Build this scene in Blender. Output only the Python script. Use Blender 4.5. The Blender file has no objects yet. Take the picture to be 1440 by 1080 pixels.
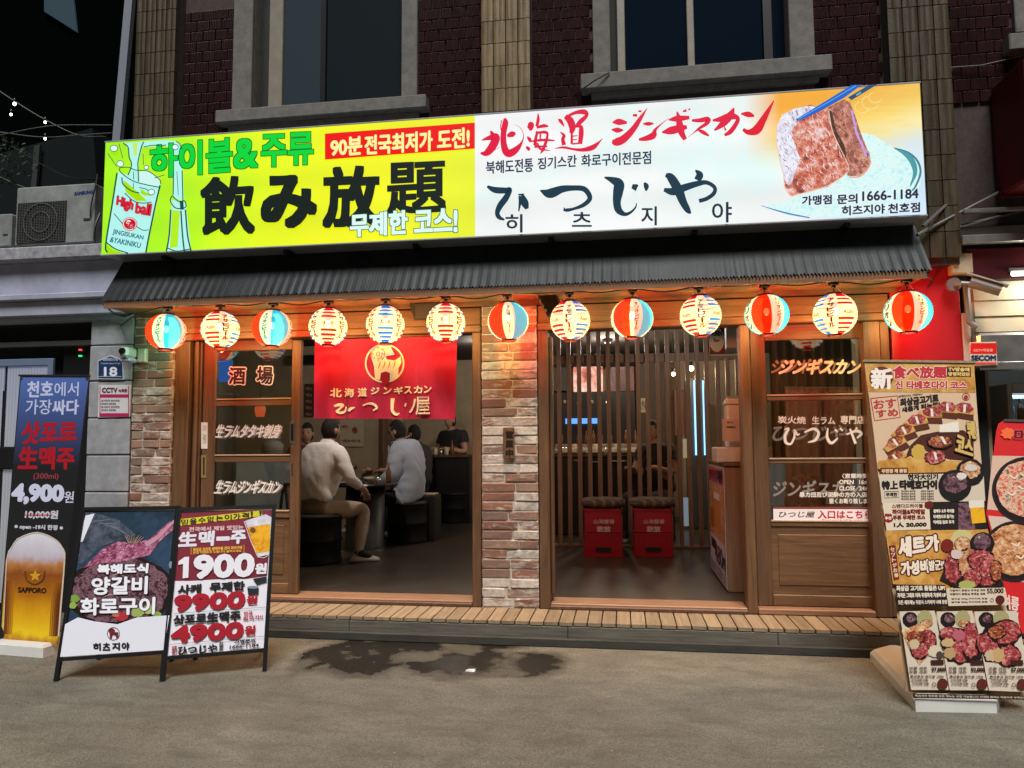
import bpy, math, random
import numpy as np
from mathutils import Vector, Matrix
random.seed(7)
rnd = random.random
def U(a, b): return a + (b - a) * random.random()
SC = bpy.context.scene
COL = SC.collection

# ------------------------------------------------------------------ camera
YAW, PIT, ROL = math.radians(8.52), math.radians(4.56), math.radians(-0.38)
FPX = 1040.0                                   # focal length in pixels of the 1440 px wide photograph
CAM = np.array([0.0, -5.8, 1.45])
_r = np.array([math.cos(YAW), math.sin(YAW), 0.0])
_f = np.array([-math.sin(YAW), math.cos(YAW), 0.0])
_z = np.array([0.0, 0.0, 1.0])
FW = _f * math.cos(PIT) + _z * math.sin(PIT)
_u = -_f * math.sin(PIT) + _z * math.cos(PIT)
RT = _r * math.cos(ROL) + _u * math.sin(ROL)
UP = -_r * math.sin(ROL) + _u * math.cos(ROL)
cd = bpy.data.cameras.new('camera'); cam = bpy.data.objects.new('camera', cd); COL.objects.link(cam)
cd.sensor_width = 36.0; cd.lens = 36.0 * FPX / 1440.0; cd.clip_start = 0.05; cd.clip_end = 400
M = Matrix.Identity(4)
for i in range(3):
    M[i][0], M[i][1], M[i][2], M[i][3] = RT[i], UP[i], -FW[i], CAM[i]
cam.matrix_world = M
SC.camera = cam

# ------------------------------------------------------------------ night sky, street light, exposure
SUN_EL, SUN_ROT = math.radians(58), math.radians(188)
W = bpy.data.worlds.new('World'); SC.world = W; W.use_nodes = True
nt = W.node_tree
sky = nt.nodes.new('ShaderNodeTexSky'); sky.sky_type = 'NISHITA'; sky.sun_disc = False
sky.sun_elevation = math.radians(2.0); sky.sun_rotation = SUN_ROT
nt.links.new(sky.outputs[0], nt.nodes['Background'].inputs[0])
nt.nodes['Background'].inputs[1].default_value = 0.006
sl = bpy.data.lights.new('street_light', 'SUN'); sl.energy = 4.2; sl.angle = math.radians(26); sl.color = (1.0, 0.97, 0.93)
so = bpy.data.objects.new('street_light', sl); COL.objects.link(so)
_d = Vector((math.sin(math.radians(8)) * -1, math.cos(math.radians(8)), -math.tan(SUN_EL)))
so.rotation_euler = _d.to_track_quat('-Z', 'Y').to_euler(); so.location = (0, -8, 8)
vs = SC.view_settings; vs.view_transform = 'Standard'; vs.look = 'None'; vs.exposure = 0.0; vs.gamma = 1.0; vs.use_curve_mapping = False
cy = SC.cycles; cy.max_bounces = 7; cy.diffuse_bounces = 3; cy.glossy_bounces = 4; cy.transmission_bounces = 6
cy.transparent_max_bounces = 24; cy.sample_clamp_indirect = 3.0; cy.use_denoising = True; cy.caustics_reflective = False; cy.caustics_refractive = False

# ------------------------------------------------------------------ helpers
def ray(x, y): return FW * FPX + RT * (x - 720) - UP * (y - 540)
def onp(x, y, P, N):
    d = ray(x, y); P = np.array(P, float)
    return CAM + d * (np.dot(P - CAM, N) / np.dot(d, N))
def at(x, y, Y=0.0): return onp(x, y, (0, Y, 0), np.array([0, 1.0, 0]))
def gnd(x, y, z=0.0): return onp(x, y, (0, 0, z), np.array([0, 0, 1.0]))
def AX(x, y=600, Y=0.0): return float(at(x, y, Y)[0])
def AZ(x, y, Y=0.0): return float(at(x, y, Y)[2])

WL = {}
def wl(p): return WL.get(p.name, np.zeros(3)) if p else np.zeros(3)
def tag(o, label=None, cat=None, group=None, kind=None):
    if label: o['label'] = label
    if cat: o['category'] = cat
    if group: o['group'] = group
    if kind: o['kind'] = kind
    return o
def thing(name, label, cat, loc=(0, 0, 0), group=None):
    o = bpy.data.objects.new(name, None); COL.objects.link(o)
    o.empty_display_size = 0.1
    o.location = [float(c) for c in loc]; WL[o.name] = np.array([float(c) for c in loc])
    return tag(o, label, cat, group)

def lin(c):
    if isinstance(c, str):
        c = [int(c[i:i + 2], 16) / 255 for i in (0, 2, 4)]
        return tuple(((x + 0.055) / 1.055) ** 2.4 if x > 0.04045 else x / 12.92 for x in c)
    return tuple(c)

class MB:
    def __init__(s, off=(0, 0, 0)): s.v = []; s.f = []; s.m = []; s.k = 0; s.off = np.array(off, float)
    def add(s, V, F, k=None):
        n = len(s.v); s.v.extend([tuple(map(float, p)) for p in V])
        kk = s.k if k is None else k
        for f in F: s.f.append(tuple(i + n for i in f)); s.m.append(kk)
    def box(s, x0, x1, y0, y1, z0, z1, b=0.0, k=None):
        if x0 > x1: x0, x1 = x1, x0
        if y0 > y1: y0, y1 = y1, y0
        if z0 > z1: z0, z1 = z1, z0
        if b <= 0:
            V = [(x, y, z) for x in (x0, x1) for y in (y0, y1) for z in (z0, z1)]
            F = [(0, 1, 3, 2), (4, 6, 7, 5), (0, 4, 5, 1), (2, 3, 7, 6), (0, 2, 6, 4), (1, 5, 7, 3)]
            return s.add(V, F, k)
        b = min(b, (x1 - x0) * .45, (y1 - y0) * .45, (z1 - z0) * .45)
        lo = (x0, y0, z0); hi = (x1, y1, z1); V = []; idx = {}
        for c in range(8):
            sg = [(c >> 2) & 1, (c >> 1) & 1, c & 1]
            for a in range(3):
                p = []
                for d in range(3):
                    e = hi[d] if sg[d] else lo[d]
                    if d != a: e += -b if sg[d] else b
                    p.append(e)
                idx[(c, a)] = len(V); V.append(p)
        F = []
        for a in range(3):
            o1, o2 = [d for d in range(3) if d != a]
            for sgn in (0, 1):
                cs = []
                for q in ((0, 0), (1, 0), (1, 1), (0, 1)):
                    sg = [0, 0, 0]; sg[a] = sgn; sg[o1], sg[o2] = q
                    cs.append(idx[(sg[0] * 4 + sg[1] * 2 + sg[2], a)])
                F.append(tuple(cs))
            for q in ((0, 0), (1, 0), (1, 1), (0, 1)):   # edges along axis a
                c = []
                for sgn in (0, 1):
                    sg = [0, 0, 0]; sg[a] = sgn; sg[o1], sg[o2] = q
                    c.append(sg[0] * 4 + sg[1] * 2 + sg[2])
                F.append((idx[(c[0], o1)], idx[(c[0], o2)], idx[(c[1], o2)], idx[(c[1], o1)]))
        for c in range(8): F.append((idx[(c, 0)], idx[(c, 1)], idx[(c, 2)]))
        s.add(V, F, k)
    def prism(s, P, Q, k=None):
        """two matching outlines joined into a solid"""
        n = len(P); s.add(list(P) + list(Q), [tuple(range(n))[::-1], tuple(range(n, 2 * n))] + [(i, (i + 1) % n, n + (i + 1) % n, n + i) for i in range(n)], k)
    def beam(s, a, b, w, h, up=(0, 0, 1), k=None):
        a = np.array(a, float); b = np.array(b, float); d = b - a; d /= np.linalg.norm(d)
        x = np.cross(d, up); x /= np.linalg.norm(x); z = np.cross(x, d)
        c = [(-1, -1), (1, -1), (1, 1), (-1, 1)]
        s.prism([a + x * i * w / 2 + z * j * h / 2 for i, j in c], [b + x * i * w / 2 + z * j * h / 2 for i, j in c], k)
    def tube(s, pts, r, n=6, k=None, cap=True):
        pts = [np.array(p, float) for p in pts]; V = []; F = []
        rr = r if isinstance(r, (list, tuple)) else [r] * len(pts)
        prev = None
        for i, p in enumerate(pts):
            d = pts[min(i + 1, len(pts) - 1)] - pts[max(i - 1, 0)]; d = d / (np.linalg.norm(d) + 1e-12)
            ref = np.array([0, 0, 1.0]) if abs(d[2]) < .95 else np.array([1.0, 0, 0])
            x = np.cross(d, ref) if prev is None else prev - d * np.dot(prev, d)
            x /= np.linalg.norm(x); prev = x; y = np.cross(d, x)
            for j in range(n):
                a = 2 * math.pi * j / n; V.append(p + (x * math.cos(a) + y * math.sin(a)) * rr[i])
        for i in range(len(pts) - 1):
            for j in range(n):
                F.append((i * n + j, i * n + (j + 1) % n, (i + 1) * n + (j + 1) % n, (i + 1) * n + j))
        if cap: F += [tuple(range(n))[::-1], tuple(range((len(pts) - 1) * n, len(pts) * n))]
        s.add(V, F, k)
    def lathe(s, prof, c=(0, 0, 0), n=24, k=None, kf=None, axis='z', cap=True):
        V = []; F = []; c = np.array(c, float)
        for r, z in prof:
            for j in range(n):
                a = 2 * math.pi * j / n
                p = (r * math.cos(a), r * math.sin(a), z)
                if axis == 'y': p = (p[0], p[2], p[1])
                if axis == 'x': p = (p[2], p[0], p[1])
                V.append(c + p)
        n0 = len(s.v); s.v.extend([tuple(map(float, p)) for p in V])
        for i in range(len(prof) - 1):
            for j in range(n):
                s.f.append(tuple(n0 + q for q in (i * n + j, i * n + (j + 1) % n, (i + 1) * n + (j + 1) % n, (i + 1) * n + j)))
                s.m.append(kf(i, j) if kf else (s.k if k is None else k))
        if cap:
            for i in (0, len(prof) - 1):
                if prof[i][0] > 1e-5:
                    s.f.append(tuple(n0 + i * n + j for j in range(n))); s.m.append(s.k if k is None else k)
    def ell(s, c, r, n=12, m=8, k=None, rot=None):
        V = []; F = []; c = np.array(c, float)
        for i in range(m + 1):
            t = math.pi * i / m
            for j in range(n):
                a = 2 * math.pi * j / n
                p = np.array([r[0] * math.sin(t) * math.cos(a), r[1] * math.sin(t) * math.sin(a), r[2] * math.cos(t)])
                if rot is not None: p = rot @ p
                V.append(c + p)
        for i in range(m):
            for j in range(n): F.append((i * n + j, i * n + (j + 1) % n, (i + 1) * n + (j + 1) % n, (i + 1) * n + j))
        s.add(V, F, k)
    def mesh(s, name, mats, org=np.zeros(3), smooth=False):
        me = bpy.data.meshes.new(name)
        V = np.array(s.v, float).reshape(-1, 3) - org
        me.from_pydata(V.tolist(), [], s.f)
        for m in (mats if isinstance(mats, (list, tuple)) else [mats]): me.materials.append(m)
        me.polygons.foreach_set('material_index', s.m)
        if smooth: me.polygons.foreach_set('use_smooth', [True] * len(s.f))
        me.update(); return me
    def build(s, name, mats, parent=None, smooth=False, loc=None):
        org = wl(parent) if loc is None else np.array(loc, float)
        me = s.mesh(name, mats, org, smooth)
        o = bpy.data.objects.new(name, me); COL.objects.link(o)
        if parent: o.parent = parent
        if loc is not None: o.location = [float(q) for q in (org - wl(parent))]
        WL[o.name] = org
        return o
def inst(name, me, parent, loc, scale=(1, 1, 1), rot=(0, 0, 0)):
    o = bpy.data.objects.new(name, me); COL.objects.link(o); o.parent = parent
    o.location = [float(c) for c in (np.array(loc, float) - wl(parent))]; o.scale = scale; o.rotation_euler = rot
    return o
def copy_tree(root, loc):
    r = root.copy(); COL.objects.link(r); r.location = [float(c) for c in loc]; WL[r.name] = np.array(loc, float)
    for ch in root.children:
        c = ch.copy(); COL.objects.link(c); c.parent = r
        for g in ch.children:
            d = g.copy(); COL.objects.link(d); d.parent = c
    return r
def lamp(name, loc, e, col, rad, parent=None):
    l = bpy.data.lights.new(name, 'POINT'); l.energy = e; l.color = col; l.shadow_soft_size = rad
    o = bpy.data.objects.new(name, l); COL.objects.link(o)
    if parent: o.parent = parent
    o.location = [float(c) for c in (np.array(loc, float) - wl(parent))]; return o

# ------------------------------------------------------------------ materials
MATS = {}
class N:
    def __init__(s, name):
        s.m = bpy.data.materials.new(name); s.m.use_nodes = True; s.t = s.m.node_tree; s.b = s.t.nodes['Principled BSDF']
        s.out = s.t.nodes['Material Output']
    def n(s, typ, **kw):
        o = s.t.nodes.new('ShaderNode' + typ)
        for k, v in kw.items():
            if k in o.bl_rna.properties: setattr(o, k, v)
            else: o.inputs[k].default_value = v
        return o
    def l(s, a, b): s.t.links.new(a, b)
    def pos(s, scale=(1, 1, 1), obj=False):
        if obj:
            c = s.n('TexCoord').outputs['Object']
        else:
            c = s.n('NewGeometry').outputs['Position']
        mp = s.n('Mapping'); mp.inputs['Scale'].default_value = scale; s.l(c, mp.inputs[0]); return mp.outputs[0]
    def noise(s, vec, scale, detail=4, rough=.55, dist=0):
        q = s.n('TexNoise', Scale=scale, Detail=detail, Roughness=rough, Distortion=dist); s.l(vec, q.inputs['Vector']); return q.outputs[0]
    def ramp(s, fac, stops, interp='LINEAR'):
        r = s.n('ValToRGB'); s.l(fac, r.inputs[0]); e = r.color_ramp.elements; r.color_ramp.interpolation = interp
        while len(e) < len(stops): e.new(0.5)
        for i, (p, c) in enumerate(stops):
            e[i].position = p; c = lin(c); e[i].color = (c[0], c[1], c[2], 1)
        return r.outputs[0]
    def mix(s, fac, a, b, mode='MIX'):
        x = s.n('Mix', data_type='RGBA', blend_type=mode)
        for inp, val in ((x.inputs[0], fac), (x.inputs[6], a), (x.inputs[7], b)):
            if hasattr(val, 'links'): s.l(val, inp)
            elif isinstance(val, (int, float)): inp.default_value = val
            else: v = lin(val); inp.default_value = (v[0], v[1], v[2], 1)
        return x.outputs[2]
    def math(s, op, a, b=0.0, clamp=False):
        x = s.n('Math', operation=op, use_clamp=clamp)
        for i, v in enumerate((a, b)):
            if hasattr(v, 'links'): s.l(v, x.inputs[i])
            else: x.inputs[i].default_value = v
        return x.outputs[0]
    def bump(s, h, strength=.3, dist=.01):
        b = s.n('Bump', Strength=strength, Distance=dist); s.l(h, b.inputs['Height']); s.l(b.outputs[0], s.b.inputs['Normal'])
    def set(s, **kw):
        for k, v in kw.items():
            i = s.b.inputs[k.replace('_', ' ')]
            if hasattr(v, 'links'): s.l(v, i)
            elif isinstance(v, (tuple, str)): v = lin(v); i.default_value = (v[0], v[1], v[2], 1)
            else: i.default_value = v
        return s
def rough_mat(name, c1, c2, scale=8, rough=.7, bump=.3, bs=60, bd=.004, rv=0.0, metallic=0.0, spec=.5, st=(1, 1, 1)):
    q = N(name); p = q.pos(st); f = q.noise(p, scale, 6, .65)
    col = q.ramp(f, [(.3, c1), (.7, c2)])
    if rv:
        oi = q.n('ObjectInfo'); v = q.math('MULTIPLY_ADD', oi.outputs['Random'], rv); v.node.inputs[2].default_value = 1 - rv / 2
        hsv = q.n('HueSaturation'); q.l(col, hsv.inputs['Color']); q.l(v, hsv.inputs['Value']); col = hsv.outputs[0]
    q.set(Base_Color=col, Roughness=rough, Metallic=metallic, Specular_IOR_Level=spec)
    if bump: q.bump(q.noise(p, bs, 5, .6), bump, bd)
    return q.m
def wood_mat(name, c1, c2, axis='z', rough=.5, rv=.25, scale=1.0):
    q = N(name); st = {'z': (14, 14, .8), 'x': (.8, 14, 14), 'y': (14, .8, 14)}[axis]
    oi = q.n('ObjectInfo'); p = q.pos(tuple(a * scale for a in st))
    off = q.n('VectorMath', operation='ADD'); q.l(p, off.inputs[0])
    cx = q.n('CombineXYZ'); r10 = q.math('MULTIPLY', oi.outputs['Random'], 37.0)
    for i in range(3): q.l(r10, cx.inputs[i])
    q.l(cx.outputs[0], off.inputs[1])
    f = q.noise(off.outputs[0], 2.2, 8, .62, .6)
    f2 = q.noise(off.outputs[0], 9, 3, .5)
    col = q.ramp(f, [(.25, c1), (.5, tuple((a + b) / 2 for a, b in zip(lin(c1), lin(c2)))), (.72, c2)])
    col = q.mix(q.math('MULTIPLY', q.math('GREATER_THAN', f2, .6), .3), col, tuple(a * .45 for a in lin(c1)))
    v = q.math('MULTIPLY_ADD', oi.outputs['Random'], rv); v.node.inputs[2].default_value = 1 - rv / 2
    hsv = q.n('HueSaturation'); q.l(col, hsv.inputs['Color']); q.l(v, hsv.inputs['Value'])
    q.set(Base_Color=hsv.outputs[0], Roughness=rough); q.bump(f, .15, .004); return q.m
def plain(name, c, rough=.5, metallic=0.0, spec=.5, alpha=1.0):
    key = ('p', name, c, rough)
    if key not in MATS: MATS[key] = N(name).set(Base_Color=c, Roughness=rough, Metallic=metallic, Specular_IOR_Level=spec).m
    return MATS[key]
def ink(c, emis=0.0, rough=.45):
    """flat print of one colour; on a backlit panel it passes light"""
    key = ('ink', c, emis)
    if key not in MATS:
        q = N('print_' + (c if isinstance(c, str) else 'x'))
        l = lin(c)
        if emis > 0:
            q.set(Base_Color=tuple(x * .06 for x in l), Roughness=.35, Emission_Color=l, Emission_Strength=emis)
        else: q.set(Base_Color=tuple(min(.93, x * .96) for x in l), Roughness=rough)
        MATS[key] = q.m
    return MATS[key]
def emit(name, c, s):
    key = ('e', name, c, s)
    if key not in MATS: MATS[key] = N(name).set(Base_Color=(.02, .02, .02), Emission_Color=c, Emission_Strength=s).m
    return MATS[key]
def glass_mat(name, tint=(.8, .85, .85), rough=.02, mixf=.12):
    q = N(name); t = q.n('BsdfTransparent'); t.inputs[0].default_value = (*tint, 1)
    g = q.n('BsdfGlossy', Roughness=rough); fr = q.n('Fresnel', IOR=1.5)
    f = q.math('ADD', fr.outputs[0], mixf, True); mx = q.n('MixShader')
    q.l(f, mx.inputs[0]); q.l(t.outputs[0], mx.inputs[1]); q.l(g.outputs[0], mx.inputs[2]); q.l(mx.outputs[0], q.out.inputs[0])
    return q.m
def food_mat(name, cols, scale=60, emis=0.0, dist=1.5, seed=0.0):
    key = ('food', name, emis)
    if key in MATS: return MATS[key]
    q = N(name); p = q.pos((1, 1, 1)); f = q.noise(p, scale, 5, .7, dist)
    v = q.n('TexVoronoi', Scale=scale * .8); q.l(p, v.inputs['Vector'])
    f = q.math('MULTIPLY_ADD', v.outputs['Distance'], .30); q.l(q.noise(p, scale * 1.0, 6, .75, dist), f.node.inputs[2])
    big = q.noise(p, scale * .28, 3, .5, 1.0); f = q.math('ADD', f, q.math('MULTIPLY', q.math('SUBTRACT', big, .5), .7))
    n = len(cols); col = q.ramp(f, [(.35 + .5 * i / (n - 1), c) for i, c in enumerate(cols)])
    if emis: q.set(Base_Color=(.05, .05, .05), Emission_Color=col, Emission_Strength=emis, Roughness=.4)
    else: q.set(Base_Color=col, Roughness=.45)
    MATS[key] = q.m; return q.m

# ------------------------------------------------------------------ lettering: flat print laid out in a surface's own plane
_TC = {}
_tc = bpy.data.curves.new('text', 'FONT'); _tc.size = 1.0; _tc.resolution_u = 3; _to = bpy.data.objects.new('text', _tc)
def glyphs(s):
    if s in _TC: return _TC[s]
    _tc.body = s; me = bpy.data.meshes.new_from_object(_to)
    n = len(me.vertices); V = np.zeros(n * 3); me.vertices.foreach_get('co', V); V = V.reshape(-1, 3)[:, :2]
    F = [tuple(p.vertices) for p in me.polygons]
    bpy.data.meshes.remove(me)
    _TC[s] = (V, F); return V, F
def ink_list(d, mats, m):
    if m not in mats: mats.append(m)
    return mats.index(m)
def catmull(P, n=6):
    P = [np.array(p, float) for p in P]; Q = [2 * P[0] - P[1]] + P + [2 * P[-1] - P[-2]]; out = []
    for i in range(1, len(Q) - 2):
        for j in range(n):
            t = j / n
            out.append(.5 * ((2 * Q[i]) + (-Q[i - 1] + Q[i + 1]) * t + (2 * Q[i - 1] - 5 * Q[i] + 4 * Q[i + 1] - Q[i + 2]) * t * t + (-Q[i - 1] + 3 * Q[i] - 3 * Q[i + 1] + Q[i + 2]) * t ** 3))
    out.append(P[-1]); return out
class Print:
    """collects flat coloured shapes on the plane through P with normal Nn (towards the viewer); coordinates are measured off the photograph"""
    def __init__(s, P, Nn, emis=0.0, disp=None, step=.00035):
        s.P = np.array(P, float); s.N = np.array(Nn, float) / np.linalg.norm(Nn); s.e = emis; s.disp = disp
        s.mb = MB(); s.mats = []; s.h = .0012; s.step = step
    def proj(s, xy, h):
        xy = np.array(xy, float).reshape(-1, 2)
        d = FW[None] * FPX + RT[None] * (xy[:, :1] - 720) - UP[None] * (xy[:, 1:] - 540)
        t = ((s.P - CAM) @ s.N) / (d @ s.N); p = CAM + d * t[:, None]
        if s.disp is not None: p = p + s.N[None] * s.disp(p)[:, None]
        return p + s.N[None] * h
    def mi(s, c):
        m = c if not isinstance(c, (str, tuple)) else ink(c, s.e)
        return ink_list(None, s.mats, m)
    def poly(s, pts, c, closed=None):
        s.h += s.step; s.mb.add(s.proj(pts, s.h), [tuple(range(len(pts)))], s.mi(c))
    def quad(s, x0, y0, x1, y1, c): s.poly([(x0, y0), (x1, y0), (x1, y1), (x0, y1)], c)
    def text(s, st, q, c, b=0.0, outline=None, ob=0.0, sq=None):
        """q: (x, y, w, h) or four corners TL TR BR BL"""
        if len(q) == 4 and not isinstance(q[0], (tuple, list)):
            x, y, w, h = q; q = [(x, y), (x + w, y), (x + w, y + h), (x, y + h)]
        TL, TR, BR, BL = [np.array(p, float) for p in q]
        V, F = glyphs(st)
        if len(V) == 0: return
        lo = V.min(0); sz = np.maximum(V.max(0) - lo, 1e-6)
        uv = (V - lo) / sz; u = uv[:, :1]; v = uv[:, 1:]
        xy = (TL * (1 - u) + TR * u) * v + (BL * (1 - u) + BR * u) * (1 - v)
        def layer(bb, col):
            k = s.mi(col); offs = [(0, 0)]
            if bb > 0:
                n = 6 if bb < .8 else (8 if bb < 2 else 12)
                offs += [(bb * math.cos(2 * math.pi * i / n), bb * math.sin(2 * math.pi * i / n)) for i in range(n)]
                if bb > 2.4: offs += [(bb * .5 * math.cos(2 * math.pi * i / 6), bb * .5 * math.sin(2 * math.pi * i / 6)) for i in range(6)]
            if sq or (sq is None and s.e > 0 and bb > 1.2):
                n = 2 if bb < 2 else 4; g = [(-1 + 2 * i / n) for i in range(n + 1)]; offs = [(0, 0)] + [(bb * x * .86, bb * y * .86) for x in g for y in g if max(abs(x), abs(y)) > .99] + ([(bb * x * .45, bb * y * .45) for x in (-1, 1) for y in (-1, 1)] if bb > 2.2 else [])
            for o in offs:
                s.h += .00003; s.mb.add(s.proj(xy + np.array(o), s.h), F, k)
            s.h += s.step * .4
        if getattr(s, 'auto', None) and s.mb.v: s.cut('print', s.auto)
        if outline: layer(ob, outline)
        layer(b, c)
    def stroke(s, pts, c, w=None, n=6):
        """brush stroke: pts (x, y, width)"""
        P = catmull([(p[0], p[1], p[2] if len(p) > 2 else w) for p in pts], n); L = []; R = []
        for i, p in enumerate(P):
            d = P[min(i + 1, len(P) - 1)][:2] - P[max(i - 1, 0)][:2]; d = d / (np.linalg.norm(d) + 1e-9); nn = np.array([-d[1], d[0]])
            L.append(p[:2] + nn * abs(p[2]) / 2); R.append(p[:2] - nn * abs(p[2]) / 2)
        s.h += s.step; n = len(P); V = s.proj(L + R, s.h)
        s.mb.add(V, [(i, i + 1, n + i + 1, n + i) for i in range(n - 1)], s.mi(c))
    def ell(s, cx, cy, rx, ry, c, a0=0, a1=360, rot=0, n=28, wob=0.0):
        r = math.radians(rot); pts = []
        if not isinstance(c, str) and rx > 5 and s.e == 0: s.ell(cx, cy + ry * .05, rx * 1.10, ry * 1.12, '1A0A08', rot=rot, wob=wob * .5)
        full = abs(a1 - a0) >= 360
        for i in range(n if full else n + 1):
            a = math.radians(a0 + (a1 - a0) * i / n); k = 1 + wob * (rnd() - .5)
            x, y = rx * k * math.cos(a), ry * k * math.sin(a)
            pts.append((cx + x * math.cos(r) - y * math.sin(r), cy + x * math.sin(r) + y * math.cos(r)))
        s.poly(pts, c)
        if not isinstance(c, str) and rx > 5 and s.e == 0:
            for i in range(5):
                x, y = cx + rx * U(-.55, .45), cy + ry * U(-.6, .4); s.stroke([(x, y, .4), (x + rx * .16, y - ry * .08, .9), (x + rx * .3, y + ry * .02, .3)], 'E4C4B4' if i % 2 else '4A1010', n=3)
    def hatch(s, pts, n, cols, L, ang, w):
        xs = [p[0] for p in pts]; ys = [p[1] for p in pts]; m = len(pts)
        def inside(x, y):
            k = False
            for i in range(m):
                (x0, y0), (x1, y1) = pts[i], pts[(i + 1) % m]
                if (y0 > y) != (y1 > y) and x < (x1 - x0) * (y - y0) / (y1 - y0) + x0: k = not k
            return k
        j = 0; st = s.step; s.step = .000012
        for _ in range(n * 8):
            if j >= n: break
            x, y = U(min(xs), max(xs)), U(min(ys), max(ys)); a = math.radians(ang + U(-28, 28)); l = L * U(.5, 1.2); dx, dy = math.cos(a) * l, math.sin(a) * l
            if inside(x, y) and inside(x + dx, y + dy):
                j += 1; b = U(-.25, .25) * l; s.stroke([(x, y, w * .3), (x + dx / 2 - math.sin(a) * b, y + dy / 2 + math.cos(a) * b, w * U(.6, 1.3)), (x + dx, y + dy, w * .2)], random.choice(cols), n=3)
        s.step = st
    def nest(s, pts, cx, cy, cols, k0=1.0, k1=.25, n=10):
        for i in range(n):
            t = i / (n - 1); k = k0 + (k1 - k0) * t; u = t * (len(cols) - 1); j = min(int(u), len(cols) - 2); u -= j
            a, b = [tuple(int(c[q:q + 2], 16) for q in (0, 2, 4)) for c in (cols[j], cols[j + 1])]
            s.poly([(cx + (x - cx) * k, cy + (y - cy) * k) for x, y in pts], '%02X%02X%02X' % tuple(int(p + (r - p) * u) for p, r in zip(a, b)))
    def ring(s, cx, cy, rx, ry, w, c, a0=0, a1=360, n=32):
        s.stroke([(cx + rx * math.cos(math.radians(a0 + (a1 - a0) * i / n)), cy + ry * math.sin(math.radians(a0 + (a1 - a0) * i / n)), w) for i in range(n + 1)], c, n=1)
    def cut(s, name, parent):
        if s.mb.v: s.mb.build(name, s.mats, parent)
        s.mb = MB(); s.mats = []
    def build(s, name, parent):
        if s.mb.v: return s.mb.build(name, s.mats, parent)

# ================================================================== SHARED MATERIALS
m_woodz = wood_mat('wood_upright', (.070, .034, .016), (.165, .088, .044), 'z')
m_woodx = wood_mat('wood_level', (.085, .042, .018), (.20, .108, .052), 'x')
m_woodd = wood_mat('wood_dark', (.06, .026, .015), (.13, .06, .035), 'z')
m_slat = wood_mat('wood_slat', (.13, .072, .045), (.27, .165, .11), 'z')
m_deck = wood_mat('deck_wood', (.19, .135, .08), (.34, .26, .17), 'y', rough=.6, rv=.35)
m_black = plain('black_metal', (.012, .012, .014), .4, .3)
m_blackp = plain('black_plastic', (.015, .015, .017), .45)
m_white = rough_mat('white_plastic', (.62, .62, .6), (.72, .72, .7), 6, .35, .05)
m_steel = plain('brushed_steel', (.45, .45, .46), .3, 1.0)
m_glass = glass_mat('window_glass')
m_stone = rough_mat('grey_stone', (.20, .21, .24), (.33, .34, .37), 9, .85, .35, 90, .003, .14)
m_sill = rough_mat('stone_sill', (.095, .093, .087), (.165, .16, .148), 14, .85, .4, 70, .004)
m_conc = rough_mat('painted_plaster', (.26, .28, .38), (.38, .40, .52), 5, .8, .3, 40, .004)
m_mort = rough_mat('mortar', (.38, .33, .28), (.56, .51, .45), 30, .95, .6, 120, .004)
m_dmort = rough_mat('dark_mortar', (.035, .022, .022), (.06, .042, .04), 30, .9, .4, 120, .003)
m_dark = plain('dark_wall', (.012, .013, .014), .8)
m_cream = rough_mat('cream_wall', (.36, .29, .20), (.46, .38, .27), 3, .8, .1)

# whitewashed reclaimed brick: each brick has its own share of old plaster
def old_brick(bias=0.0, red=1.0):
    q = N('old_brick'); oi = q.n('ObjectInfo'); p = q.pos((1, 1, 1))
    base = q.ramp(oi.outputs['Random'], [(0, (.24, .105, .075)), (.25, (.34, .15, .095)), (.45, (.27, .19, .155)), (.65, (.42, .24, .155)), (.82, (.36, .275, .215)), (1, (.31, .17, .13))])
    f = q.noise(p, 45, 6, .7); base = q.mix(q.math('MULTIPLY', f, .8), base, (.10, .06, .05))
    sep = q.n('SeparateXYZ'); q.l(p, sep.inputs[0])
    r2 = q.n('TexWhiteNoise', noise_dimensions='1D'); q.l(oi.outputs['Random'], r2.inputs['W'])
    st = q.pos((.55, 1, 1.6)); n2 = q.noise(st, 16, 7, .72, .4)
    th = q.math('MULTIPLY_ADD', r2.outputs['Value'], .34); th.node.inputs[2].default_value = -.13 + bias
    zz = q.math('MULTIPLY_ADD', sep.outputs['Z'], -.035); zz.node.inputs[2].default_value = .06
    mk = q.math('ADD', q.math('ADD', n2, th), zz); mk = q.math('MULTIPLY', q.math('SUBTRACT', mk, .53), 6, True)
    wh = q.ramp(q.noise(p, 30, 5, .6), [(.3, (.40, .36, .32)), (.7, (.64, .59, .53))])
    q.set(Base_Color=q.mix(mk, base, wh), Roughness=.88); q.bump(q.math('ADD', f, q.math('MULTIPLY', mk, .5)), .6, .006); return q.m
m_brick = old_brick(.03); m_brick2 = old_brick(-.07)

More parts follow.
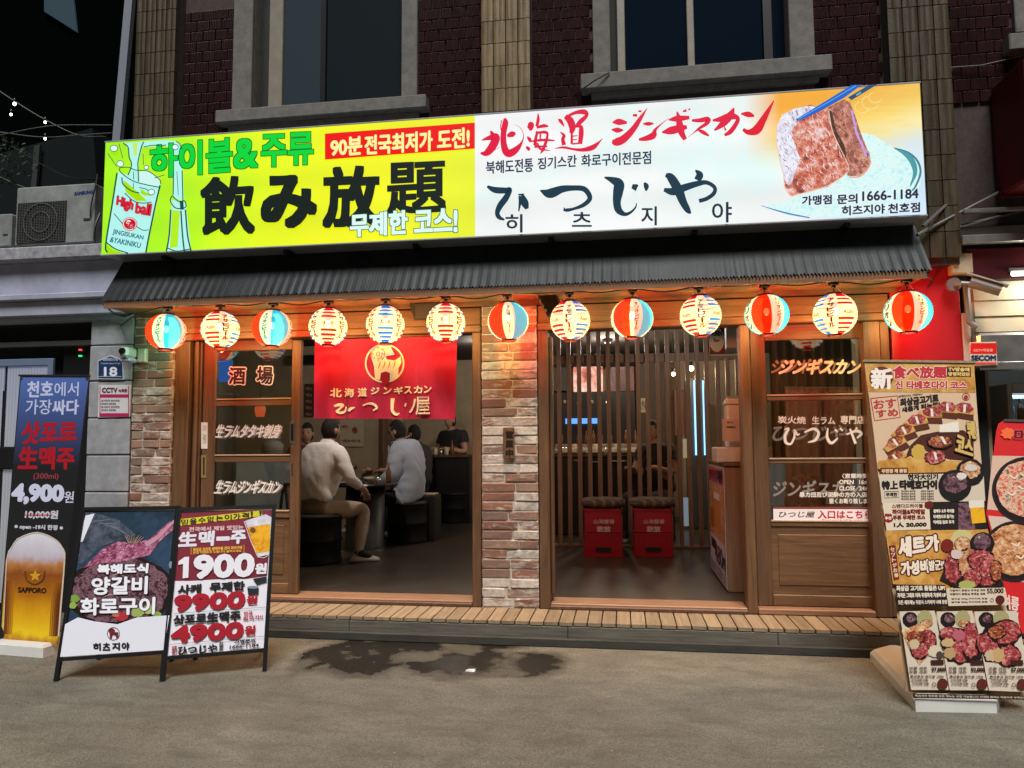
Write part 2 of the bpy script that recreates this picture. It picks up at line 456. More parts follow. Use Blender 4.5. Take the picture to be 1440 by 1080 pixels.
def comb_tile(name, c1, c2, freq, rough, spec=.6, lo=.35):
    """glazed tile with upright combed ribs"""
    q = N(name); p = q.pos((1, 1, 1)); oi = q.n('ObjectInfo'); sep = q.n('SeparateXYZ'); q.l(p, sep.inputs[0])
    w = q.math('SINE', q.math('MULTIPLY', q.math('ADD', sep.outputs['X'], q.math('MULTIPLY', oi.outputs['Random'], 1.7)), freq))
    st = q.pos((9, 9, 1.4)); col = q.ramp(q.noise(st, 3, 6, .7), [(.25, c1), (.7, c2)])
    v = q.math('MULTIPLY_ADD', oi.outputs['Random'], .36); v.node.inputs[2].default_value = .8
    hsv = q.n('HueSaturation'); q.l(col, hsv.inputs['Color']); q.l(v, hsv.inputs['Value'])
    q.set(Base_Color=hsv.outputs[0], Roughness=rough, Specular_IOR_Level=spec)
    q.bump(q.math('ADD', w, q.math('MULTIPLY', q.noise(p, 80, 3, .6), .6)), .5, .006); return q.m
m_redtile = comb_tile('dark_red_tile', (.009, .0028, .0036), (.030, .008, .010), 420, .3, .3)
m_pil = comb_tile('cream_fluted_tile', (.10, .07, .035), (.22, .165, .095), 62, .4, .35); m_pild = comb_tile('dimmed_cream_tile', (.026, .019, .010), (.075, .058, .035), 62, .45, .3)  # second copy: same cream tile darkened for weaker light on the outer pilasters

# ================================================================== GROUND
def ground():
    q = N('street_concrete'); p = q.pos((1, 1, 1))
    big = q.noise(p, .7, 6, .6, .3); mid = q.noise(q.pos((1, 2.2, 1)), 3.2, 7, .65, .5); fine = q.noise(p, 110, 6, .8)
    col = q.ramp(big, [(.30, (.135, .133, .108)), (.48, (.185, .183, .150)), (.70, (.255, .252, .205))])
    ag = q.n('TexVoronoi', Scale=150.0); q.l(p, ag.inputs['Vector']); agc = q.n('TexWhiteNoise'); q.l(ag.outputs['Position'], agc.inputs['Vector'])
    agm = q.math('POWER', agc.outputs['Value'], 2.0)
    col = q.mix(q.math('MULTIPLY', agm, .34), col, (.40, .39, .35))
    col = q.mix(q.math('MULTIPLY', q.math('LESS_THAN', agc.outputs['Value'], .28), .3), col, (.05, .05, .045))
    col = q.mix(q.math('MULTIPLY', q.math('SUBTRACT', mid, .42, True), 2.2, True), col, (.09, .082, .07))
    col = q.mix(.75, col, q.ramp(fine, [(.3, (.16, .15, .13)), (.7, (.62, .6, .55))]), 'OVERLAY')
    streak = q.noise(q.pos((.45, 1.3, 1)), 1.1, 7, .68, .8); col = q.mix(q.math('MULTIPLY', q.math('SUBTRACT', streak, .50, True), 2.2, True), col, (.10, .094, .078))
    spk = q.n('TexVoronoi', Scale=55.0); q.l(p, spk.inputs['Vector'])
    sm = q.math('MULTIPLY', q.math('LESS_THAN', spk.outputs['Distance'], .11), q.math('GREATER_THAN', q.noise(p, 9, 3, .5), .56))
    col = q.mix(q.math('MULTIPLY', sm, .7), col, (.035, .033, .03))
    # wet patch in front of the step, drawn round three blobs with a ragged edge
    wet = None
    for (x, y, rx, ry) in ((520, 925, 80, 26), (640, 925, 95, 26), (745, 932, 62, 20), (455, 921, 36, 24), (600, 905, 170, 12), (700, 944, 90, 10)):
        c = gnd(x, y); e1 = gnd(x + rx, y); e2 = gnd(x, y - ry)
        vm = q.n('VectorMath', operation='SUBTRACT'); vm.inputs[1].default_value = c; q.l(p, vm.inputs[0])
        mp = q.n('VectorMath', operation='DIVIDE'); mp.inputs[1].default_value = (abs(e1[0] - c[0]), abs(e2[1] - c[1]), 1); q.l(vm.outputs[0], mp.inputs[0])
        ln = q.n('VectorMath', operation='LENGTH'); q.l(mp.outputs[0], ln.inputs[0])
        wet = ln.outputs['Value'] if wet is None else q.math('MINIMUM', wet, ln.outputs['Value'])
    edge = q.math('ADD', wet, q.math('MULTIPLY', q.math('SUBTRACT', q.noise(p, 4.5, 8, .66), .5), 1.25))
    m = q.math('MULTIPLY', q.math('SUBTRACT', 1.08, edge), 2.6, True); m = q.math('MULTIPLY', m, q.math('ADD', .62, q.math('MULTIPLY', q.math('SUBTRACT', q.noise(p, 2.2, 4, .5), .42, True), 5.0, True), True)); core = q.math('MULTIPLY', q.math('SUBTRACT', m, .55, True), 2.4, True)
    q.set(Base_Color=q.mix(q.math('MULTIPLY', m, .95), col, (.012, .010, .008)))
    r = q.math('MULTIPLY_ADD', core, -.66); r.node.inputs[2].default_value = .8; q.set(Roughness=r)
    hb = q.math('ADD', q.math('MULTIPLY', ag.outputs['Distance'], 1.2), q.math('MULTIPLY', mid, 1.0))
    q.bump(q.math('MULTIPLY', hb, q.math('SUBTRACT', 1.0, q.math('MULTIPLY', m, .8))), .5, .01)
    g = MB()
    n = 24; xs = np.linspace(-60, 60, n + 1); ys = np.linspace(-60, 60, n + 1)
    V = [(x, y, 0) for x in xs for y in ys]; F = [(i * (n + 1) + j, (i + 1) * (n + 1) + j, (i + 1) * (n + 1) + j + 1, i * (n + 1) + j + 1) for i in range(n) for j in range(n)]
    g.add(V, F); tag(g.build('ground', q.m), kind='structure')
ground()

# ================================================================== WOODEN STEP (deck along the shopfront)
DZ = .17; XL, XR = -3.80, 1.98
deck = thing('wooden_deck', 'low boarded wooden step running along the front of the restaurant', 'step', (-.9, -.2, 0)); deck['kind'] = 'structure'
del deck['category']
me = MB(); me.box(-.5, .5, -.5, .5, -.5, .5, .02); pm = me.mesh('deck_board', m_deck)
x = XL; 
while x < XR - .02:
    w = U(.100, .108); inst('board', pm, deck, (x + w / 2, -.2, DZ - .012), (w - .009, .41 + U(-.004, .004), .024), (0, 0, U(-.004, .004))); x += w
m_fas = rough_mat('weathered_fascia', (.06, .055, .045), (.16, .145, .115), 6, .7, .3, 50, .004, st=(.6, 9, 14))
for x0_, x1_ in ((XL, -2.05), (-2.047, -.42), (-.417, 1.02), (1.023, XR)):
    b = MB(); b.box(x0_, x1_, -.402 - U(0, .003), -.380, .0, DZ - .027 - U(0, .004), .004); b.build('fascia', m_fas, deck)
b = MB(); b.box(XL, XR, -.34, -.02, 0, DZ - .03); b.build('underframe', m_dark, deck)
b = MB(); b.box(-2.9, XR, -.43, -.404, 0, .06, .006); b.build('foot_rail', rough_mat('grimy_rail', (.022, .021, .018), (.06, .055, .045), 7, .8, .3, 50, .004, st=(.5, 3, 3)), deck)

# ================================================================== THE BUILDING: tiled upper storey
bld = thing('tiled_building', 'dark red tiled building with cream pilasters and two stone framed windows above the lit signboard', 'building', (-.9, .6, 0))
Zb, Zt = 2.62, 6.6
def wallbox(x0, x1, z0, z1, y0=.012, y1=.35, nm='wall', m=m_dmort):
    b = MB(); b.box(x0, x1, y0, y1, z0, z1); return b.build(nm, m, bld)
P1 = (AX(191, 100, -.12), AX(247, 100, -.12)); P2 = (AX(677, 75, -.12), AX(746, 75, -.12)); P3 = (AX(1249, 75, -.12), AX(1336, 75, -.12))
W1 = (AX(330, 80), AX(588, 80)); W2 = (AX(834, 60), AX(1144, 60)); W3 = AX(1426, 60)
sillz1 = (AZ(460, 152), AZ(460, 170)); sillz2 = (AZ(990, 100), AZ(990, 122))
BX1 = 3.6
wallbox(P1[0] - .02, BX1, Zb, sillz1[0] - .02)
for a, c in ((P1[0] - .02, W1[0]), (W1[1], W2[0]), (W2[1], W3 + .02)): wallbox(a, c, sillz1[0] - .02, 6.0)
wallbox(P1[0] - .02, BX1, 6.0, Zt)
b = MB(); b.box(P1[0] - .1, BX1, -.2, .35, Zt, Zt + .25, .03); b.build('cornice', m_sill, bld)
b = MB(); b.box(P1[0] - .02, P1[0] + .1, .36, 7.2, 2.98, Zt); b.box(2.75, BX1, .36, 7.2, 2.98, Zt); b.box(P1[0], BX1, 7.1, 7.3, 2.98, Zt); b.build('side_wall', m_dmort, bld)
# individual combed tiles
tb = MB(); tb.box(-.5, .5, -.5, .5, -.5, .5, .03); tile_me = tb.mesh('wall_tile', m_redtile)
bw, bh = .1185, .0945
nt_ = 0
for a, c in ((P1[1] + .0, W1[0]), (W1[1], P2[0]), (P2[1], W2[0]), (W2[1], P3[0]), (P3[1], W3)):
    r = 0; z = 3.96
    while z < 5.22:
        x = a + (-bw / 2 if r % 2 else 0)
        while x < c - .01:
            x0, x1 = max(x, a), min(x + bw, c)
            if x1 - x0 > .025 and nt_ < 330:
                inst('brick', tile_me, bld, ((x0 + x1) / 2, .004 + U(-.0015, .0015), z + bh / 2), (x1 - x0 - .007, .024, bh - .008), (U(-.012, .012), U(-.004, .004), U(-.012, .012))); nt_ += 1
            x += bw
        z += bh; r += 1
# pilasters clad with fluted tiles, four columns each
pt = MB(); n = 8; V = []
prof = [(-.5 + i / n, -.36 - .13 * abs(math.sin(math.pi * i / n * 2))) for i in range(n + 1)]
pt.prism([(x, y, -.5) for x, y in prof] + [(.5, .5, -.5), (-.5, .5, -.5)], [(x, y, .5) for x, y in prof] + [(.5, .5, .5), (-.5, .5, .5)])
ptile = pt.mesh('pilaster_tile', m_pil); ptile2 = pt.mesh('pilaster_tile', m_pild)
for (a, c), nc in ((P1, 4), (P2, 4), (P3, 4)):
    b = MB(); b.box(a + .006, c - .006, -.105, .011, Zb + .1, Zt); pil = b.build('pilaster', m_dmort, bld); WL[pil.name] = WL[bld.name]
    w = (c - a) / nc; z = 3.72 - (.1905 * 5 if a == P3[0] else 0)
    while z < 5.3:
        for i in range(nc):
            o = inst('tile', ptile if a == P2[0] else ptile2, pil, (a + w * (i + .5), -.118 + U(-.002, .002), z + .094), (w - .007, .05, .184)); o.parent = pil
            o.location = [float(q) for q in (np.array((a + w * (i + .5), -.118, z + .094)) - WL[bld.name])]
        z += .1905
# side returns of pilaster (narrow plain tiles) for P1's right and P3's left side
def window(W, sz, panes, casL, casR):
    """stone casing, sill and metal window; panes = [(x0, x1, material)] in photograph columns"""
    z0, z1 = sz; zt = 6.0
    f = MB(); f.box(W[0], W[0] + casL, -.035, .012, z0, zt, .006); f.box(W[1] - casR, W[1], -.035, .012, z0, zt, .006)
    f.box(W[0] + casL - .02, W[0] + casL, .013, .16, z0, zt); f.box(W[1] - casR, W[1] - casR + .02, .013, .16, z0, zt)
    f.box(W[0], W[1], -.035, .16, zt - .18, zt - .002)
    fr = f.build('window_casing', m_sill, bld); WL[fr.name] = WL[bld.name]
    s_ = MB(); s_.box(W[0] - .1, W[1] + .1, -.12, .17, z1, z0 - .001, .008); s_.box(W[0] - .02, W[1] + .02, -.05, .01, z1 - .045, z1 - .002, .004); si = s_.build('sill', m_sill, fr)
    return fr
def frame_x(px, y, Y=.12): return AX(px, y, Y)
m_beige = rough_mat('beige_window_frame', (.17, .15, .12), (.24, .22, .18), 10, .5, .1)
m_gl1 = plain('dull_blue_pane', (.03, .048, .062), .25, 0, .3); m_gl2 = plain('dark_pane', (.012, .019, .023), .2, 0, .3); m_gl3 = plain('navy_pane', (.0035, .009, .018), .12, 0, .3)
f1 = window(W1, sillz1, None, AX(357, 80) - W1[0], W1[1] - AX(566, 80))
f2 = window(W2, sillz2, None, AX(858, 60) - W2[0], W2[1] - AX(1109, 60))
for fr, px, y, zz, spec in ((f1, None, 90, sillz1[0], [(362, 380, 'gap'), (380, 399, 'bar'), (399, 452, m_gl1), (452, 459, 'mul'), (459, 566, m_gl2)]),
                            (f2, None, 60, sillz2[0], [(858, 868, 'gap'), (868, 879, 'bar'), (879, 966, m_gl3), (966, 976, 'bar'), (976, 1073, m_gl3), (1073, 1086, 'mul'), (1086, 1110, m_gl3)])):
    for a, c, k in spec:
        x0, x1 = frame_x(a, y), frame_x(c, y); b = MB()
        if k == 'gap': b.box(x0, x1, .15, .17, zz, 5.9); b.build('frame_channel', m_dark, fr)
        elif k == 'bar': b.box(x0, x1, .09, .16, zz, 5.9, .005); b.build('frame_bar', m_beige, fr)
        elif k == 'mul': b.box(x0, x1, .10, .16, zz, 5.9, .003); b.build('frame_bar', m_black, fr)
        else: b.box(x0 + .002, x1 - .002, .13, .14, zz, 5.9); b.build('pane', k, fr)
    b = MB(); b.box(frame_x(340 if fr is f1 else 850, y), frame_x(590 if fr is f1 else 1130, y), .18, .2, zz - .1, 6.0); b.build('blackout', m_dark, fr)
# third window, only its left jamb shows
b = MB(); b.box(W3, W3 + .16, -.035, .15, sillz2[0] + .09, 6.0, .006); c3 = b.build('window_casing', m_sill, bld); WL[c3.name] = WL[bld.name]
b = MB(); b.box(W3 - .09, W3 + 1.2, -.12, .17, AZ(1430, 80), AZ(1430, 57), .008); b.build('sill', m_sill, c3)
b = MB(); b.box(W3 + .16, W3 + 1.2, .12, .14, sillz2[0] + .09, 6.0); b.build('pane', m_gl3, c3)
# vents / old fixing holes and cables on the upper wall
b = MB(); b.tube([at(857, 102, -.13), at(838, 112, -.16), at(815, 128, -.13), at(806, 136, -.06)], .006, 5); tag(b.build('cable', m_blackp), 'thin black cable drooping from the left corner of the right upper window', 'cable')
b = MB(); b.tube([at(1337, 95, -.03), at(1380, 92, -.05), at(1415, 84, -.05), at(1440, 77, -.05)], .005, 5); tag(b.build('cable', plain('grey_cable', (.1, .1, .1))), 'thin grey cable sagging across the dark tiles at the upper right', 'cable')
# narrow pale metal strip left of the first pilaster
b = MB(); A = at(157, 203, -.02); B = at(175, 2, -.02); B2 = A + (B - A) * 1.25
b.prism([A + np.array(q) for q in ((0, 0, 0), (.075, 0, 0), (.075, .05, 0), (0, .05, 0))], [B2 + np.array(q) for q in ((0, 0, 0), (.075, 0, 0), (.075, .05, 0), (0, .05, 0))])
tag(b.build('metal_strip', plain('pale_metal', (.22, .24, .30), .5, .2)), 'pale grey upright metal strip beside the leftmost cream pilaster', 'strip')

# ================================================================== BRICKWORK of the shopfront
bm_ = []; bm2_ = []
for s_ in range(5):
    random.seed(40 + s_); b = MB(); b.box(-.5, .5, -.5, .5, -.5, .5, .07)
    b.v = [(x + U(-.018, .018), y + U(-.05, .05), z + U(-.045, .045)) for x, y, z in b.v]; bm_.append(b.mesh('old_brick', m_brick)); bm2_.append(b.mesh('old_brick', m_brick2))
random.seed(11)
def brick_wall(root, x0, x1, z0, z1, y=0.0, rows=None, cols=2, src=None):
    h = (z1 - z0) / rows
    for r in range(rows):
        z = z0 + h * (r + .5); w = x1 - x0
        if cols == 2: cut = [0, (.40 + .2 * rnd()) if r % 2 else (.46 + .2 * rnd()), 1]
        else:
            o = .32 if r % 2 else .58; cut = [0, max(.12, o + U(-.04, .04)), 1] if rnd() < .75 else [0, .3, .72, 1]
        for i in range(len(cut) - 1):
            a, c = x0 + w * cut[i], x0 + w * cut[i + 1]
            inst('brick', random.choice(src or bm_), root, ((a + c) / 2, y + .045 + U(-.006, .004), z), (c - a - .010, .10, h - .0105), (U(-.012, .012), U(-.008, .008), U(-.012, .012)))
pil = thing('brick_pillar', 'whitewashed old brick pillar between the two doorways', 'pillar', (-.89, .1, DZ))
b = MB(); b.box(-1.112, -.670, .003, .25, DZ, 2.545); b.build('core', m_mort, pil)
brick_wall(pil, -1.118, -.664, DZ + .006, 2.545, rows=32)
pier = thing('brick_pier', 'old red brick pier at the left corner of the restaurant', 'pillar', (-3.99, .1, 0))
b = MB(); b.box(-4.17, -3.805, .003, .25, 0, 2.62); b.build('core', m_mort, pier)
brick_wall(pier, -4.175, -3.80, .005, 2.62, rows=35, cols=3, src=bm2_)

# wooden plaque with three characters on the pillar
pq = thing('wooden_plaque', 'small upright wooden plaque with three black characters hanging on the brick pillar', 'plaque', at(716.5, 622, -.03))
b = MB(); P = at(708, 601, -.012); Q = at(724, 645, -.012); b.box(P[0], Q[0], -.036, -.018, Q[2], P[2], .004); b.build('board', m_woodz, pq)
pr = Print((0, -.037, 0), (0, -1, 0))
for i, ch in enumerate('営業中'): pr.text(ch, (711.5, 606 + i * 13, 10, 10), '1a0d08', .5)
pr.build('lettering', pq)

# ================================================================== TIMBER SHOPFRONT
sf = thing('timber_shopfront', 'brown timber shopfront frame with lintel, jambs, thresholds and two glazed doors', 'shopfront', (-.9, .1, DZ))
def sbox(nm, m, *a, b=.006, parent=sf):
    q = MB(); q.box(*a, b); return q.build(nm, m, parent)
# left bay
jx0, jx1 = -3.796, AX(262, 600)
sbox('jamb', m_woodz, jx0, jx1, .02, .16, DZ, 2.34)
sbox('jamb', m_woodd, jx1 + .002, AX(283, 600, .1), .08, .2, DZ, 2.34)
sbox('trim', m_woodz, jx1 + .03, jx1 + .06, .05, .079, DZ, 2.34)
LJ = AX(664, 650)
sbox('jamb', m_woodz, LJ, -1.121, .0, .17, DZ, 2.34)
sbox('jamb', m_woodz, -.661, AX(772, 650), .0, .17, DZ, 2.34)
sbox('trim', m_woodz, AX(772, 650) + .003, AX(772, 650) + .03, .06, .14, DZ + .1, 2.30)
RJ0, RJ1 = AX(1046, 650), AX(1060, 650)
sbox('jamb', m_woodz, RJ0, RJ1, .01, .17, DZ, 2.34)
RO0, RO1 = 1.79, 1.975
sbox('jamb', m_woodz, RO0, RO1 - .07, .01, .17, DZ, 2.34)
sbox('jamb', m_woodz, RO1 - .068, RO1, .03, .17, DZ, 2.34)
# heads: casing strip, wide boards above
for a, c in ((jx0, -1.121), (-.661, RO1)):
    sbox('head_casing', m_woodx, a, c, -.012, .17, 2.342, 2.40)
    n = 2 if a < -2 else 2
    w = (c - a) / n
    for i in range(n): sbox('lintel_board', m_woodx, a + i * w + .002, a + (i + 1) * w - .002, .012, .15, 2.402, 2.545)
# thresholds
m_thr = wood_mat('threshold_wood', (.17, .085, .045), (.33, .18, .10), 'x')
sbox('threshold', m_thr, AX(246, 600), LJ, .02, .26, DZ, .212)
sbox('threshold', m_thr, AX(772, 650), RJ0, .02, .26, DZ, .212)
sbox('kick_rail', m_woodd, AX(246, 600), LJ, -.012, .018, DZ, .20)
sbox('kick_rail', m_woodd, AX(772, 650), RJ0, -.012, .018, DZ, .20)
sbox('threshold', m_thr, RJ1 + .001, RO0 - .001, .005, .26, DZ, .2135)

def door(stiles, rails, glass, label, panel, YD=.10):
    """stiles/rails measured off the photograph at the door plane"""
    d = None
    x0, x1, x2, x3 = [AX(s, 650, YD) for s in stiles]
    b = MB(); b.box(x0, x1, YD, YD + .045, .215, 2.335, .005); b.box(x2, x3, YD, YD + .045, .215, 2.335, .005)
    d = b.build('sliding_door', m_woodz, sf); WL[d.name] = WL[sf.name]; tag(d, label)
    xm = stiles[1] + (stiles[2] - stiles[1]) / 2
    for (ya, yb) in rails:
        q = MB(); q.box(x1 + .001, x2 - .001, YD + .003, YD + .042, AZ(xm, yb, YD), AZ(xm, ya, YD), .005); q.build('rail', m_woodx, d)
    for (ya, yb) in glass:
        q = MB(); q.box(x1, x2, YD + .018, YD + .023, AZ(xm, yb, YD), AZ(xm, ya, YD)); q.build('pane', m_glass, d)
        z = AZ(xm, yb, YD); q = MB(); q.box(x1 + .003, x2 - .003, YD - .004, YD + .017, z, z + .012, .002); q.build('glazing_bead', plain('pale_bead', (.45, .32, .22), .4), d)
    q = MB(); q.box(x1, x2, YD + .015, YD + .03, .30, AZ(xm, panel, YD)); q.box(x1 + .05, x2 - .05, YD + .008, YD + .016, .37, AZ(xm, panel, YD) - .06, .006); q.build('panel', m_woodx, d)
    q = MB(); q.box(x1 + .001, x2 - .001, YD + .003, YD + .042, .216, .30, .005); q.build('rail', m_woodx, d)
    return d
dl = door((283, 301, 408, 421), ((472, 493), (562, 571), (641, 650), (719, 728)), ((493, 562), (571, 641), (650, 719)), 'left door pushed open, with white brush lettering on its glass', 728)
dr = door((1060, 1081, 1225, 1240), ((455, 477), (556, 563), (646, 652), (734, 741)), ((477, 556), (563, 646), (652, 734)), 'right door with opening hours lettered on its glass', 741)
# recessed pull, name strips on the left door
b = MB(); c = at(411, 608, .096); b.lathe([(.0, -.004), (.022, -.004), (.026, 0), (.022, .006)], (0, 0, 0), 16, axis='y')
b = MB(); hx, hz = c[0], c[2]
b.prism([(hx + .02 * math.cos(t) , .094, hz + (.075 if math.sin(t) > 0 else -.075) + .02 * math.sin(t)) for t in np.linspace(.01, 2 * math.pi + .01, 20, endpoint=False)],
        [(hx + .024 * math.cos(t), .1, hz + (.075 if math.sin(t) > 0 else -.075) + .024 * math.sin(t)) for t in np.linspace(.01, 2 * math.pi + .01, 20, endpoint=False)])
b.build('pull_rim', m_steel, dl)
b = MB(); b.box(hx - .011, hx + .011, .0915, .0935, hz - .07, hz + .07, .001); b.build('pull_recess', m_black, dl)
b = MB(); c = at(411, 660, .1); b.box(c[0] - .004, c[0] + .004, .094, .099, c[2] - .05, c[2] + .05); b.build('lock_slot', m_dark, dl)
pr = Print((0, .098, 0), (0, -1, 0)); pr.quad(283, 594, 292, 631, 'e8e4e0'); pr.text('お名前', (285, 598, 5, 8), '444444'); pr.text('予約制', (285, 610, 5, 14), '444444')
pr.quad(283, 640, 290, 672, '8a7a50'); pr.quad(285.5, 643, 288, 668, '3a2a18'); pr.build('stickers', dl)
# lettering on the left door glass; dim offset copies paint its reflection
m_dlY = .112
pr = Print((0, m_dlY, 0), (0, -1, 0), step=.0002)
def brush(pr, s, x, y, w, h, c, b, shear=0, out=None, ob=0):
    pr.text(s, [(x + shear, y), (x + w + shear, y), (x + w, y + h), (x, y + h)], c, b, out, ob)
brush(pr, '酒', 322, 517, 22, 23, '2a1a30', .8, 1, 'f5e8f5', 2.2); pr.cut('lettering', dl); brush(pr, '場', 361, 516, 22, 24, '2a1a30', .8, 1, 'f5e8f5', 2.2)
for y_, t_ in ((598, '生ラムタタキ刺身'), (676, '生ラムジンギスカン')):
    pr.cut('lettering', dl); brush(pr, t_, 308, y_ + 1, 88, 19, '5c5854', .35, 4); brush(pr, t_, 303, y_, 90, 18, 'c8c4c0', .3, 7); brush(pr, t_, 301, y_ - 1, 90, 19, 'f0ece8', .4, 6)
pr.build('lettering', dl)
# lettering on the right door glass; dull copies behind paint its reflection
pr = Print((0, m_dlY, 0), (0, -1, 0), step=.0002)
brush(pr, 'ジンギスカン', 1083, 505, 108, 20, '8a7c6c', .7, 6); brush(pr, 'ジンギスカン', 1094, 505, 112, 21, 'fff0dc', .9, 8)
pr.cut('lettering', dr); pr.text('炭火焼', [(1094, 585), (1133, 586), (1133, 596), (1094, 595)], 'f4ecdf', .35); pr.text('生ラム', [(1142, 585.5), (1174, 586.5), (1174, 596.5), (1142, 596)], 'f4ecdf', .35); pr.text('専門店', [(1182, 584.5), (1216, 585), (1216, 596), (1182, 596)], 'f4ecdf', .4)
brush(pr, 'ひつじや', 1084, 598, 104, 22, '7c7268', .7, 5)
for pts in ([(1103, 604, 2), (1109, 603, 3), (1104, 612, 4), (1105, 622, 4), (1112, 624, 3), (1117, 614, 3), (1117, 604, 2), (1121, 611, 3), (1125, 610, 1)],
            [(1131, 608, 2), (1144, 603, 4), (1151, 609, 4), (1146, 619, 4), (1136, 622, 1.5)],
            [(1164, 602, 2), (1163, 615, 4), (1169, 623, 4), (1178, 616, 2)], [(1174, 604, 3), (1178, 608, 2)], [(1181, 602, 3), (1185, 606, 2)],
            [(1190, 611, 2), (1204, 606, 4), (1211, 610, 4), (1205, 616, 2)], [(1195, 603, 3), (1203, 624, 4)], [(1205, 601, 3), (1202, 606, 2)]):
    pr.stroke(pts, 'fff6ea')
pr.cut('lettering', dr); brush(pr, 'ジンギスカン', 1086, 676, 120, 22, '8f8880', .7, 3)
pr.text('〈営業時間〉', (1184, 666, 40, 6.5), 'f0ece6', .25); pr.text('OPEN', (1180, 675, 20, 5.5), 'f4f0ea', .3); pr.text('16:00', (1208, 675, 17, 5.5), 'f4f0ea', .3)
pr.text('CLOSE', (1180, 684, 22, 5.5), 'f4f0ea', .3); pr.text('24:00', (1208, 684, 17, 5.5), 'f4f0ea', .3)
pr.text('暴力団及び泥酔の方の入店を', (1124, 692, 102, 7), 'f0ece6', .25); pr.text('堅くお断り致します', (1166, 701, 60, 7), 'f0ece6', .25)
pr.cut('opening_hours', dr); pr.poly([(1087, 715.5), (1232, 716), (1233.5, 734), (1087.5, 732.5)], 'f6eef2'); pr.quad(1087, 712.5, 1232, 715, '8a4a3a')
brush(pr, 'ひつじ屋', 1094, 719.5, 50, 8, '3a3030', .2, 2); pr.text('入口はこちら', (1150, 718, 75, 11), 'c0304c', .5); pr.text('Entrance this way', (1156, 730, 56, 2.6), '80404c')
pr.build('entrance_strip', dr)
b = MB(); c0 = at(1175, 568, .128); c1 = at(1202, 577, .128); b.box(c0[0], c1[0], .128, .132, c1[2], c0[2]); b.build('hours_sticker', plain('pale_sticker', (.3, .3, .28)), dr)

# ================================================================== AWNING, corrugated
aw = thing('corrugated_awning', 'dark corrugated metal awning sloping out beneath the lit signboard', 'awning', (-1.05, -.2, 2.6))
AXL, AXR = -4.21, 2.13; nC = 262; per = 6; V = []; F = []
n = nC * per
for i in range(n + 1):
    x = AXL + (AXR - AXL) * i / n; dd = .012 * math.sin(2 * math.pi * i / per)
    jag = .004 * math.sin(i * .37) * math.sin(i * .011)
    V += [(x, -.385 + dd * .55 - .004, 2.628 + dd * .8 + jag), (x, -.11 + dd * .55, 3.05 + dd * .8)]
F = [(2 * i, 2 * i + 2, 2 * i + 3, 2 * i + 1) for i in range(n)]
V2 = [(x, y + .004, z - .003) for x, y, z in V]; n0 = len(V)
mb = MB(); mb.add(V, F); mb.add(V2, F); mb.add([V[0], V[1], V2[1], V2[0]], [(0, 1, 2, 3)]); mb.add([v for i in range(n + 1) for v in (V[2 * i], V2[2 * i])], [(2 * i, 2 * i + 2, 2 * i + 3, 2 * i + 1) for i in range(n)])
mb.build('corrugated_sheet', rough_mat('weathered_tin', (.007, .010, .013), (.026, .032, .036), 5, .5, .25, 60, .003, metallic=.3, st=(1, 1, .4)), aw)
b = MB(); b.box(AXL + .02, AXR - .03, -.365, -.03, 2.585, 2.612, .004); b.build('soffit_board', m_woodx, aw)
b = MB(); b.box(AXL + .02, AXR - .03, -.378, -.366, 2.570, 2.622, .003); b.build('edge_batten', m_thr, aw)
for x in (AXL + .005, AXR - .03):
    b = MB(); b.prism([(x, -.37, 2.60), (x, -.02, 2.60), (x, -.02, 3.03), (x, -.11, 3.03)], [(x + .02, -.37, 2.60), (x + .02, -.02, 2.60), (x + .02, -.02, 3.03), (x + .02, -.11, 3.03)]); b.build('end_board', m_dark, aw)
b = MB(); b.box(AXL + .1, AXR - .1, -.02, .011, 2.55, 2.60); b.build('ledger', m_woodx, aw)

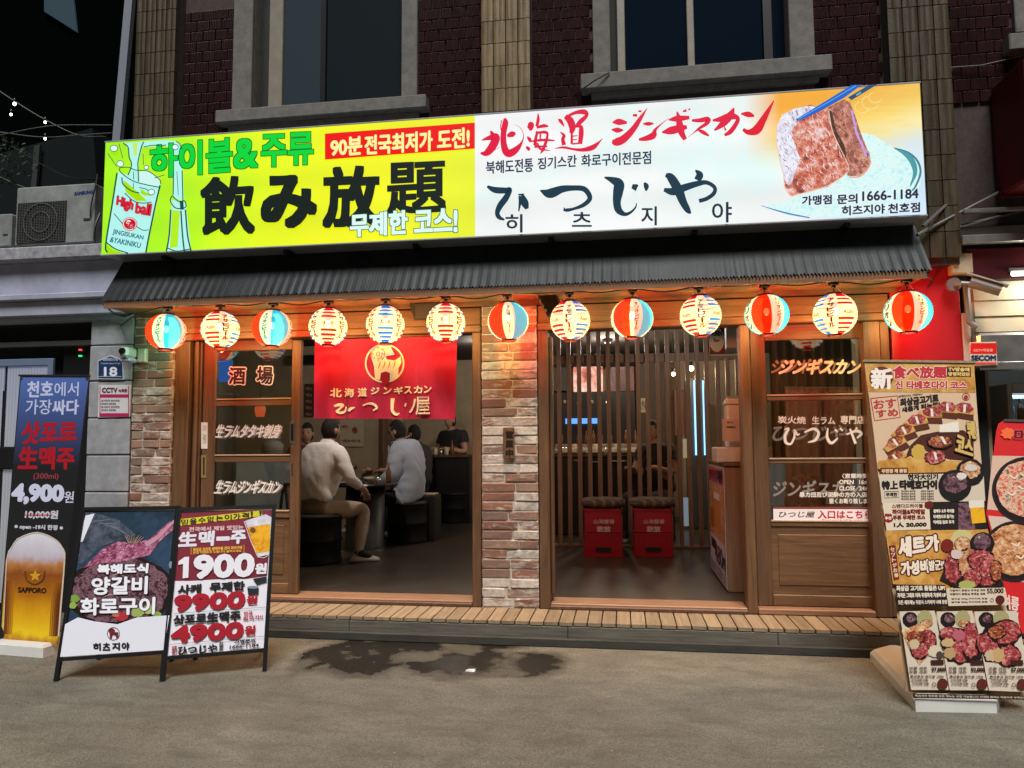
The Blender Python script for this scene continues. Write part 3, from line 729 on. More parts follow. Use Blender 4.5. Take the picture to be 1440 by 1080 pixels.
# ================================================================== BACKLIT SIGNBOARD
SY = -.385
sg = thing('lit_signboard', 'long backlit signboard in yellow and white above the awning with drink and grilled meat pictures', 'sign', (-1.05, -.2, 3.0))
SX0, SX1 = -4.225, 2.12; SZ0, SZ1 = 3.012, 3.972
m_cab = plain('sign_cabinet_metal', (.30, .32, .36), .5, .1)
b = MB(); b.box(SX0, SX1, SY + .003, -.085, SZ0 + .004, SZ1 - .004, .006); b.build('cabinet', m_cab, sg)
for z in (SZ0, SZ1):
    b = MB(); b.box(SX0 - .003, SX1 + .003, SY - .005, SY + .03, z - .006, z + .006, .002); b.build('edge_trim', m_cab, sg)
for x in np.linspace(SX0 + .5, SX1 - .5, 6):
    b = MB(); b.box(x - .02, x + .02, -.3, .01, SZ0 - .03, SZ0 - .001, .003); b.build('bracket', m_black, sg)
def sign_face():
    q = N('sign_face'); g = q.n('NewGeometry'); sep = q.n('SeparateXYZ'); q.l(g.outputs['Position'], sep.inputs[0]); X, Z = sep.outputs['X'], sep.outputs['Z']
    p = q.pos((1, 1, 1.6)); nz = q.noise(p, 1.3, 3, .5)
    div = AX(668, 250, SY); f0 = AX(1050, 250, SY); f1 = AX(1100, 250, SY)
    # print in yellow, the uneven tube glow coloured in as lime; white; an orange to pale blue photograph on the right
    u = q.math('DIVIDE', q.math('SUBTRACT', X, SX0), div - SX0)
    yel = q.ramp(q.math('ADD', u, q.math('MULTIPLY', q.math('SUBTRACT', nz, .5), .5)), [(0, 'A4F400'), (.25, 'B8F800'), (.45, 'E2FA04'), (.72, 'F4F60A'), (1, 'E6F028')])
    wht = q.ramp(nz, [(.3, 'DDF4F2'), (.5, 'EEF2F0'), (.7, 'F2F2F4')])
    v = q.math('DIVIDE', q.math('SUBTRACT', Z, SZ0), SZ1 - SZ0)
    st = q.noise(q.pos((1, 1, 9)), 4, 4, .6)
    w2 = q.math('MULTIPLY_ADD', q.math('SUBTRACT', X, f1), -.28); w2.node.inputs[2].default_value = 0.08
    vv = q.math('ADD', q.math('ADD', v, w2), q.math('MULTIPLY', q.math('SUBTRACT', st, .5), .22))
    pic = q.ramp(vv, [(0, 'CFE6FA'), (.36, 'DCEBF0'), (.52, 'F6E9A8'), (.68, 'F8D468'), (.95, 'F4A92C')])
    fx = q.math('DIVIDE', q.math('SUBTRACT', X, f0), f1 - f0, True); fz = q.math('MULTIPLY', q.math('SUBTRACT', v, .38), 4, True)
    fx2 = q.math('MULTIPLY', q.math('SUBTRACT', X, f1 + .05), 2.5, True)
    c2 = q.mix(q.math('MAXIMUM', q.math('MULTIPLY', fx, fz), fx2), wht, pic)
    col = q.mix(q.math('GREATER_THAN', X, div), yel, c2)
    tb_ = q.math('MULTIPLY', q.math('SINE', q.math('MULTIPLY', Z, 19.0)), .035); es = q.math('ADD', q.math('ADD', 1.0, tb_), q.math('MULTIPLY', q.math('SUBTRACT', q.noise(q.pos((.8, 1, 1)), 1.6, 3, .5), .5), .22))
    q.set(Base_Color=(.03, .03, .03), Roughness=.3, Emission_Color=col, Emission_Strength=es)
    return q.m
b = MB(); b.add([(SX0 + .004, SY - .0005, SZ0 + .006), (SX1 - .004, SY - .0005, SZ0 + .006), (SX1 - .004, SY - .0005, SZ1 - .006), (SX0 + .004, SY - .0005, SZ1 - .006)], [(0, 1, 2, 3)]); b.build('lit_face', sign_face(), sg)
E_ = .95
# --- picture of the highball glass and bottle neck
pr = Print((0, SY, 0), (0, -1, 0), E_)
o6 = lambda x, y: (140 + x / 6.35, 190 + y / 6.35)          # from a 6.35x enlargement of the sign's left end
def P6(L): return [o6(*p[:2]) + tuple(q / 6.35 for q in p[2:]) for p in L]
ice, lime, ol, wt = 'B4F6EE', 'A8E400', '0C5048', 'E0FFF8'
pr.poly(P6([(200, 75), (400, 58), (380, 110), (350, 240), (350, 420), (265, 370), (285, 240), (260, 120)]), ice)
pr.poly(P6([(385, 110), (400, 58), (600, 45), (690, 55), (730, 100), (735, 320), (670, 330), (665, 150), (600, 95)]), ice)
pr.poly(P6([(170, 330), (545, 455), (510, 620), (415, 1048), (240, 1062), (130, 1020), (60, 960)]), ice)
pr.poly(P6([(340, 330), (430, 320), (530, 380), (545, 450), (430, 450), (350, 420)]), 'CFF8F0')
pr.poly(P6([(60, 985), (130, 1035), (240, 1062), (60, 1066)]), lime)
pr.poly(P6([(665, 320), (745, 320), (755, 590), (660, 560)]), ice); pr.poly(P6([(645, 580), (780, 610), (775, 660), (820, 1035), (610, 1035), (645, 660)]), ice)
pr.poly(P6([(650, 670), (720, 680), (700, 1000), (630, 1010)]), 'B4F020')
pr.poly(P6([(240, 510), (330, 590), (430, 590), (300, 470), (215, 400), (215, 430)]), lime); pr.poly(P6([(370, 480), (470, 545), (400, 540), (370, 520)]), lime)
pr.poly(P6([(205, 85), (250, 80), (240, 120)]), lime); pr.poly(P6([(300, 75), (345, 70), (335, 180), (310, 190)]), 'C8F060')
for s_, w in (([(160, 340), (120, 600), (60, 975), (72, 1050)], 2.2), ([(545, 450), (500, 640), (440, 930), (418, 1050)], 2.2), ([(180, 300), (200, 340), (300, 410), (420, 445), (545, 470)], 1.3),
              ([(180, 295), (260, 290), (330, 315), (440, 325), (540, 400), (550, 440)], 1.2), ([(205, 380), (215, 440), (290, 500), (360, 520)], 1.6), ([(360, 470), (430, 490), (470, 540)], 1.1),
              ([(230, 520), (310, 590), (390, 610), (470, 600)], 1.3), ([(66, 960), (150, 1020), (260, 1055)], 1.6), ([(215, 75), (260, 110), (270, 200), (290, 250), (285, 300), (260, 360)], 1.5),
              ([(400, 65), (380, 110), (350, 240), (350, 300), (355, 420)], 1.5), ([(400, 110), (480, 95), (560, 100), (600, 90)], 1.2), ([(310, 330), (312, 400)], 1), ([(308, 430), (310, 480)], 1),
              ([(80, 165), (160, 285)], .9), ([(180, 80), (215, 210)], .9), ([(395, 170), (400, 270)], .9), ([(690, 60), (720, 80), (745, 130)], 1.2), ([(668, 330), (665, 540)], 1.4), ([(745, 320), (752, 590)], 1.4),
              ([(655, 545), (640, 590), (680, 650), (740, 660), (780, 640), (765, 590), (720, 600), (655, 545)], 1.5), ([(740, 590), (745, 670)], 5), ([(645, 670), (630, 900), (605, 1040)], 2), ([(775, 670), (795, 900), (825, 1035)], 2),
              ([(735, 680), (750, 900), (765, 1035)], 2), ([(608, 1010), (700, 1040), (825, 1020)], 1.4), ([(700, 330), (712, 540)], .8), ([(500, 390), (590, 360)], 1), ([(140, 705), (215, 795)], 1.1), ([(340, 820), (400, 855), (450, 850)], 1.1)):
    pr.stroke([o6(*p) + (w * 1.0,) for p in s_], ol, n=5)
for x, y, r in ((140, 125, 30), (197, 262, 28), (430, 295, 18), (475, 515, 26), (688, 115, 24)):
    pr.ell(*o6(x, y), r / 6.35 + .9, r * .85 / 6.35 + .9, ol); pr.ell(*o6(x, y), r / 6.35, r * .85 / 6.35, wt)
pr.text('High', [o6(175, 550), o6(320, 590), o6(300, 700), o6(165, 650)], 'F01838', .5, '400010', 1.1, False); pr.text('ball', [o6(345, 610), o6(478, 625), o6(462, 725), o6(335, 700)], 'F01838', .5, '400010', 1.1, False)
pr.ell(*o6(285, 800), 10.5, 9.5, 'D01030'); pr.ring(*o6(285, 800), 9, 8, 1.0, wt); pr.ell(*o6(275, 785), 3.5, 3, wt); pr.ell(*o6(295, 815), 4.5, 3, wt); pr.text('酒', [o6(255, 780), o6(325, 780), o6(325, 840), o6(255, 840)], 'D01030', .5)
pr.text('JINGISUKAN', [o6(140, 845), o6(410, 905), o6(402, 950), o6(130, 900)], '087088', .25); pr.text('&YAKINIKU', [o6(120, 915), o6(388, 970), o6(378, 1015), o6(105, 960)], '087088', .25)
pr.build('drink_picture', sg)
# --- big lettering, yellow half
pr = Print((0, SY, 0), (0, -1, 0), E_); pr.h = .004
pr.text('하이볼', [(213, 206), (326, 194), (326, 241), (213, 250)], '04D83C', 1.6, '046428', 2.8)
pr.text('&', [(330, 198), (362, 195), (362, 235), (330, 237)], '04D83C', 1.6, '046428', 2.8)
pr.text('주류', [(369, 190), (440, 187), (440, 230), (369, 235)], '04D83C', 1.6, '046428', 2.8)
pr.cut('lettering', sg); pr.poly([(457.5, 188.5), (668, 173), (668, 209.5), (457.5, 225)], 'F01414')
pr.text('90분', [(466, 196), (509, 192.5), (509, 217), (466, 220.5)], 'FBF8A0', 1.0); pr.text('전국최저가', [(514, 192), (608, 184.5), (608, 212), (514, 218)], 'FBF8A0', 1.0); pr.text('도전!', [(616, 184), (660, 180), (660, 207), (616, 210.5)], 'FBF8A0', 1.0)
ink1 = '14201C'; pr.cut('slogan_strip', sg)
pr.text('飲', [(285, 253), (357, 248), (357, 327), (285, 330)], ink1, 3.0); pr.text('み', [(371, 250), (443, 250), (443, 318), (371, 318)], ink1, 4.4)
pr.text('放', [(457, 239), (532, 235), (532, 316), (457, 319)], ink1, 3.6); pr.text('題', [(546, 232), (626, 228), (626, 298), (546, 304)], ink1, 2.4)
pr.cut('lettering', sg); pr.text('무제한', [(494, 303), (573, 297), (573, 329), (494, 333)], 'DDFCF4', 1.5, '1E5A50', 2.6); pr.text('코스!', [(584, 297), (643, 294), (643, 326), (584, 329)], 'DDFCF4', 1.5, '1E5A50', 2.6)
pr.build('lettering', sg)
# --- brush lettering, white half (from 6x enlargements)
a6 = lambda x, y: (660 + x / 6, 130 + y / 6); b6 = lambda x, y: (860 + x / 6, 130 + y / 6)
pr = Print((0, SY, 0), (0, -1, 0), E_); pr.h = .004
R_, D_ = 'E0083C', '0C3448'
def S(f, pts, c, n=5): pr.stroke([f(p[0], p[1]) + (p[2] / 6,) for p in pts], c, n=n)
for pts in ([(105, 405, 8), (170, 385, 40), (225, 375, 60), (215, 420, 70), (180, 480, 66), (140, 515, 50), (95, 515, 14)], [(180, 325, 10), (200, 360, 40), (240, 410, 40)], [(210, 490, 6), (260, 465, 3)],
            [(300, 220, 20), (305, 260, 50), (290, 340, 48), (290, 430, 52), (310, 500, 62), (345, 515, 66), (400, 480, 50), (445, 420, 16), (458, 360, 6), (430, 300, 4), (385, 275, 2)], [(320, 370, 20), (360, 355, 50), (390, 345, 20)], [(275, 235, 8), (265, 290, 8), (275, 340, 10)],
            # kai
            [(495, 270, 14), (515, 280, 66), (520, 325, 20)], [(490, 375, 10), (510, 400, 32), (525, 410, 10)], [(480, 460, 16), (500, 480, 32), (500, 495, 10)],
            [(580, 178, 6), (582, 230, 26), (570, 290, 24)], [(570, 300, 20), (630, 285, 30), (668, 290, 12)], [(575, 330, 20), (560, 400, 26), (555, 450, 30)], [(560, 345, 18), (640, 340, 26), (660, 360, 20), (645, 430, 26), (620, 490, 24), (600, 520, 6)],
            [(505, 420, 8), (570, 410, 20), (640, 405, 22), (722, 410, 10)], [(550, 460, 26), (600, 460, 18), (660, 460, 12)], [(600, 350, 14), (600, 400, 14)], [(575, 430, 14), (600, 480, 20), (680, 495, 6)],
            # michi
            [(750, 230, 6), (770, 245, 30), (800, 290, 10)], [(810, 205, 40), (850, 240, 60), (870, 300, 56), (860, 350, 30)], [(830, 205, 20), (900, 175, 30), (970, 170, 44), (990, 200, 30), (940, 250, 40), (900, 290, 20)],
            [(865, 300, 16), (865, 440, 22)], [(870, 300, 16), (935, 290, 30), (945, 340, 42), (935, 440, 36)], [(870, 375, 12), (915, 370, 8)], [(870, 405, 10), (910, 402, 8)], [(868, 440, 14), (930, 435, 14)],
            [(770, 340, 10), (800, 370, 26), (790, 400, 30), (800, 450, 36)], [(725, 478, 6), (800, 470, 20), (880, 485, 20), (960, 490, 32), (1040, 470, 44), (1090, 430, 20), (1125, 395, 3)]):
    S(a6, pts, R_)
for pts in ([(8, 260, 10), (60, 255, 54), (130, 262, 20)], [(0, 320, 10), (50, 325, 44), (100, 325, 10)], [(5, 420, 30), (40, 425, 66), (100, 400, 66), (180, 320, 50), (240, 230, 34), (300, 140, 4)], [(180, 200, 20), (215, 200, 26)], [(225, 165, 14), (252, 168, 18)],
            [(265, 272, 10), (310, 272, 34), (355, 270, 10)], [(230, 405, 20), (290, 395, 44), (350, 370, 56), (370, 320, 24), (430, 265, 8), (485, 225, 3)],
            [(550, 170, 10), (565, 220, 40), (575, 290, 60), (590, 350, 52), (620, 405, 34)], [(480, 240, 10), (550, 230, 50), (655, 220, 30)], [(425, 345, 14), (500, 330, 66), (580, 310, 56), (635, 300, 30)], [(600, 170, 12), (630, 160, 26)], [(645, 155, 10), (662, 148, 16)],
            [(675, 245, 20), (740, 245, 36), (810, 235, 44), (800, 270, 34), (740, 310, 22), (690, 350, 8), (645, 385, 3)], [(720, 320, 10), (770, 345, 34), (820, 375, 14)],
            [(850, 245, 16), (920, 235, 48), (1000, 210, 60), (1060, 225, 36), (1050, 270, 36), (1000, 340, 40), (950, 370, 22)], [(1030, 140, 10), (1000, 200, 60), (940, 270, 56), (865, 330, 14)], [(945, 290, 4), (960, 330, 20)],
            [(1090, 190, 14), (1150, 195, 48), (1200, 210, 16)], [(1105, 320, 26), (1150, 345, 44), (1220, 325, 76), (1275, 240, 56), (1320, 160, 34), (1365, 80, 8)]):
    S(b6, pts, 'E00428' if pts[0][0] > 1080 else R_)
pr.cut('brush_lettering', sg)
for f, pts in ((a6, [(155, 800, 20), (220, 830, 52), (310, 835, 50), (345, 830, 40), (310, 900, 52), (265, 960, 52), (240, 1020, 40), (255, 1060, 36), (300, 1082, 14)]), (a6, [(415, 870, 12), (465, 870, 20)]), (a6, [(440, 880, 50), (470, 940, 66), (490, 990, 30)]), (a6, [(420, 1010, 10), (430, 940, 22), (425, 880, 14)]),
               (a6, [(600, 835, 10), (680, 860, 80), (780, 825, 62), (870, 815, 46), (960, 820, 46), (1005, 860, 44), (1015, 910, 40), (960, 960, 34), (880, 990, 24), (830, 1000, 30), (795, 1000, 16)]), (a6, [(800, 980, 10), (815, 1010, 14)]),
               (a6, [(1140, 725, 12), (1200, 745, 50), (1260, 780, 88), (1255, 850, 84), (1245, 930, 66), (1260, 1000, 60), (1310, 1035, 34), (1360, 1020, 22), (1400, 980, 14), (1412, 940, 6)]), (a6, [(1375, 800, 40), (1415, 815, 56)]),
               (b6, [(172, 800, 30), (205, 810, 56), (215, 815, 40)]), (b6, [(275, 770, 16), (292, 800, 44), (290, 840, 14)]),
               (b6, [(440, 830, 30), (520, 845, 66), (620, 810, 60), (720, 780, 48), (800, 770, 36), (865, 810, 32), (860, 860, 34), (800, 905, 34), (735, 925, 34)]), (b6, [(455, 705, 30), (500, 730, 70), (560, 830, 80), (600, 930, 66), (640, 1000, 50), (665, 1030, 16)]), (b6, [(705, 665, 12), (740, 705, 60), (720, 750, 56)])):
    S(f, pts, D_, n=7)
pr.cut('brush_lettering', sg)
pr.text('북해도전통', [(684.5, 229), (750, 224), (750, 243), (684.5, 246)], '0C2C4C', .45); pr.text('징기스칸', [(757, 224), (811, 219.5), (811, 236), (757, 240)], '0C2C4C', .45); pr.text('화로구이전문점', [(818, 220), (915, 214), (915, 232), (818, 236)], '0C2C4C', .45)
for s_, x, y, w, h in (('히', 712, 303, 23, 25), ('츠', 805, 300, 27, 20), ('지', 902, 292, 21, 26), ('야', 1001, 286, 27, 28)): pr.text(s_, (x, y, w, h), '102C3C', .5)
pr.build('lettering', sg)
# --- picture of grilled meat over rice
c6 = lambda x, y: (1080 + x / 6, 120 + y / 6)
def P_(f, L): return [f(*p) for p in L]
pr = Print((0, SY, 0), (0, -1, 0), E_)
m_rice = food_mat('rice', ['A4E8EC', 'C4F4F4', 'E4FCFA', 'D4F4F0'], 50, .95); m_meat1 = food_mat('seared_meat', ['4A140C', '9A2C1C', 'CC5A3C', 'E89A80', 'F0DCE0'], 30, .9, 2.5)
m_meat2 = food_mat('meat_side', ['3C2418', '8A4434', 'C4705A', 'E4A890'], 34, .85, 2.5); m_meat3 = food_mat('marbled_fat', ['B0707A', 'D4C4DC', 'E6ECFA', 'F4F4FC'], 32, .95, 2.0); m_bowl = ink('3E8498', .9)
pr.poly(P_(c6, [(0, 1040), (120, 1068), (330, 1100), (600, 1115), (900, 1100), (1100, 1050), (1220, 960), (1285, 830), (1290, 700), (1240, 600), (1150, 530), (1060, 520), (1000, 700), (600, 900), (300, 960), (0, 1000)]), m_rice)
pr.poly(P_(c6, [(600, 800), (740, 420), (790, 400), (900, 425), (1060, 530), (1160, 590), (1220, 660), (1245, 740), (1200, 850), (1100, 950), (900, 1050), (400, 1070), (60, 1020), (300, 920)]), m_rice)
pr.stroke([c6(*p[:2]) + (p[2] / 6,) for p in ((1065, 530, 10), (1150, 570, 40), (1215, 640, 50), (1240, 740, 36), (1200, 850, 10))], '4E9CA4', n=6)
pr.stroke([c6(*p[:2]) + (p[2] / 6,) for p in ((1060, 525, 4), (1180, 565, 12), (1260, 640, 18), (1285, 740, 18), (1240, 860, 16), (1200, 900, 10))], m_bowl, n=6)
pr.stroke([c6(*p[:2]) + (p[2] / 6,) for p in ((-60, 1015, 4), (50, 1050, 10), (180, 1085, 14), (350, 1118, 10))], '3C8CC8', n=6)
pr.poly(P_(c6, [(500, 190), (640, 120), (690, 145), (735, 260), (780, 400), (860, 600), (868, 660), (840, 710), (770, 770), (670, 765), (640, 640), (560, 430), (520, 280)]), m_meat2)
pr.stroke([c6(*p) + (3.2,) for p in ((705, 215), (725, 300), (745, 400), (790, 500), (830, 600))], 'C8A0E8', n=6)
pr.stroke([c6(*p) + (1.6,) for p in ((868, 640), (840, 710), (770, 772), (680, 775))], 'F0A088', n=6)
pr.stroke([c6(*p[:2]) + (p[2] / 6,) for p in ((520, 220, 30), (560, 400, 44), (620, 520, 50), (650, 640, 20))], '4A3424', n=6)
pr.poly(P_(c6, [(75, 340), (120, 250), (220, 200), (360, 165), (480, 195), (510, 220), (540, 380), (600, 520), (650, 620), (680, 720), (620, 780), (500, 860), (380, 890), (240, 925), (190, 935), (140, 860), (130, 760), (100, 640), (70, 480)]), m_meat1)
pr.poly(P_(c6, [(75, 340), (120, 250), (220, 200), (340, 175), (420, 190), (250, 300), (200, 380), (220, 500), (270, 620), (230, 720), (200, 830), (160, 850), (130, 760), (100, 640), (70, 480)]), m_meat3)
pr.stroke([c6(*p) + (1.2,) for p in ((75, 340), (70, 480), (100, 640), (130, 760), (140, 860), (190, 935), (240, 925), (380, 890), (500, 850), (600, 790), (680, 720), (650, 620), (600, 520), (540, 380), (510, 220))], 'F4C8B4', n=4)
mp1 = P_(c6, [(75, 340), (120, 250), (220, 200), (360, 165), (480, 195), (510, 220), (540, 380), (600, 520), (650, 620), (680, 720), (620, 780), (500, 860), (380, 890), (240, 925), (190, 935), (140, 860), (130, 760), (100, 640), (70, 480)])
random.seed(77); pr.hatch(mp1, 190, ['FBEFF2', 'F4DCE0', '9C2A20', 'C84030', '6A1A14', 'F8F4FC', 'E88468'], 9, 62, .9)
pr.hatch(P_(c6, [(75, 340), (120, 250), (220, 200), (340, 175), (420, 190), (250, 300), (200, 380), (220, 500), (270, 620), (230, 720), (200, 830), (160, 850), (130, 760), (100, 640), (70, 480)]), 60, ['8A8CA8', 'FFFFFF', 'C8B8D8', 'A07890'], 6, 70, .7)
pr.hatch(P_(c6, [(500, 190), (640, 120), (690, 145), (735, 260), (780, 400), (860, 600), (868, 660), (840, 710), (770, 770), (670, 765), (640, 640), (560, 430), (520, 280)]), 90, ['3A1C14', '5A2A1C', 'E8B49C', 'B05A44', '2A140E'], 7, 60, .8)
pr.hatch(P_(c6, [(600, 820), (900, 450), (1150, 620), (1230, 740), (1100, 950), (900, 1030), (400, 1060)]), 150, ['F4FFFC', '7CCCD0', 'D8F8F4', 'FFFFFF'], 2.6, 20, .6)
pr.poly(P_(c6, [(235, 290), (700, 5), (790, 0), (640, 110), (490, 195), (300, 290), (240, 308)]), '1460C8'); pr.stroke([c6(*p) + (1.5,) for p in ((250, 292), (500, 150), (740, 8))], '50A0F0', n=3)
pr.poly(P_(c6, [(670, 108), (850, 2), (918, 0), (700, 132)]), '1C5078'); pr.stroke([c6(*p) + (2.2,) for p in ((740, 90), (780, 65))], '78B0D0', n=2)
for q_ in ((860, 150, 12), (900, 110, 9), (790, 190, 10)): pr.ring(*c6(q_[0], q_[1]), q_[2], q_[2] * .8, .8, 'FCE8A0', 20, 250, 14)
dk = '1A2848'
for s_, q_ in (('가맹점', (1127.5, 277, 41, 12.5)), ('문의', (1176.5, 275, 28, 13)), ('1666-1184', (1212, 270.5, 78, 13))):
    x, y, w, h = q_; pr.text(s_, [(x, y), (x + w, y - w * .05), (x + w, y + h - w * .05), (x, y + h)], dk, .6, 'E8F4F8', 1.5)
for s_, q_ in (('히츠지야', (1183, 291, 60, 13)), ('천호점', (1248, 288, 44, 13))):
    x, y, w, h = q_; pr.text(s_, [(x, y), (x + w, y - w * .05), (x + w, y + h - w * .05), (x, y + h)], dk, .6, 'E8F4F8', 1.5)
pr.build('meat_picture', sg)
b = MB(); b.beam(at(1180, 330, -.06), at(1204, 326, -.30), .02, .02); 
# steel stay rods at the right end of the sign
b = MB()
for A, B in (((1298, 318, -.3), (1345, 275, -.05)), ((1290, 330, -.2), (1440, 252, .0)), ((1302, 330, -.1), (1440, 296, .0))): b.tube([at(*A), at(*B)], .012, 6)
tag(b.build('stay_rods', plain('grimy_steel', (.10, .10, .10), .6, .3)), 'thin steel stay rods reaching from the right end of the signboard to the next building', 'rods')

# ================================================================== PAPER LANTERNS
def paper(name, c, s):
    q = N(name); col = lin(c); e = q.n('Emission'); e.inputs[0].default_value = (*col, 1); e.inputs[1].default_value = s
    d = q.n('BsdfDiffuse'); d.inputs[0].default_value = (*[min(1, x * .3) for x in col], 1)
    t = q.n('BsdfTransparent'); t.inputs[0].default_value = (*[min(1, x * .9 + .02) for x in col], 1)
    a = q.n('AddShader'); q.l(e.outputs[0], a.inputs[0]); q.l(d.outputs[0], a.inputs[1])
    m = q.n('MixShader'); m.inputs[0].default_value = .34; q.l(a.outputs[0], m.inputs[1]); q.l(t.outputs[0], m.inputs[2]); q.l(m.outputs[0], q.out.inputs[0]); return q.m
pm_ = [paper('cream_paper', 'FFE6BC', 1.05), paper('red_paper', 'F8300C', 1.05), paper('teal_paper', '40CCE8', 1.0), paper('blue_stripe_paper', '2080D8', 1.0), paper('crimson_stripe_paper', 'E01020', 1.0)]
m_lred = ink('A80808', .35); m_ldk = ink('8A2A18', .2); m_lgrn = ink('5A6A30', .2)
def lantern(px, py, rpx, kind, front, label):
    LY = -.30; c = at(px, py, LY); rx = .158 if kind == 'A' else .150; rz = .142 if kind == 'A' else .146
    T = thing('paper_lantern', label, 'lantern', (c[0], c[1], c[2] + rz + .09), 'paper lanterns in a row under the awning')
    view = math.degrees(math.atan2(CAM[0] - c[0], LY - CAM[1])); f0 = front + view
    if kind == 'A': seq = [(35, 0, 'a'), (55, 2, ''), (35, 0, 'b'), (55, 1, ''), (35, 0, 'a'), (55, 2, ''), (35, 0, 'b'), (55, 1, '')]
    else: seq = [(40, 0, 't'), (50, 3, 'm'), (40, 0, 't'), (50, 4, 'm')] * 2
    start = f0 - seq[0][0] / 2; n = 72; nr = 20
    def sec(a):
        d = (a - start) % 360
        for w, k, s_ in seq:
            if d < w: return k
            d -= w
        return 0
    mb = MB(); prof = []
    for i in range(nr * 2 + 1):
        t = math.radians(20 + 140 * i / (nr * 2)); g = 1.0 if i % 2 else .962
        prof.append((rx * math.sin(t) * g, rz * 1.04 * math.cos(t)))
    V = []
    for r, z in prof:
        for j in range(n):
            a = math.radians(360 * j / n); V.append((c[0] + r * math.sin(a), c[1] - r * math.cos(a), c[2] + z))
    mb.v = [tuple(map(float, p)) for p in V]
    for i in range(nr * 2):
        ring = i // 2
        for j in range(n):
            k = sec(360 * (j + .5) / n)
            if k in (3, 4):
                if ring in (0, 1, nr - 1, nr - 2): pass
                elif 8 <= ring <= 11: k = 0
                elif ring % 2: k = 0
            mb.f.append((i * n + j, i * n + (j + 1) % n, (i + 1) * n + (j + 1) % n, (i + 1) * n + j)); mb.m.append(k)
    mb.build('paper_shell', pm_, T, smooth=True)
    # writing
    tm = [m_lred, m_ldk, m_lgrn]
    def put(s_, az, z0, z1, w, k, bold=0.0):
        Vg, Fg = glyphs(s_)
        if not len(Vg): return
        lo = Vg.min(0); sz = np.maximum(Vg.max(0) - lo, 1e-6); uv = (Vg - lo) / sz
        if s_ == 'ー': uv = np.stack([.5 + (uv[:, 1] - .5) * .2, 1 - uv[:, 0]], 1)
        offs = [(0, 0)] + ([(bold, 0), (-bold, 0), (0, bold), (0, -bold)] if bold else [])
        for q_, (ox, oz) in enumerate(offs):
            out = []
            for u, v in uv:
                z = z0 + (z1 - z0) * v + oz; ct = max(-.98, min(.98, z / (rz * 1.04))); R = rx * math.sqrt(1 - ct * ct) + .0035 + q_ * .00025
                a = math.radians(az) + ((u - .5) * w + ox) / rx; out.append((c[0] + R * math.sin(a), c[1] - R * math.cos(a), c[2] + z))
            tb.add(out, Fg, k)
    a = start
    for w, k, s_ in seq:
        m = a + w / 2; d = (m - view + 180) % 360 - 180
        if abs(d) < 95:
            tb = MB(); st = {'a': 'オリオンビール', 'b': 'オリオン', 't': 'アサヒビール'}.get(s_)
            if st:
                H = .21; h = H / len(st)
                for i, ch in enumerate(st):
                    zt = H / 2 - i * h; nar = math.sqrt(max(.2, 1 - (zt / rz) ** 2)); put(ch, m, zt - h * .86, zt - h * .06, {'a': .032, 'b': .050, 't': .050}[s_] * (.6 + .4 * nar), 1 if s_ == 'a' else 0, .0015 if s_ == 'a' else .003)
            if s_ == 'm': put('Asahi', m, -.016, .014, .072, 2, .0008)
            if tb.v: tb.build('lettering', tm, T)
        a += w
    tb = None
    ct = MB(); rt = rx * math.sin(math.radians(20)); zt = rz * 1.04 * math.cos(math.radians(20))
    ct.lathe([(rt, zt - .004), (rt + .004, zt), (rt + .004, zt + .012), (rt - .008, zt + .012), (rt - .008, zt - .004)], c, 24, cap=False); ct.build('top_rim', ink('B01418', .12), T)
    ct = MB(); ct.lathe([(rt, -zt + .004), (rt + .004, -zt), (rt + .004, -zt - .012), (rt - .008, -zt - .012), (rt - .008, -zt + .004)], c, 24, cap=False); ct.build('bottom_rim', ink('B01418', .12), T)
    hz = 2.572; w_ = MB()
    for s2 in (-1, 1): w_.tube([(c[0] + s2 * rt, c[1], c[2] + zt + .01), (c[0] + s2 * .02, c[1], c[2] + zt + .05), (c[0], c[1], min(hz, c[2] + zt + .065))], .0022, 4)
    w_.build('wire_handle', m_steel, T)
    k_ = MB(); k_.tube([(c[0], c[1], hz - .01), (c[0], c[1], c[2] + .06)], .004, 5); k_.lathe([(.0, .0), (.018, 0), (.02, .03), (.014, .045), (0, .045)], (c[0], c[1], c[2] + .05), 12); k_.build('lamp_holder', m_black, T)
    h_ = MB(); h_.box(c[0] - .035, c[0] + .035, c[1] - .02, c[1] + .02, hz - .012, hz + .012, .004); h_.lathe([(.012, -.012), (.016, -.03), (.004, -.034)], (c[0], c[1], hz), 10); h_.build('hook', m_black, T)
    u_ = MB(); u_.ell((c[0], c[1], c[2] + .022), (.021, .021, .028), 12, 8); u_.build('bulb', emit('warm_bulb', (1.0, .80, .48), 14), T, smooth=True)
    T.rotation_euler = (U(-.03, .03), U(-.05, .05), U(-.06, .06))
    lamp('bulb_light', (c[0], c[1], c[2] - .045), 38, (1.0, .56, .24), .02, T)
    return c
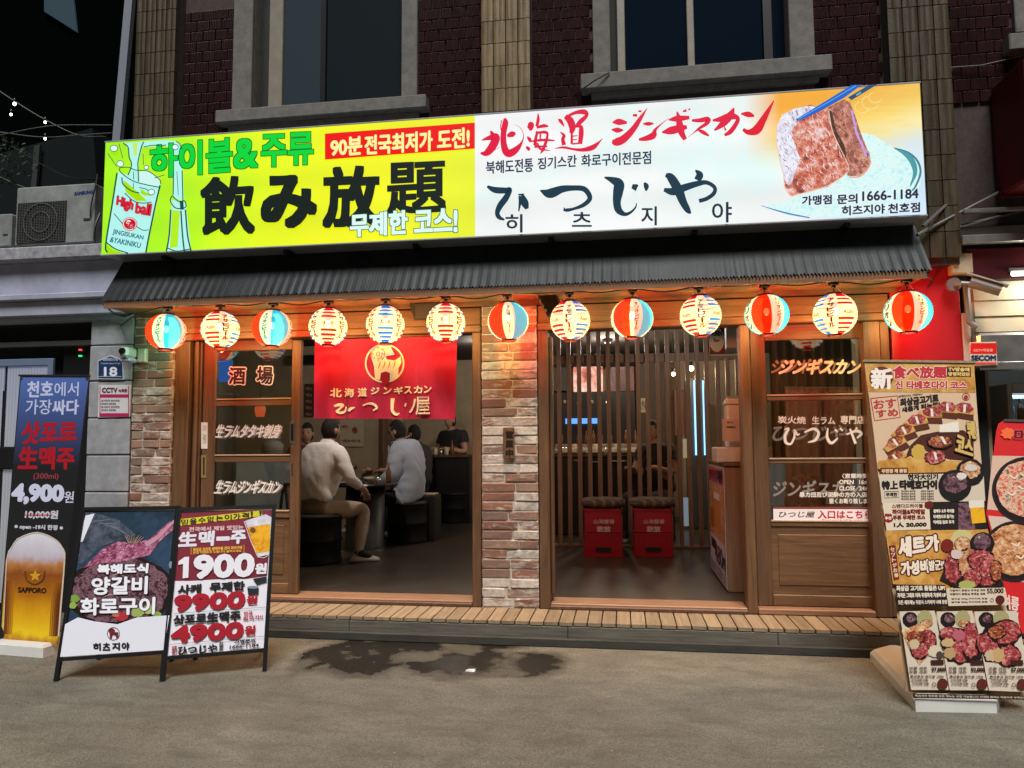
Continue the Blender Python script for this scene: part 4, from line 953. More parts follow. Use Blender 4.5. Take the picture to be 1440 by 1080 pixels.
LA = [(235, 467, 31, 'A', -25, 'red, teal and cream striped paper lantern, leftmost in the row, over the left brick pier'),
      (309, 464, 28, 'B', 14, 'cream paper lantern with red writing, second from the left, over the glazed left door'),
      (384, 462, 30, 'A', -20, 'teal, red and cream paper lantern, third from the left, over the left door glass'),
      (462, 460, 27, 'B', -45, 'cream lantern with red stripes facing front, over the left end of the red door curtain'),
      (542, 457, 27, 'B', -47, 'cream lantern with blue stripes facing front, just above the sheep emblem on the curtain'),
      (627, 454, 27, 'B', -45, 'cream lantern with red stripes facing front, over the right end of the red curtain'),
      (713, 452, 28, 'A', 0, 'half red, half teal paper lantern hanging before the brick pillar between the doorways'),
      (801, 451, 28, 'B', 0, 'cream lantern with red stripes left and blue stripes right, nearest right of the brick pillar'),
      (890, 448, 30, 'A', 10, 'half red, half teal lantern over the middle of the slatted partition'),
      (983, 444, 30, 'B', 4, 'cream lantern with red and blue stripes beside the small round hanging sign indoors'),
      (1076, 443, 33, 'A', 30, 'lantern with a broad red front panel, over the left edge of the right door'),
      (1174, 442, 33, 'B', -8, 'cream lantern with blue stripes left and red stripes right, over the right door glass'),
      (1277, 439, 38, 'A', 34, 'rightmost paper lantern with a broad red panel, in front of the plain red wall')]
cs = []
for i, L in enumerate(LA):
    k, fr = L[3], L[4]
    if i in (4,): fr = -45
    if i in (3, 5): fr = 45
    if i == 11: fr = -8 + 90
    cs.append(lantern(L[0], L[1], L[2], k, fr, L[5]))
pts = [np.array((-4.3, -.02, 2.50)), np.array((-4.15, -.2, 2.46)), np.array((-3.95, -.3, 2.52))]
for i, c in enumerate(cs):
    pts.append(np.array((c[0], -.305, 2.585)))
    if i < 12: pts.append(np.array(((c[0] + cs[i + 1][0]) / 2, -.318, 2.575 - .012 * (i % 3))))
pts += [np.array((2.2, -.2, 2.60)), np.array((2.25, .0, 2.58))]
b = MB(); b.tube(catmull(pts, 4), .0055, 5); tag(b.build('lantern_cable', m_blackp), 'black power cable running along the awning edge and feeding the lanterns', 'cable')

# ================================================================== SPLIT DOOR CURTAIN
NY = -.055
def ndisp(p):
    x, z = p[:, 0], p[:, 2]; k = np.clip((2.33 - z) / .6, 0, 1)
    xc = AX(541, 511, NY); zc_ = AZ(541, 511, NY); env = 1 - np.exp(-((x - xc) / .22) ** 4 - ((z - zc_) / .24) ** 4)
    return (.024 * k * np.sin(x * 15 + z * 3) + .014 * np.sin(x * 36 + 1 + z * 2) * (.3 + .7 * k)) * env
cur = thing('door_curtain', 'red split door curtain with a white sheep emblem and writing hanging in the left doorway', 'curtain', (AX(543, 530, NY), NY, 2.33))
m_red = N('red_cloth'); _p = m_red.pos((1, 1, 1)); m_red.set(Base_Color=m_red.ramp(m_red.noise(_p, 3, 4), [(.3, (.33, .003, .032)), (.7, (.43, .005, .045))]), Roughness=.85); m_red.bump(m_red.noise(_p, 500, 2), .2, .001); m_red = m_red.m
m_slt = [(443, 477, 441, 588), (490.5, 477, 488, 589), (591, 474, 590, 589), (643, 473, 639.5, 590)]
def cx_(i, t): q = m_slt[i]; return q[0] + (q[2] - q[0]) * t, q[1] + (q[3] - q[1]) * t
for i in range(3):
    nx, nz = 20, 16; V = []; 
    for b_ in range(nz + 1):
        t = b_ / nz; L = np.array(cx_(i, t)); R = np.array(cx_(i + 1, t))
        g = 0.0 if t < .3 else 1.4 * (t - .3)
        if i > 0: L = L + (g, 0)
        if i < 2: R = R - (g, 0)
        for a in range(nx + 1): V.append(L + (R - L) * a / nx)
    xy = np.array(V); pj = Print((0, NY, 0), (0, -1, 0), disp=ndisp); f_ = pj.proj(xy, 0.0); k_ = pj.proj(xy, -.003)
    F = [(b_ * (nx + 1) + a, b_ * (nx + 1) + a + 1, (b_ + 1) * (nx + 1) + a + 1, (b_ + 1) * (nx + 1) + a) for b_ in range(nz) for a in range(nx)]
    mb = MB(); mb.add(f_, F); mb.add(k_, F); mb.build('curtain_panel', m_red, cur, smooth=True)
b = MB(); A = at(437, 475, NY); B = at(650, 471, NY); b.tube([A, B], .009, 8); b.build('curtain_rod', m_woodd, cur)
pr = Print((0, NY, 0), (0, -1, 0), disp=ndisp, step=.0002); pr.h = .003
cw = 'F2D8B0'
n5 = lambda x, y: (400 + x / 4.5, 380 + y / 4.5)
pr.ring(541, 511, 26.5, 26.5, 2.2, cw, n=40)
pr.poly([n5(*p) for p in ((600, 480), (640, 465), (670, 478), (685, 510), (700, 535), (670, 540), (640, 545), (650, 565), (700, 572), (735, 545), (740, 585), (722, 620), (720, 680), (690, 700), (668, 700), (668, 650), (640, 640), (612, 650), (606, 695), (575, 690), (568, 610), (560, 580), (548, 540), (560, 500))], cw)
pr.ell(*n5(592, 530), 9.5, 10.5, cw); rd = 'A80820'
pr.ring(*n5(594, 530), 5.5, 6.5, .9, rd, 200, 500); pr.ring(*n5(594, 530), 9, 10, .9, rd, 150, 420); pr.ring(*n5(594, 530), 2.4, 2.8, .8, rd)
for a in range(0, 360, 45): pr.stroke([(n5(594, 530)[0] + 6 * math.cos(math.radians(a)), n5(594, 530)[1] + 7 * math.sin(math.radians(a)), .9), (n5(594, 530)[0] + 9.5 * math.cos(math.radians(a)), n5(594, 530)[1] + 10 * math.sin(math.radians(a)), .9)], rd, n=1)
for x0, y0 in ((600, 590), (630, 590), (662, 588), (695, 585)): pr.stroke([n5(x0 + 8, y0 - 10) + (1.1,), n5(x0 + 2, y0 + 15) + (1.2,), n5(x0 - 8, y0 + 35) + (.4,)], rd, n=4)
pr.ell(*n5(640, 690), 5.5, 9, rd)
for i, (ch, x) in enumerate(zip('北海道ジンギスカン', (467, 484.5, 503, 523, 540, 555, 568, 583, 597))):
    pr.text(ch, (x, 546.5 - i * .45, 13 if i < 3 else 11, 12 if i < 3 else 9.5), cw, .5)
def S4(pts, n=5): pr.stroke([n5(p[0], p[1]) + (p[2] / 4.5,) for p in pts], cw, n=n)
for pts in ([(325, 862, 12), (350, 852, 20), (372, 855, 14), (350, 880, 12), (340, 895, 14), (360, 903, 16), (385, 892, 12), (392, 862, 8)], [(405, 890, 16), (425, 875, 18), (445, 868, 4)],
            [(490, 855, 10), (530, 845, 12), (570, 848, 16), (592, 870, 14), (570, 890, 8)], [(690, 812, 22), (688, 850, 18), (690, 890, 16), (710, 912, 18), (728, 905, 6)], [(755, 850, 22), (765, 853, 22)],
            [(830, 815, 14), (818, 860, 12), (795, 895, 14), (785, 892, 4)]): S4(pts)
pr.text('屋', [(585, 558), (606, 558), (606, 583), (585, 583)], cw, .3)
pr.build('emblem_and_lettering', cur)

# ================================================================== small fittings on the front
def spot(px, py):
    c = at(px, py, -.14); t = thing('floodlight', 'dark finned floodlight mounted above the right edge of the brick pillar', 'light', c)
    b = MB(); b.prism([np.array(c) + q for q in ((-.07, -.05, .09), (.06, -.05, .09), (.07, .06, .09), (-.07, .06, .09))], [np.array(c) + q for q in ((.0, -.12, -.10), (.11, -.12, -.08), (.12, -.02, -.06), (.02, -.02, -.10))]); b.build('housing', m_black, t)
    for i in range(4):
        b = MB(); k = np.array(c) + (-.045 + i * .022, -.05 - i * .014, .075 - i * .04); b.box(k[0] - .045, k[0] - .03, k[1] - .02, k[1] + .1, k[2] - .01, k[2] + .012, .003); b.build('cooling_fin', m_steel, t)
    b = MB(); b.tube([np.array(c) + (.02, .03, .05), np.array(c) + (.03, .12, .09)], .012, 6); b.build('bracket', m_black, t)
spot(772, 432)
c = at(602, 437, -.02); t = thing('wall_speaker', 'black boxy speaker fixed on the lintel above the red curtain', 'speaker', c)
b = MB(); b.prism([np.array(c) + q for q in ((-.14, -.06, .05), (-.10, -.06, -.085), (.10, -.06, -.085), (.14, -.06, .05), (.10, -.06, .095), (-.10, -.06, .095))], [np.array(c) + q for q in ((-.10, .03, .05), (-.08, .03, -.07), (.08, .03, -.07), (.10, .03, .05), (.08, .03, .08), (-.08, .03, .08))]); b.build('cabinet', m_blackp, t)
b = MB(); b.box(c[0] - .09, c[0] + .09, c[1] - .066, c[1] - .062, c[2] - .07, c[2] + .05, .002); b.build('grille', plain('speaker_cloth', (.03, .03, .03), .9), t)

# ================================================================== STREET-SIDE SIGNS
F_DK = food_mat('dark_grill_meat', ['0C1418', '2A1C22', '5A3440', '8A6470', '44303A'], 55); F_LAMB = food_mat('lamb_rack', ['3C1024', '7A3050', 'A85A7C', 'C890AC'], 60)
F_RED = food_mat('raw_beef', ['30060A', '7A2024', 'A83C40', 'D09088'], 90); F_BRN = food_mat('grilled_pieces', ['2A0A06', '6A2412', 'A04A28', 'D0946A'], 90); F_NOOD = food_mat('noodles', ['5A2410', 'A8683C', 'CC9468', 'E8C8A4'], 60)
F_SOUP = food_mat('red_soup', ['7A1810', 'B84030', 'D88068', 'E8D0B8', '5A5030'], 45); F_GRN = food_mat('green_veg', ['5A7A20', '8CA848', 'B8C880'], 60); F_TAN = food_mat('wood_board', ['94601C', 'C88E3C', 'DCAE60'], 14)
F_BEER = food_mat('beer', ['B06408', 'D8900C', 'F0B81C', 'E8A010'], 9, .0, 3); F_FOAM = food_mat('foam', ['A8A8C0', 'D0D0E0', 'E8E8F4'], 14)
def board_plane(BL, BR, tilt, z=0.0):
    a = gnd(*BL, z); b = gnd(*BR, z); e = (b - a) / np.linalg.norm(b - a); n0 = np.array([-e[1], e[0], 0]); t = math.radians(tilt)
    up = np.array([0, 0, 1.0]) * math.cos(t) + n0 * math.sin(t); Nn = np.cross(e, up); return a, b, e, up, Nn, n0
def a_frame(BL, BR, TL, TR, pTL, pTR, pBR, pBL, tilt, label, draw):
    a, b, e, up, Nn, n0 = board_plane(BL, BR, tilt); T = thing('a_frame_sign', label, 'sandwich board', (a + b) / 2)
    tl = onp(*TL, a, Nn); tr = onp(*TR, a, Nn)
    for A, B in ((a, tl), (b, tr)):
        q = MB(); q.beam(A, B + (B - A) / np.linalg.norm(B - A) * .012, .026, .022, n0); q.build('leg', m_black, T)
    q = MB(); q.beam(tl + e * .013, tr - e * .013, .022, .026, Nn); q.build('top_rail', m_black, T)
    pbl = onp(*pBL, a, Nn); pbr = onp(*pBR, a, Nn); q = MB(); q.beam(pbl - up * .014 + e * .0, pbr - up * .014, .022, .022, Nn); q.build('bottom_rail', m_black, T)
    h = np.linalg.norm(tl - a)
    for A, B in ((a, tl), (b, tr)):
        ft = A + n0 * (2 * h * math.sin(math.radians(tilt)) * 1.05); ft[2] = 0.0
        q = MB(); q.beam(ft, B + n0 * .03, .024, .02, n0); q.build('rear_leg', m_black, T)
    A = a + n0 * .40; B = b + n0 * .40; A[2] = B[2] = .30; q = MB(); q.beam(A, B, .018, .018, (0, 0, 1)); q.build('rear_brace', m_black, T)
    pp = MB(); C = [onp(*c, a, Nn) for c in (pTL, pTR, pBR, pBL)]; pp.prism([c - Nn * .004 for c in C], [c - Nn * .0002 for c in C]); pp.build('panel', plain('poster_white', lin('E8E8F4')), T)
    pr = Print(a, Nn, step=.0002); draw(pr); pr.build('poster_print', T)
    return T
def g3(x, y): return (x / 3.6, 700 + y / 3.6)
def G3(L): return [g3(*p) for p in L]
def d1(pr):
    W_ = 'E4E6F4'
    pr.poly(G3([(434, 66), (895, 66), (870, 330), (862, 640), (340, 650), (360, 420), (400, 200)]), food_mat('slate_backdrop', ['0E1E2C', '1C3448', '2A4460'], 8))
    pr.poly(G3([(434, 66), (600, 110), (690, 190), (600, 215), (500, 250), (420, 330), (388, 330)]), food_mat('smoky_dark', ['16202A', '3A4454', '586070'], 30))
    for i in range(5): pr.stroke([g3(470 + i * 30, 120 + i * 8) + (.7,), g3(560 + i * 25, 110 + i * 22) + (.7,)], '7A8698', n=2)
    pr.poly(G3([(434, 90), (480, 80), (420, 220), (400, 230)]), W_)
    pr.ell(*g3(610, 470), 68, 46, F_DK, n=40, wob=.12, rot=-3)
    pr.poly(G3([(430, 350), (520, 260), (600, 220), (680, 230), (760, 210), (860, 120), (888, 130), (880, 160), (800, 230), (760, 290), (640, 320), (520, 330), (400, 360)]), F_LAMB)
    random.seed(12); pr.hatch(G3([(430, 350), (520, 260), (600, 220), (680, 230), (760, 210), (880, 140), (800, 230), (760, 290), (640, 320), (520, 330)]), 90, ['E0A8C4', '701C40', 'F0C8D8', '501430', 'B05078'], 7, -25, .8)
    pr.hatch(G3([(390, 380), (500, 340), (700, 330), (830, 380), (860, 470), (820, 560), (640, 600), (450, 590), (370, 500)]), 160, ['9A7C88', '140C14', 'C8A8B0', '3A1C28', '604048', '0C0810'], 5, 15, .8)
    pr.stroke([g3(740, 240) + (7,), g3(800, 200) + (6,), g3(850, 150) + (4.5,), g3(890, 115) + (4,)], 'C890A8', n=5)
    for i in range(9): pr.stroke([g3(655 + i * 5, 230) + (.7,), g3(635 + i * 12, 190 + 5 * (i % 3)) + (.5,)], 'C0A088', n=2)
    for c_, x, y, r in (('7CA040', 382, 510, 7), ('94B050', 372, 545, 6), ('98B060', 700, 580, 9), ('A8BC70', 760, 565, 8), ('90A848', 800, 590, 6), ('B03038', 620, 600, 9), ('C06858', 590, 590, 5)): pr.ell(*g3(x, y), r, r * .75, c_, wob=.3)
    pr.ell(*g3(870, 340), 3, 5, '8098A0', wob=.3)
    pr.poly(G3([(335, 640), (400, 605), (480, 625), (600, 640), (700, 605), (862, 595), (834, 770), (310, 805)]), W_)
    for s_, x, y, w, h in (('북해도식', 500, 335, 250, 50), ('양갈비', 472, 400, 275, 90), ('화로구이', 415, 505, 370, 88)):
        q = [g3(x, y + 6), g3(x + w + 4, y), g3(x + w, y + h - 6), g3(x, y + h)]; pr.text(s_, q, 'F0F2FC', 1.0, '24283A', 1.7)
    pr.ring(*g3(580, 688), 8.6, 8.8, .9, '6A2430', n=20); pr.ell(*g3(572, 675), 4.5, 4, '6A2430'); pr.poly(G3([(560, 680), (605, 680), (606, 712), (595, 712), (590, 696), (575, 696), (572, 712), (562, 712)]), '6A2430')
    for i, ch in enumerate('히츠지야'): pr.text(ch, (133 + i * 13.4, 904.5 - i * .3, 10, 10), '14161E', .7)
a1 = a_frame((79, 958), (228, 958), (118.5, 716), (250, 714), (120.5, 719), (246.5, 716), (231, 914), (85.5, 924), 12, 'black folding pavement sign with a lamb rack poster, left one of the pair', d1)
def d2(pr):
    W_ = 'E6E6F6'; mr = '7E2034'
    pr.poly(G3([(906, 72), (1378, 62), (1352, 395), (1250, 410), (1100, 412), (960, 420), (878, 420)]), mr)
    pr.poly(G3([(910, 108), (1325, 64), (1328, 92), (912, 142)]), 'D8D020')
    for i, ch in enumerate('믿을수없는이가격!!'): pr.text(ch, (255 + i * 12.2, 730.5 - i * 1.35, 9.6 if ch != '!' else 3, 8), '3A2C14', .4)
    pr.text('전국에서 제일 맛있는', [g3(958, 150), g3(1232, 138), g3(1232, 160), g3(958, 172)], 'F4C8D0', .25)
    pr.text('生맥', [g3(908, 178), g3(1085, 168), g3(1078, 240), g3(904, 248)], W_, 1.1); pr.text('一', [g3(1098, 200), g3(1160, 198), g3(1160, 214), g3(1098, 216)], W_, .8); pr.text('주', [g3(1172, 170), g3(1245, 166), g3(1240, 228), g3(1168, 232)], W_, 1.1)
    pr.text('최상급 삿포로 생맥주를 전국 최저가에', [g3(978, 255), g3(1225, 244), g3(1225, 260), g3(978, 272)], 'E8B040', .3); pr.text('한정 이벤트로 드립니다 놀러오세요', [g3(978, 272), g3(1222, 262), g3(1222, 274), g3(978, 285)], 'E8B040', .2)
    for p in ([(975, 252), (968, 252), (968, 286), (975, 286)], [(1230, 240), (1237, 240), (1235, 276), (1228, 276)]): pr.stroke([g3(*q) + (.7,) for q in p], 'E8B040', n=1)
    pr.poly(G3([(1240, 118), (1345, 84), (1378, 100), (1374, 285), (1308, 300)]), F_FOAM); pr.poly(G3([(1252, 150), (1368, 132), (1366, 270), (1308, 282), (1290, 270)]), F_BEER); pr.ell(*g3(1280, 165), 4, 4, '6A4A18')
    pr.stroke([g3(1236, 120) + (.8,), g3(1305, 300) + (.8,), g3(1366, 286) + (.6,)], 'F4F4FF', n=2)
    for s_, q, ol in (('1900', [g3(900, 300), g3(1285, 286), g3(1278, 392), g3(897, 412)], 1), ):
        pr.text('900', [g3(990, 297), g3(1285, 286), g3(1278, 392), g3(985, 405)], 'ECEEFA', 2.4, '5A1424', 3.2); pr.poly(G3([(905, 322), (935, 300), (958, 299), (954, 405), (925, 408), (928, 335), (903, 340)]), 'ECEEFA')
    pr.text('원', [g3(1295, 335), g3(1350, 333), g3(1346, 382), g3(1292, 384)], 'ECEEFA', .9)
    pr.text('사케', [g3(905, 445), g3(1018, 438), g3(1015, 480), g3(902, 487)], '14141C', .9); pr.text('무제한', [g3(1066, 432), g3(1238, 424), g3(1236, 466), g3(1062, 474)], '14141C', .9)
    pr.poly(G3([(1280, 410), (1350, 398), (1350, 425), (1330, 430), (1300, 440)]), '1C2430'); pr.poly(G3([(1252, 455), (1310, 450), (1308, 488), (1256, 490)]), '1A2230'); pr.ell(*g3(1281, 453), 8, 2, '8090A0')
    pr.text('9900', [g3(890, 500), g3(1238, 476), g3(1232, 552), g3(888, 572)], 'A81028', 2.2); pr.text('원', [g3(1252, 495), g3(1302, 492), g3(1298, 535), g3(1250, 538)], 'A81028', .8)
    pr.stroke([g3(880, 586) + (.5,), g3(1362, 552) + (.5,)], '505060', n=1)
    pr.text('삿포로生맥주', [g3(882, 596), g3(1218, 572), g3(1214, 622), g3(880, 640)], '14141C', .9); pr.text('전국', [g3(1234, 578), g3(1278, 574), g3(1278, 592), g3(1234, 596)], 'B02038', .3); pr.text('최저가!!', [g3(1230, 604), g3(1330, 592), g3(1330, 612), g3(1230, 622)], 'B02038', .3)
    pr.text('4900', [g3(874, 655), g3(1230, 632), g3(1224, 706), g3(872, 728)], 'A81028', 2.2); pr.text('원', [g3(1242, 650), g3(1292, 647), g3(1288, 690), g3(1240, 693)], 'A81028', .8)
    pr.stroke([g3(862, 742) + (.5,), g3(1345, 700) + (.5,)], '505060', n=1)
    pr.text('ひつじや', [g3(905, 752), g3(1100, 742), g3(1096, 780), g3(902, 795)], '14141C', .7); pr.text('専門', [g3(872, 750), g3(895, 748), g3(895, 795), g3(870, 797)], 'A02838', .2); pr.text('징기스칸', [g3(1112, 728), g3(1130, 727), g3(1128, 776), g3(1110, 778)], '202020', .2)
    pr.text('가맹문의', [g3(1188, 720), g3(1292, 712), g3(1290, 730), g3(1186, 738)], '30303A', .35); pr.text('1666-1184', [g3(1165, 748), g3(1310, 738), g3(1308, 752), g3(1163, 764)], '30303A', .35)
a2 = a_frame((229, 958), (371.7, 944), (252, 716.5), (385.5, 712), (254.5, 719), (382.5, 716), (373.5, 911), (232.5, 922.5), 12, 'black folding pavement sign listing prices 1900, 9900 and 4900, right one of the pair', d2)

# --- left banner stand with the beer glass
a, b_, e, up, Nn, n0 = board_plane((-8, 915), (79.5, 922), 4.0)
T = thing('beer_banner_stand', 'tall black banner stand showing a glass of beer, at the far left', 'banner', (a + b_) / 2)
q = MB(); 
def obox(q, c, e, n0, w, d, h, z0=0, bev=.02):
    P = []; 
    for (i, j) in ((-1, -1), (1, -1), (1, 1), (-1, 1)): P.append(np.array(c) + e * i * w / 2 + n0 * j * d / 2)
    lo = [p * [1, 1, 0] + [0, 0, z0] for p in P]; md = [p * [1, 1, 0] + [0, 0, z0 + h - bev] for p in P]; c = np.array(c)
    tp = [c * [1, 1, 0] + (p - c) * [.94, .94, 0] + [0, 0, z0 + h] for p in P]; q.prism(lo, md); q.prism([m + [0, 0, .0005] for m in md], tp)
obox(q, (a + b_) / 2 + n0 * .10, e, n0, .46, .34, .085); q.build('water_base', m_white, T)
w0 = .60; foot = (a + b_) / 2 + np.array([0, 0, .06]); A = [onp(*p, a, Nn) for p in ((28.4, 528), (126.4, 528.5), (80.5, 906), (-3, 899))]
q = MB(); q.beam(foot + n0 * .03, (A[0] + A[1]) / 2 - Nn * .012, .018, .018, n0); q.build('pole', m_steel, T)
q = MB(); q.prism([p - Nn * .003 for p in A], A); q.build('banner_sheet', plain('banner_black', (.012, .012, .014), .5), T)
q = MB(); q.beam(A[0] - e * .01, A[1] + e * .01, .014, .014, Nn); q.build('top_bar', m_steel, T)
for c in A[:2]:
    q = MB(); q.lathe([(.004, -.003), (.010, -.003), (.010, .004), (.004, .004)], c + up * -.02 + Nn * .004 + e * (.02 if c is A[0] else -.02), 10, axis='y'); q.build('eyelet', m_steel, T)
pr = Print(a, Nn, step=.0002)
q = N('banner_gradient'); gp = q.n('NewGeometry'); sp = q.n('SeparateXYZ'); q.l(gp.outputs['Position'], sp.inputs[0])
q.set(Base_Color=q.ramp(q.math('DIVIDE', sp.outputs['Z'], 2.1), [(0, (.012, .012, .013)), (.62, (.012, .013, .016)), (.8, (.05, .085, .25)), (.94, (.085, .16, .48))]), Roughness=.45); m_bg = q.m
pr.poly([(30, 530), (125, 530.5), (80, 904), (-2, 897)], m_bg)
h8 = lambda x, y: (x / 2.346, 480 + y / 2.346)
k5 = lambda x, y: (x / 4.154, 480 + y / 4.154)
LB = 'C4CCF0'
pr.text('천호', [k5(165, 235), k5(310, 235), k5(308, 322), k5(160, 325)], LB, .75); pr.text('에서', [k5(320, 240), k5(462, 238), k5(458, 318), k5(318, 320)], LB, .2)
pr.text('가장', [k5(155, 340), k5(305, 340), k5(300, 425), k5(150, 428)], LB, .2); pr.text('싸다', [k5(312, 345), k5(462, 342), k5(458, 425), k5(308, 428)], LB, .75)
RD = 'B01828'
pr.text('삿포로', [k5(140, 470), k5(448, 468), k5(445, 585), k5(128, 600)], RD, 1.3); pr.text('生맥주', [k5(120, 618), k5(435, 620), k5(432, 745), k5(108, 745)], RD, 1.3)
pr.text('(300ml)', [k5(200, 770), k5(345, 772), k5(342, 812), k5(196, 812)], 'A04048', .15)
pr.text('4,900', [k5(82, 835), k5(372, 845), k5(368, 945), k5(72, 945)], 'D4D8F4', 2.0); pr.text('원', [k5(382, 875), k5(435, 878), k5(430, 942), k5(378, 942)], 'D4D8F4', .3)
pr.text('10,000원', [k5(155, 985), k5(342, 990), k5(338, 1038), k5(148, 1036)], 'D0D0E0', .6); pr.stroke([k5(145, 1015) + (1.6,), k5(310, 1015) + (1.6,)], 'B01828', n=1)
pr.text('※ open -19시 한정 ※', [g3(78, 132), g3(322, 140), g3(320, 168), g3(76, 160)], 'D4D4E4', .35)
gl = G3([(28, 690), (12, 650), (30, 330), (45, 270), (90, 205), (190, 172), (280, 205), (328, 260), (334, 330), (300, 700), (290, 745), (60, 735), (20, 710)])
qb = N('beer_glass_print'); sb = qb.n('SeparateXYZ'); qb.l(qb.n('NewGeometry').outputs['Position'], sb.inputs[0]); zb0, zb1 = [float(onp(50, y_, a, Nn)[2]) for y_ in (902, 746)]
vb = qb.math('DIVIDE', qb.math('SUBTRACT', sb.outputs['Z'], zb0), zb1 - zb0); vb = qb.math('ADD', vb, qb.math('MULTIPLY', qb.math('SUBTRACT', qb.noise(qb.pos((1, 1, 1)), 9, 5, .6), .5), .16))
qb.set(Base_Color=qb.ramp(vb, [(0, 'A87010'), (.07, 'E8C41C'), (.22, 'E0A814'), (.42, 'B06C10'), (.6, '8A4A18'), (.68, 'B87C44'), (.76, 'C4BCCC'), (1, 'E4E6F2')]), Roughness=.4)
pr.poly(gl, qb.m)
for sx_, sw_ in (((24, 660), (40, 330)), ((306, 660), (326, 330))): pass
for i_ in range(5): pr.stroke([g3(26 + i_ * 9, 690) + (2.6 - i_ * .3,), g3(34 + i_ * 9, 500) + (2.6 - i_ * .3,), g3(42 + i_ * 9, 420) + (1,)], ('6A3410', '7E4412', '925414', 'A46418', 'B47418')[i_], n=4); pr.stroke([g3(292 - i_ * 9, 700) + (2.8 - i_ * .3,), g3(302 - i_ * 9, 520) + (2.8 - i_ * .3,), g3(312 - i_ * 9, 430) + (1,)], ('5A2A0C', '6E3A0E', '824A12', '985E16', 'AC7018')[i_], n=4)

pr.stroke([g3(*p) + (w,) for p, w in (((22, 660), 1.2), ((38, 330), 1.4), ((55, 270), 1.4), ((95, 208), 1.4), ((190, 176), 1.6), ((280, 208), 1.6), ((324, 262), 1.8), ((330, 330), 2.0), ((300, 700), 2.2))], 'D8C8B8', n=5)
pr.text('SAPPORO', [g3(98, 452), g3(240, 458), g3(236, 482), g3(96, 478)], '2A1408', .45)
pr.poly([(g3(183, 395)[0] + (9 if i % 2 == 0 else 3.8) * math.sin(math.pi * i / 5), g3(183, 395)[1] - (9 if i % 2 == 0 else 3.8) * math.cos(math.pi * i / 5)) for i in range(10)], 'D8A028'); pr.stroke([g3(130, 370) + (1.4,), g3(140, 415) + (1.6,), g3(180, 438) + (1.8,), g3(222, 415) + (1.6,), g3(232, 370) + (1.4,)], '5A3410', n=4)
pr.build('banner_print', T)

# --- right menu banner in the foreground
a, b_, e, up, Nn, n0 = board_plane((1283, 996), (1445, 1000), 11.0)
T = thing('menu_banner_stand', 'tall cream menu banner with meat pictures and prices on a white base at right', 'banner', (a + b_) / 2)
CL = [(1215.6, 509), (1369.5, 511), (1383, 697), (1389, 745), (1407.5, 826), (1426, 892), (1446.5, 981), (1275, 972.5), (1261, 860), (1253, 821), (1243.5, 745), (1229, 615)]; AL = [onp(*p, a, Nn) for p in CL]
A = [AL[0], AL[1], AL[6], AL[7]]
q = MB(); q.prism([p - Nn * .003 for p in AL], AL); q.build('banner_sheet', plain('banner_cream', lin('CCAC88'), .5), T)
q = MB(); q.beam(A[0] - e * .008 + up * .006, A[1] + e * .008 + up * .006, .014, .02, Nn); q.build('top_bar', rough_mat('twisted_rope', (.2, .15, .08), (.4, .3, .18), 60), T)
q = MB(); q.beam((A[2] + A[3]) / 2 + np.array([0, 0, -.02]) - Nn * .015, (A[0] + A[1]) / 2 - Nn * .015, .02, .02, Nn); q.build('pole', m_steel, T)
bw_ = [gnd(*p) for p in ((1288, 1001), (1402, 1003), (1420, 965), (1252, 922), (1224, 930))]
def inset(P, k, z): c = sum(P) / len(P); return [c + (p - c) * k + np.array([0, 0, z]) for p in P]
q = MB(); q.prism(inset(bw_, 1, 0), inset(bw_, 1, .055)); q.prism(inset(bw_, 1, .0555), inset(bw_, .93, .085)); q.build('water_base', m_white, T)
pr = Print(a, Nn, step=.00018)
u4 = lambda x, y: (1200 + x / 4.154, 480 + y / 4.154); v4 = lambda x, y: (1200 + x / 4, 740 + y / 4)
def Uq(L): return [u4(*p) for p in L]
def Vq(L): return [v4(*p) for p in L]
BR_ = '3A0E0A'; MR = '8A1410'; CR = 'E8D2B0'
pr.poly(Uq([(72, 130), (706, 135), (712, 300), (86, 295)]), F_TAN)
pr.ell(*u4(162, 212), 17, 15.5, '701008'); pr.text('新', [u4(105, 160), u4(225, 160), u4(225, 275), u4(108, 275)], 'F8F0E4', 1.3)
pr.text('食べ放題', [u4(232, 145), u4(542, 150), u4(542, 212), u4(232, 218)], 'C42838', 1.0, 'F4E4D0', 1.9)
pr.poly(Uq([(545, 148), (685, 150), (686, 208), (546, 206)]), BR_); pr.text('TV방송에', [u4(555, 152), u4(676, 155), u4(676, 176), u4(555, 175)], 'E8C878', .4); pr.text('방영되었던', [u4(555, 181), u4(676, 183), u4(676, 203), u4(555, 201)], 'E8C878', .4)
pr.text('신 타베호다이 코스', [u4(245, 232), u4(660, 235), u4(660, 278), u4(245, 278)], 'C43038', .7, 'F4E4D0', 1.4)
pr.poly(Uq([(88, 300), (712, 304), (745, 690), (752, 770), (140, 745), (120, 560)]), 'DCBC9C')
pr.stroke([u4(*p) + (1.6,) for p in ((100, 335), (255, 320), (272, 445), (122, 465), (100, 335))], 'B01C1C', n=1)
pr.text('おす', [u4(115, 345), u4(245, 335), u4(250, 388), u4(120, 398)], 'B83028', .6); pr.text('すめ', [u4(130, 405), u4(255, 395), u4(260, 436), u4(135, 446)], 'B83028', .6)
pr.text('SPECIAL MENU', [u4(262, 318), u4(402, 304), u4(402, 314), u4(262, 330)], '403028', .2)
pr.text('최상금고기로', [u4(272, 338), u4(492, 310), u4(495, 352), u4(275, 382)], '1C0C08', .8); pr.text('새롭게 리뉴얼!', [u4(280, 390), u4(500, 352), u4(502, 382), u4(284, 416)], '1C0C08', .6)
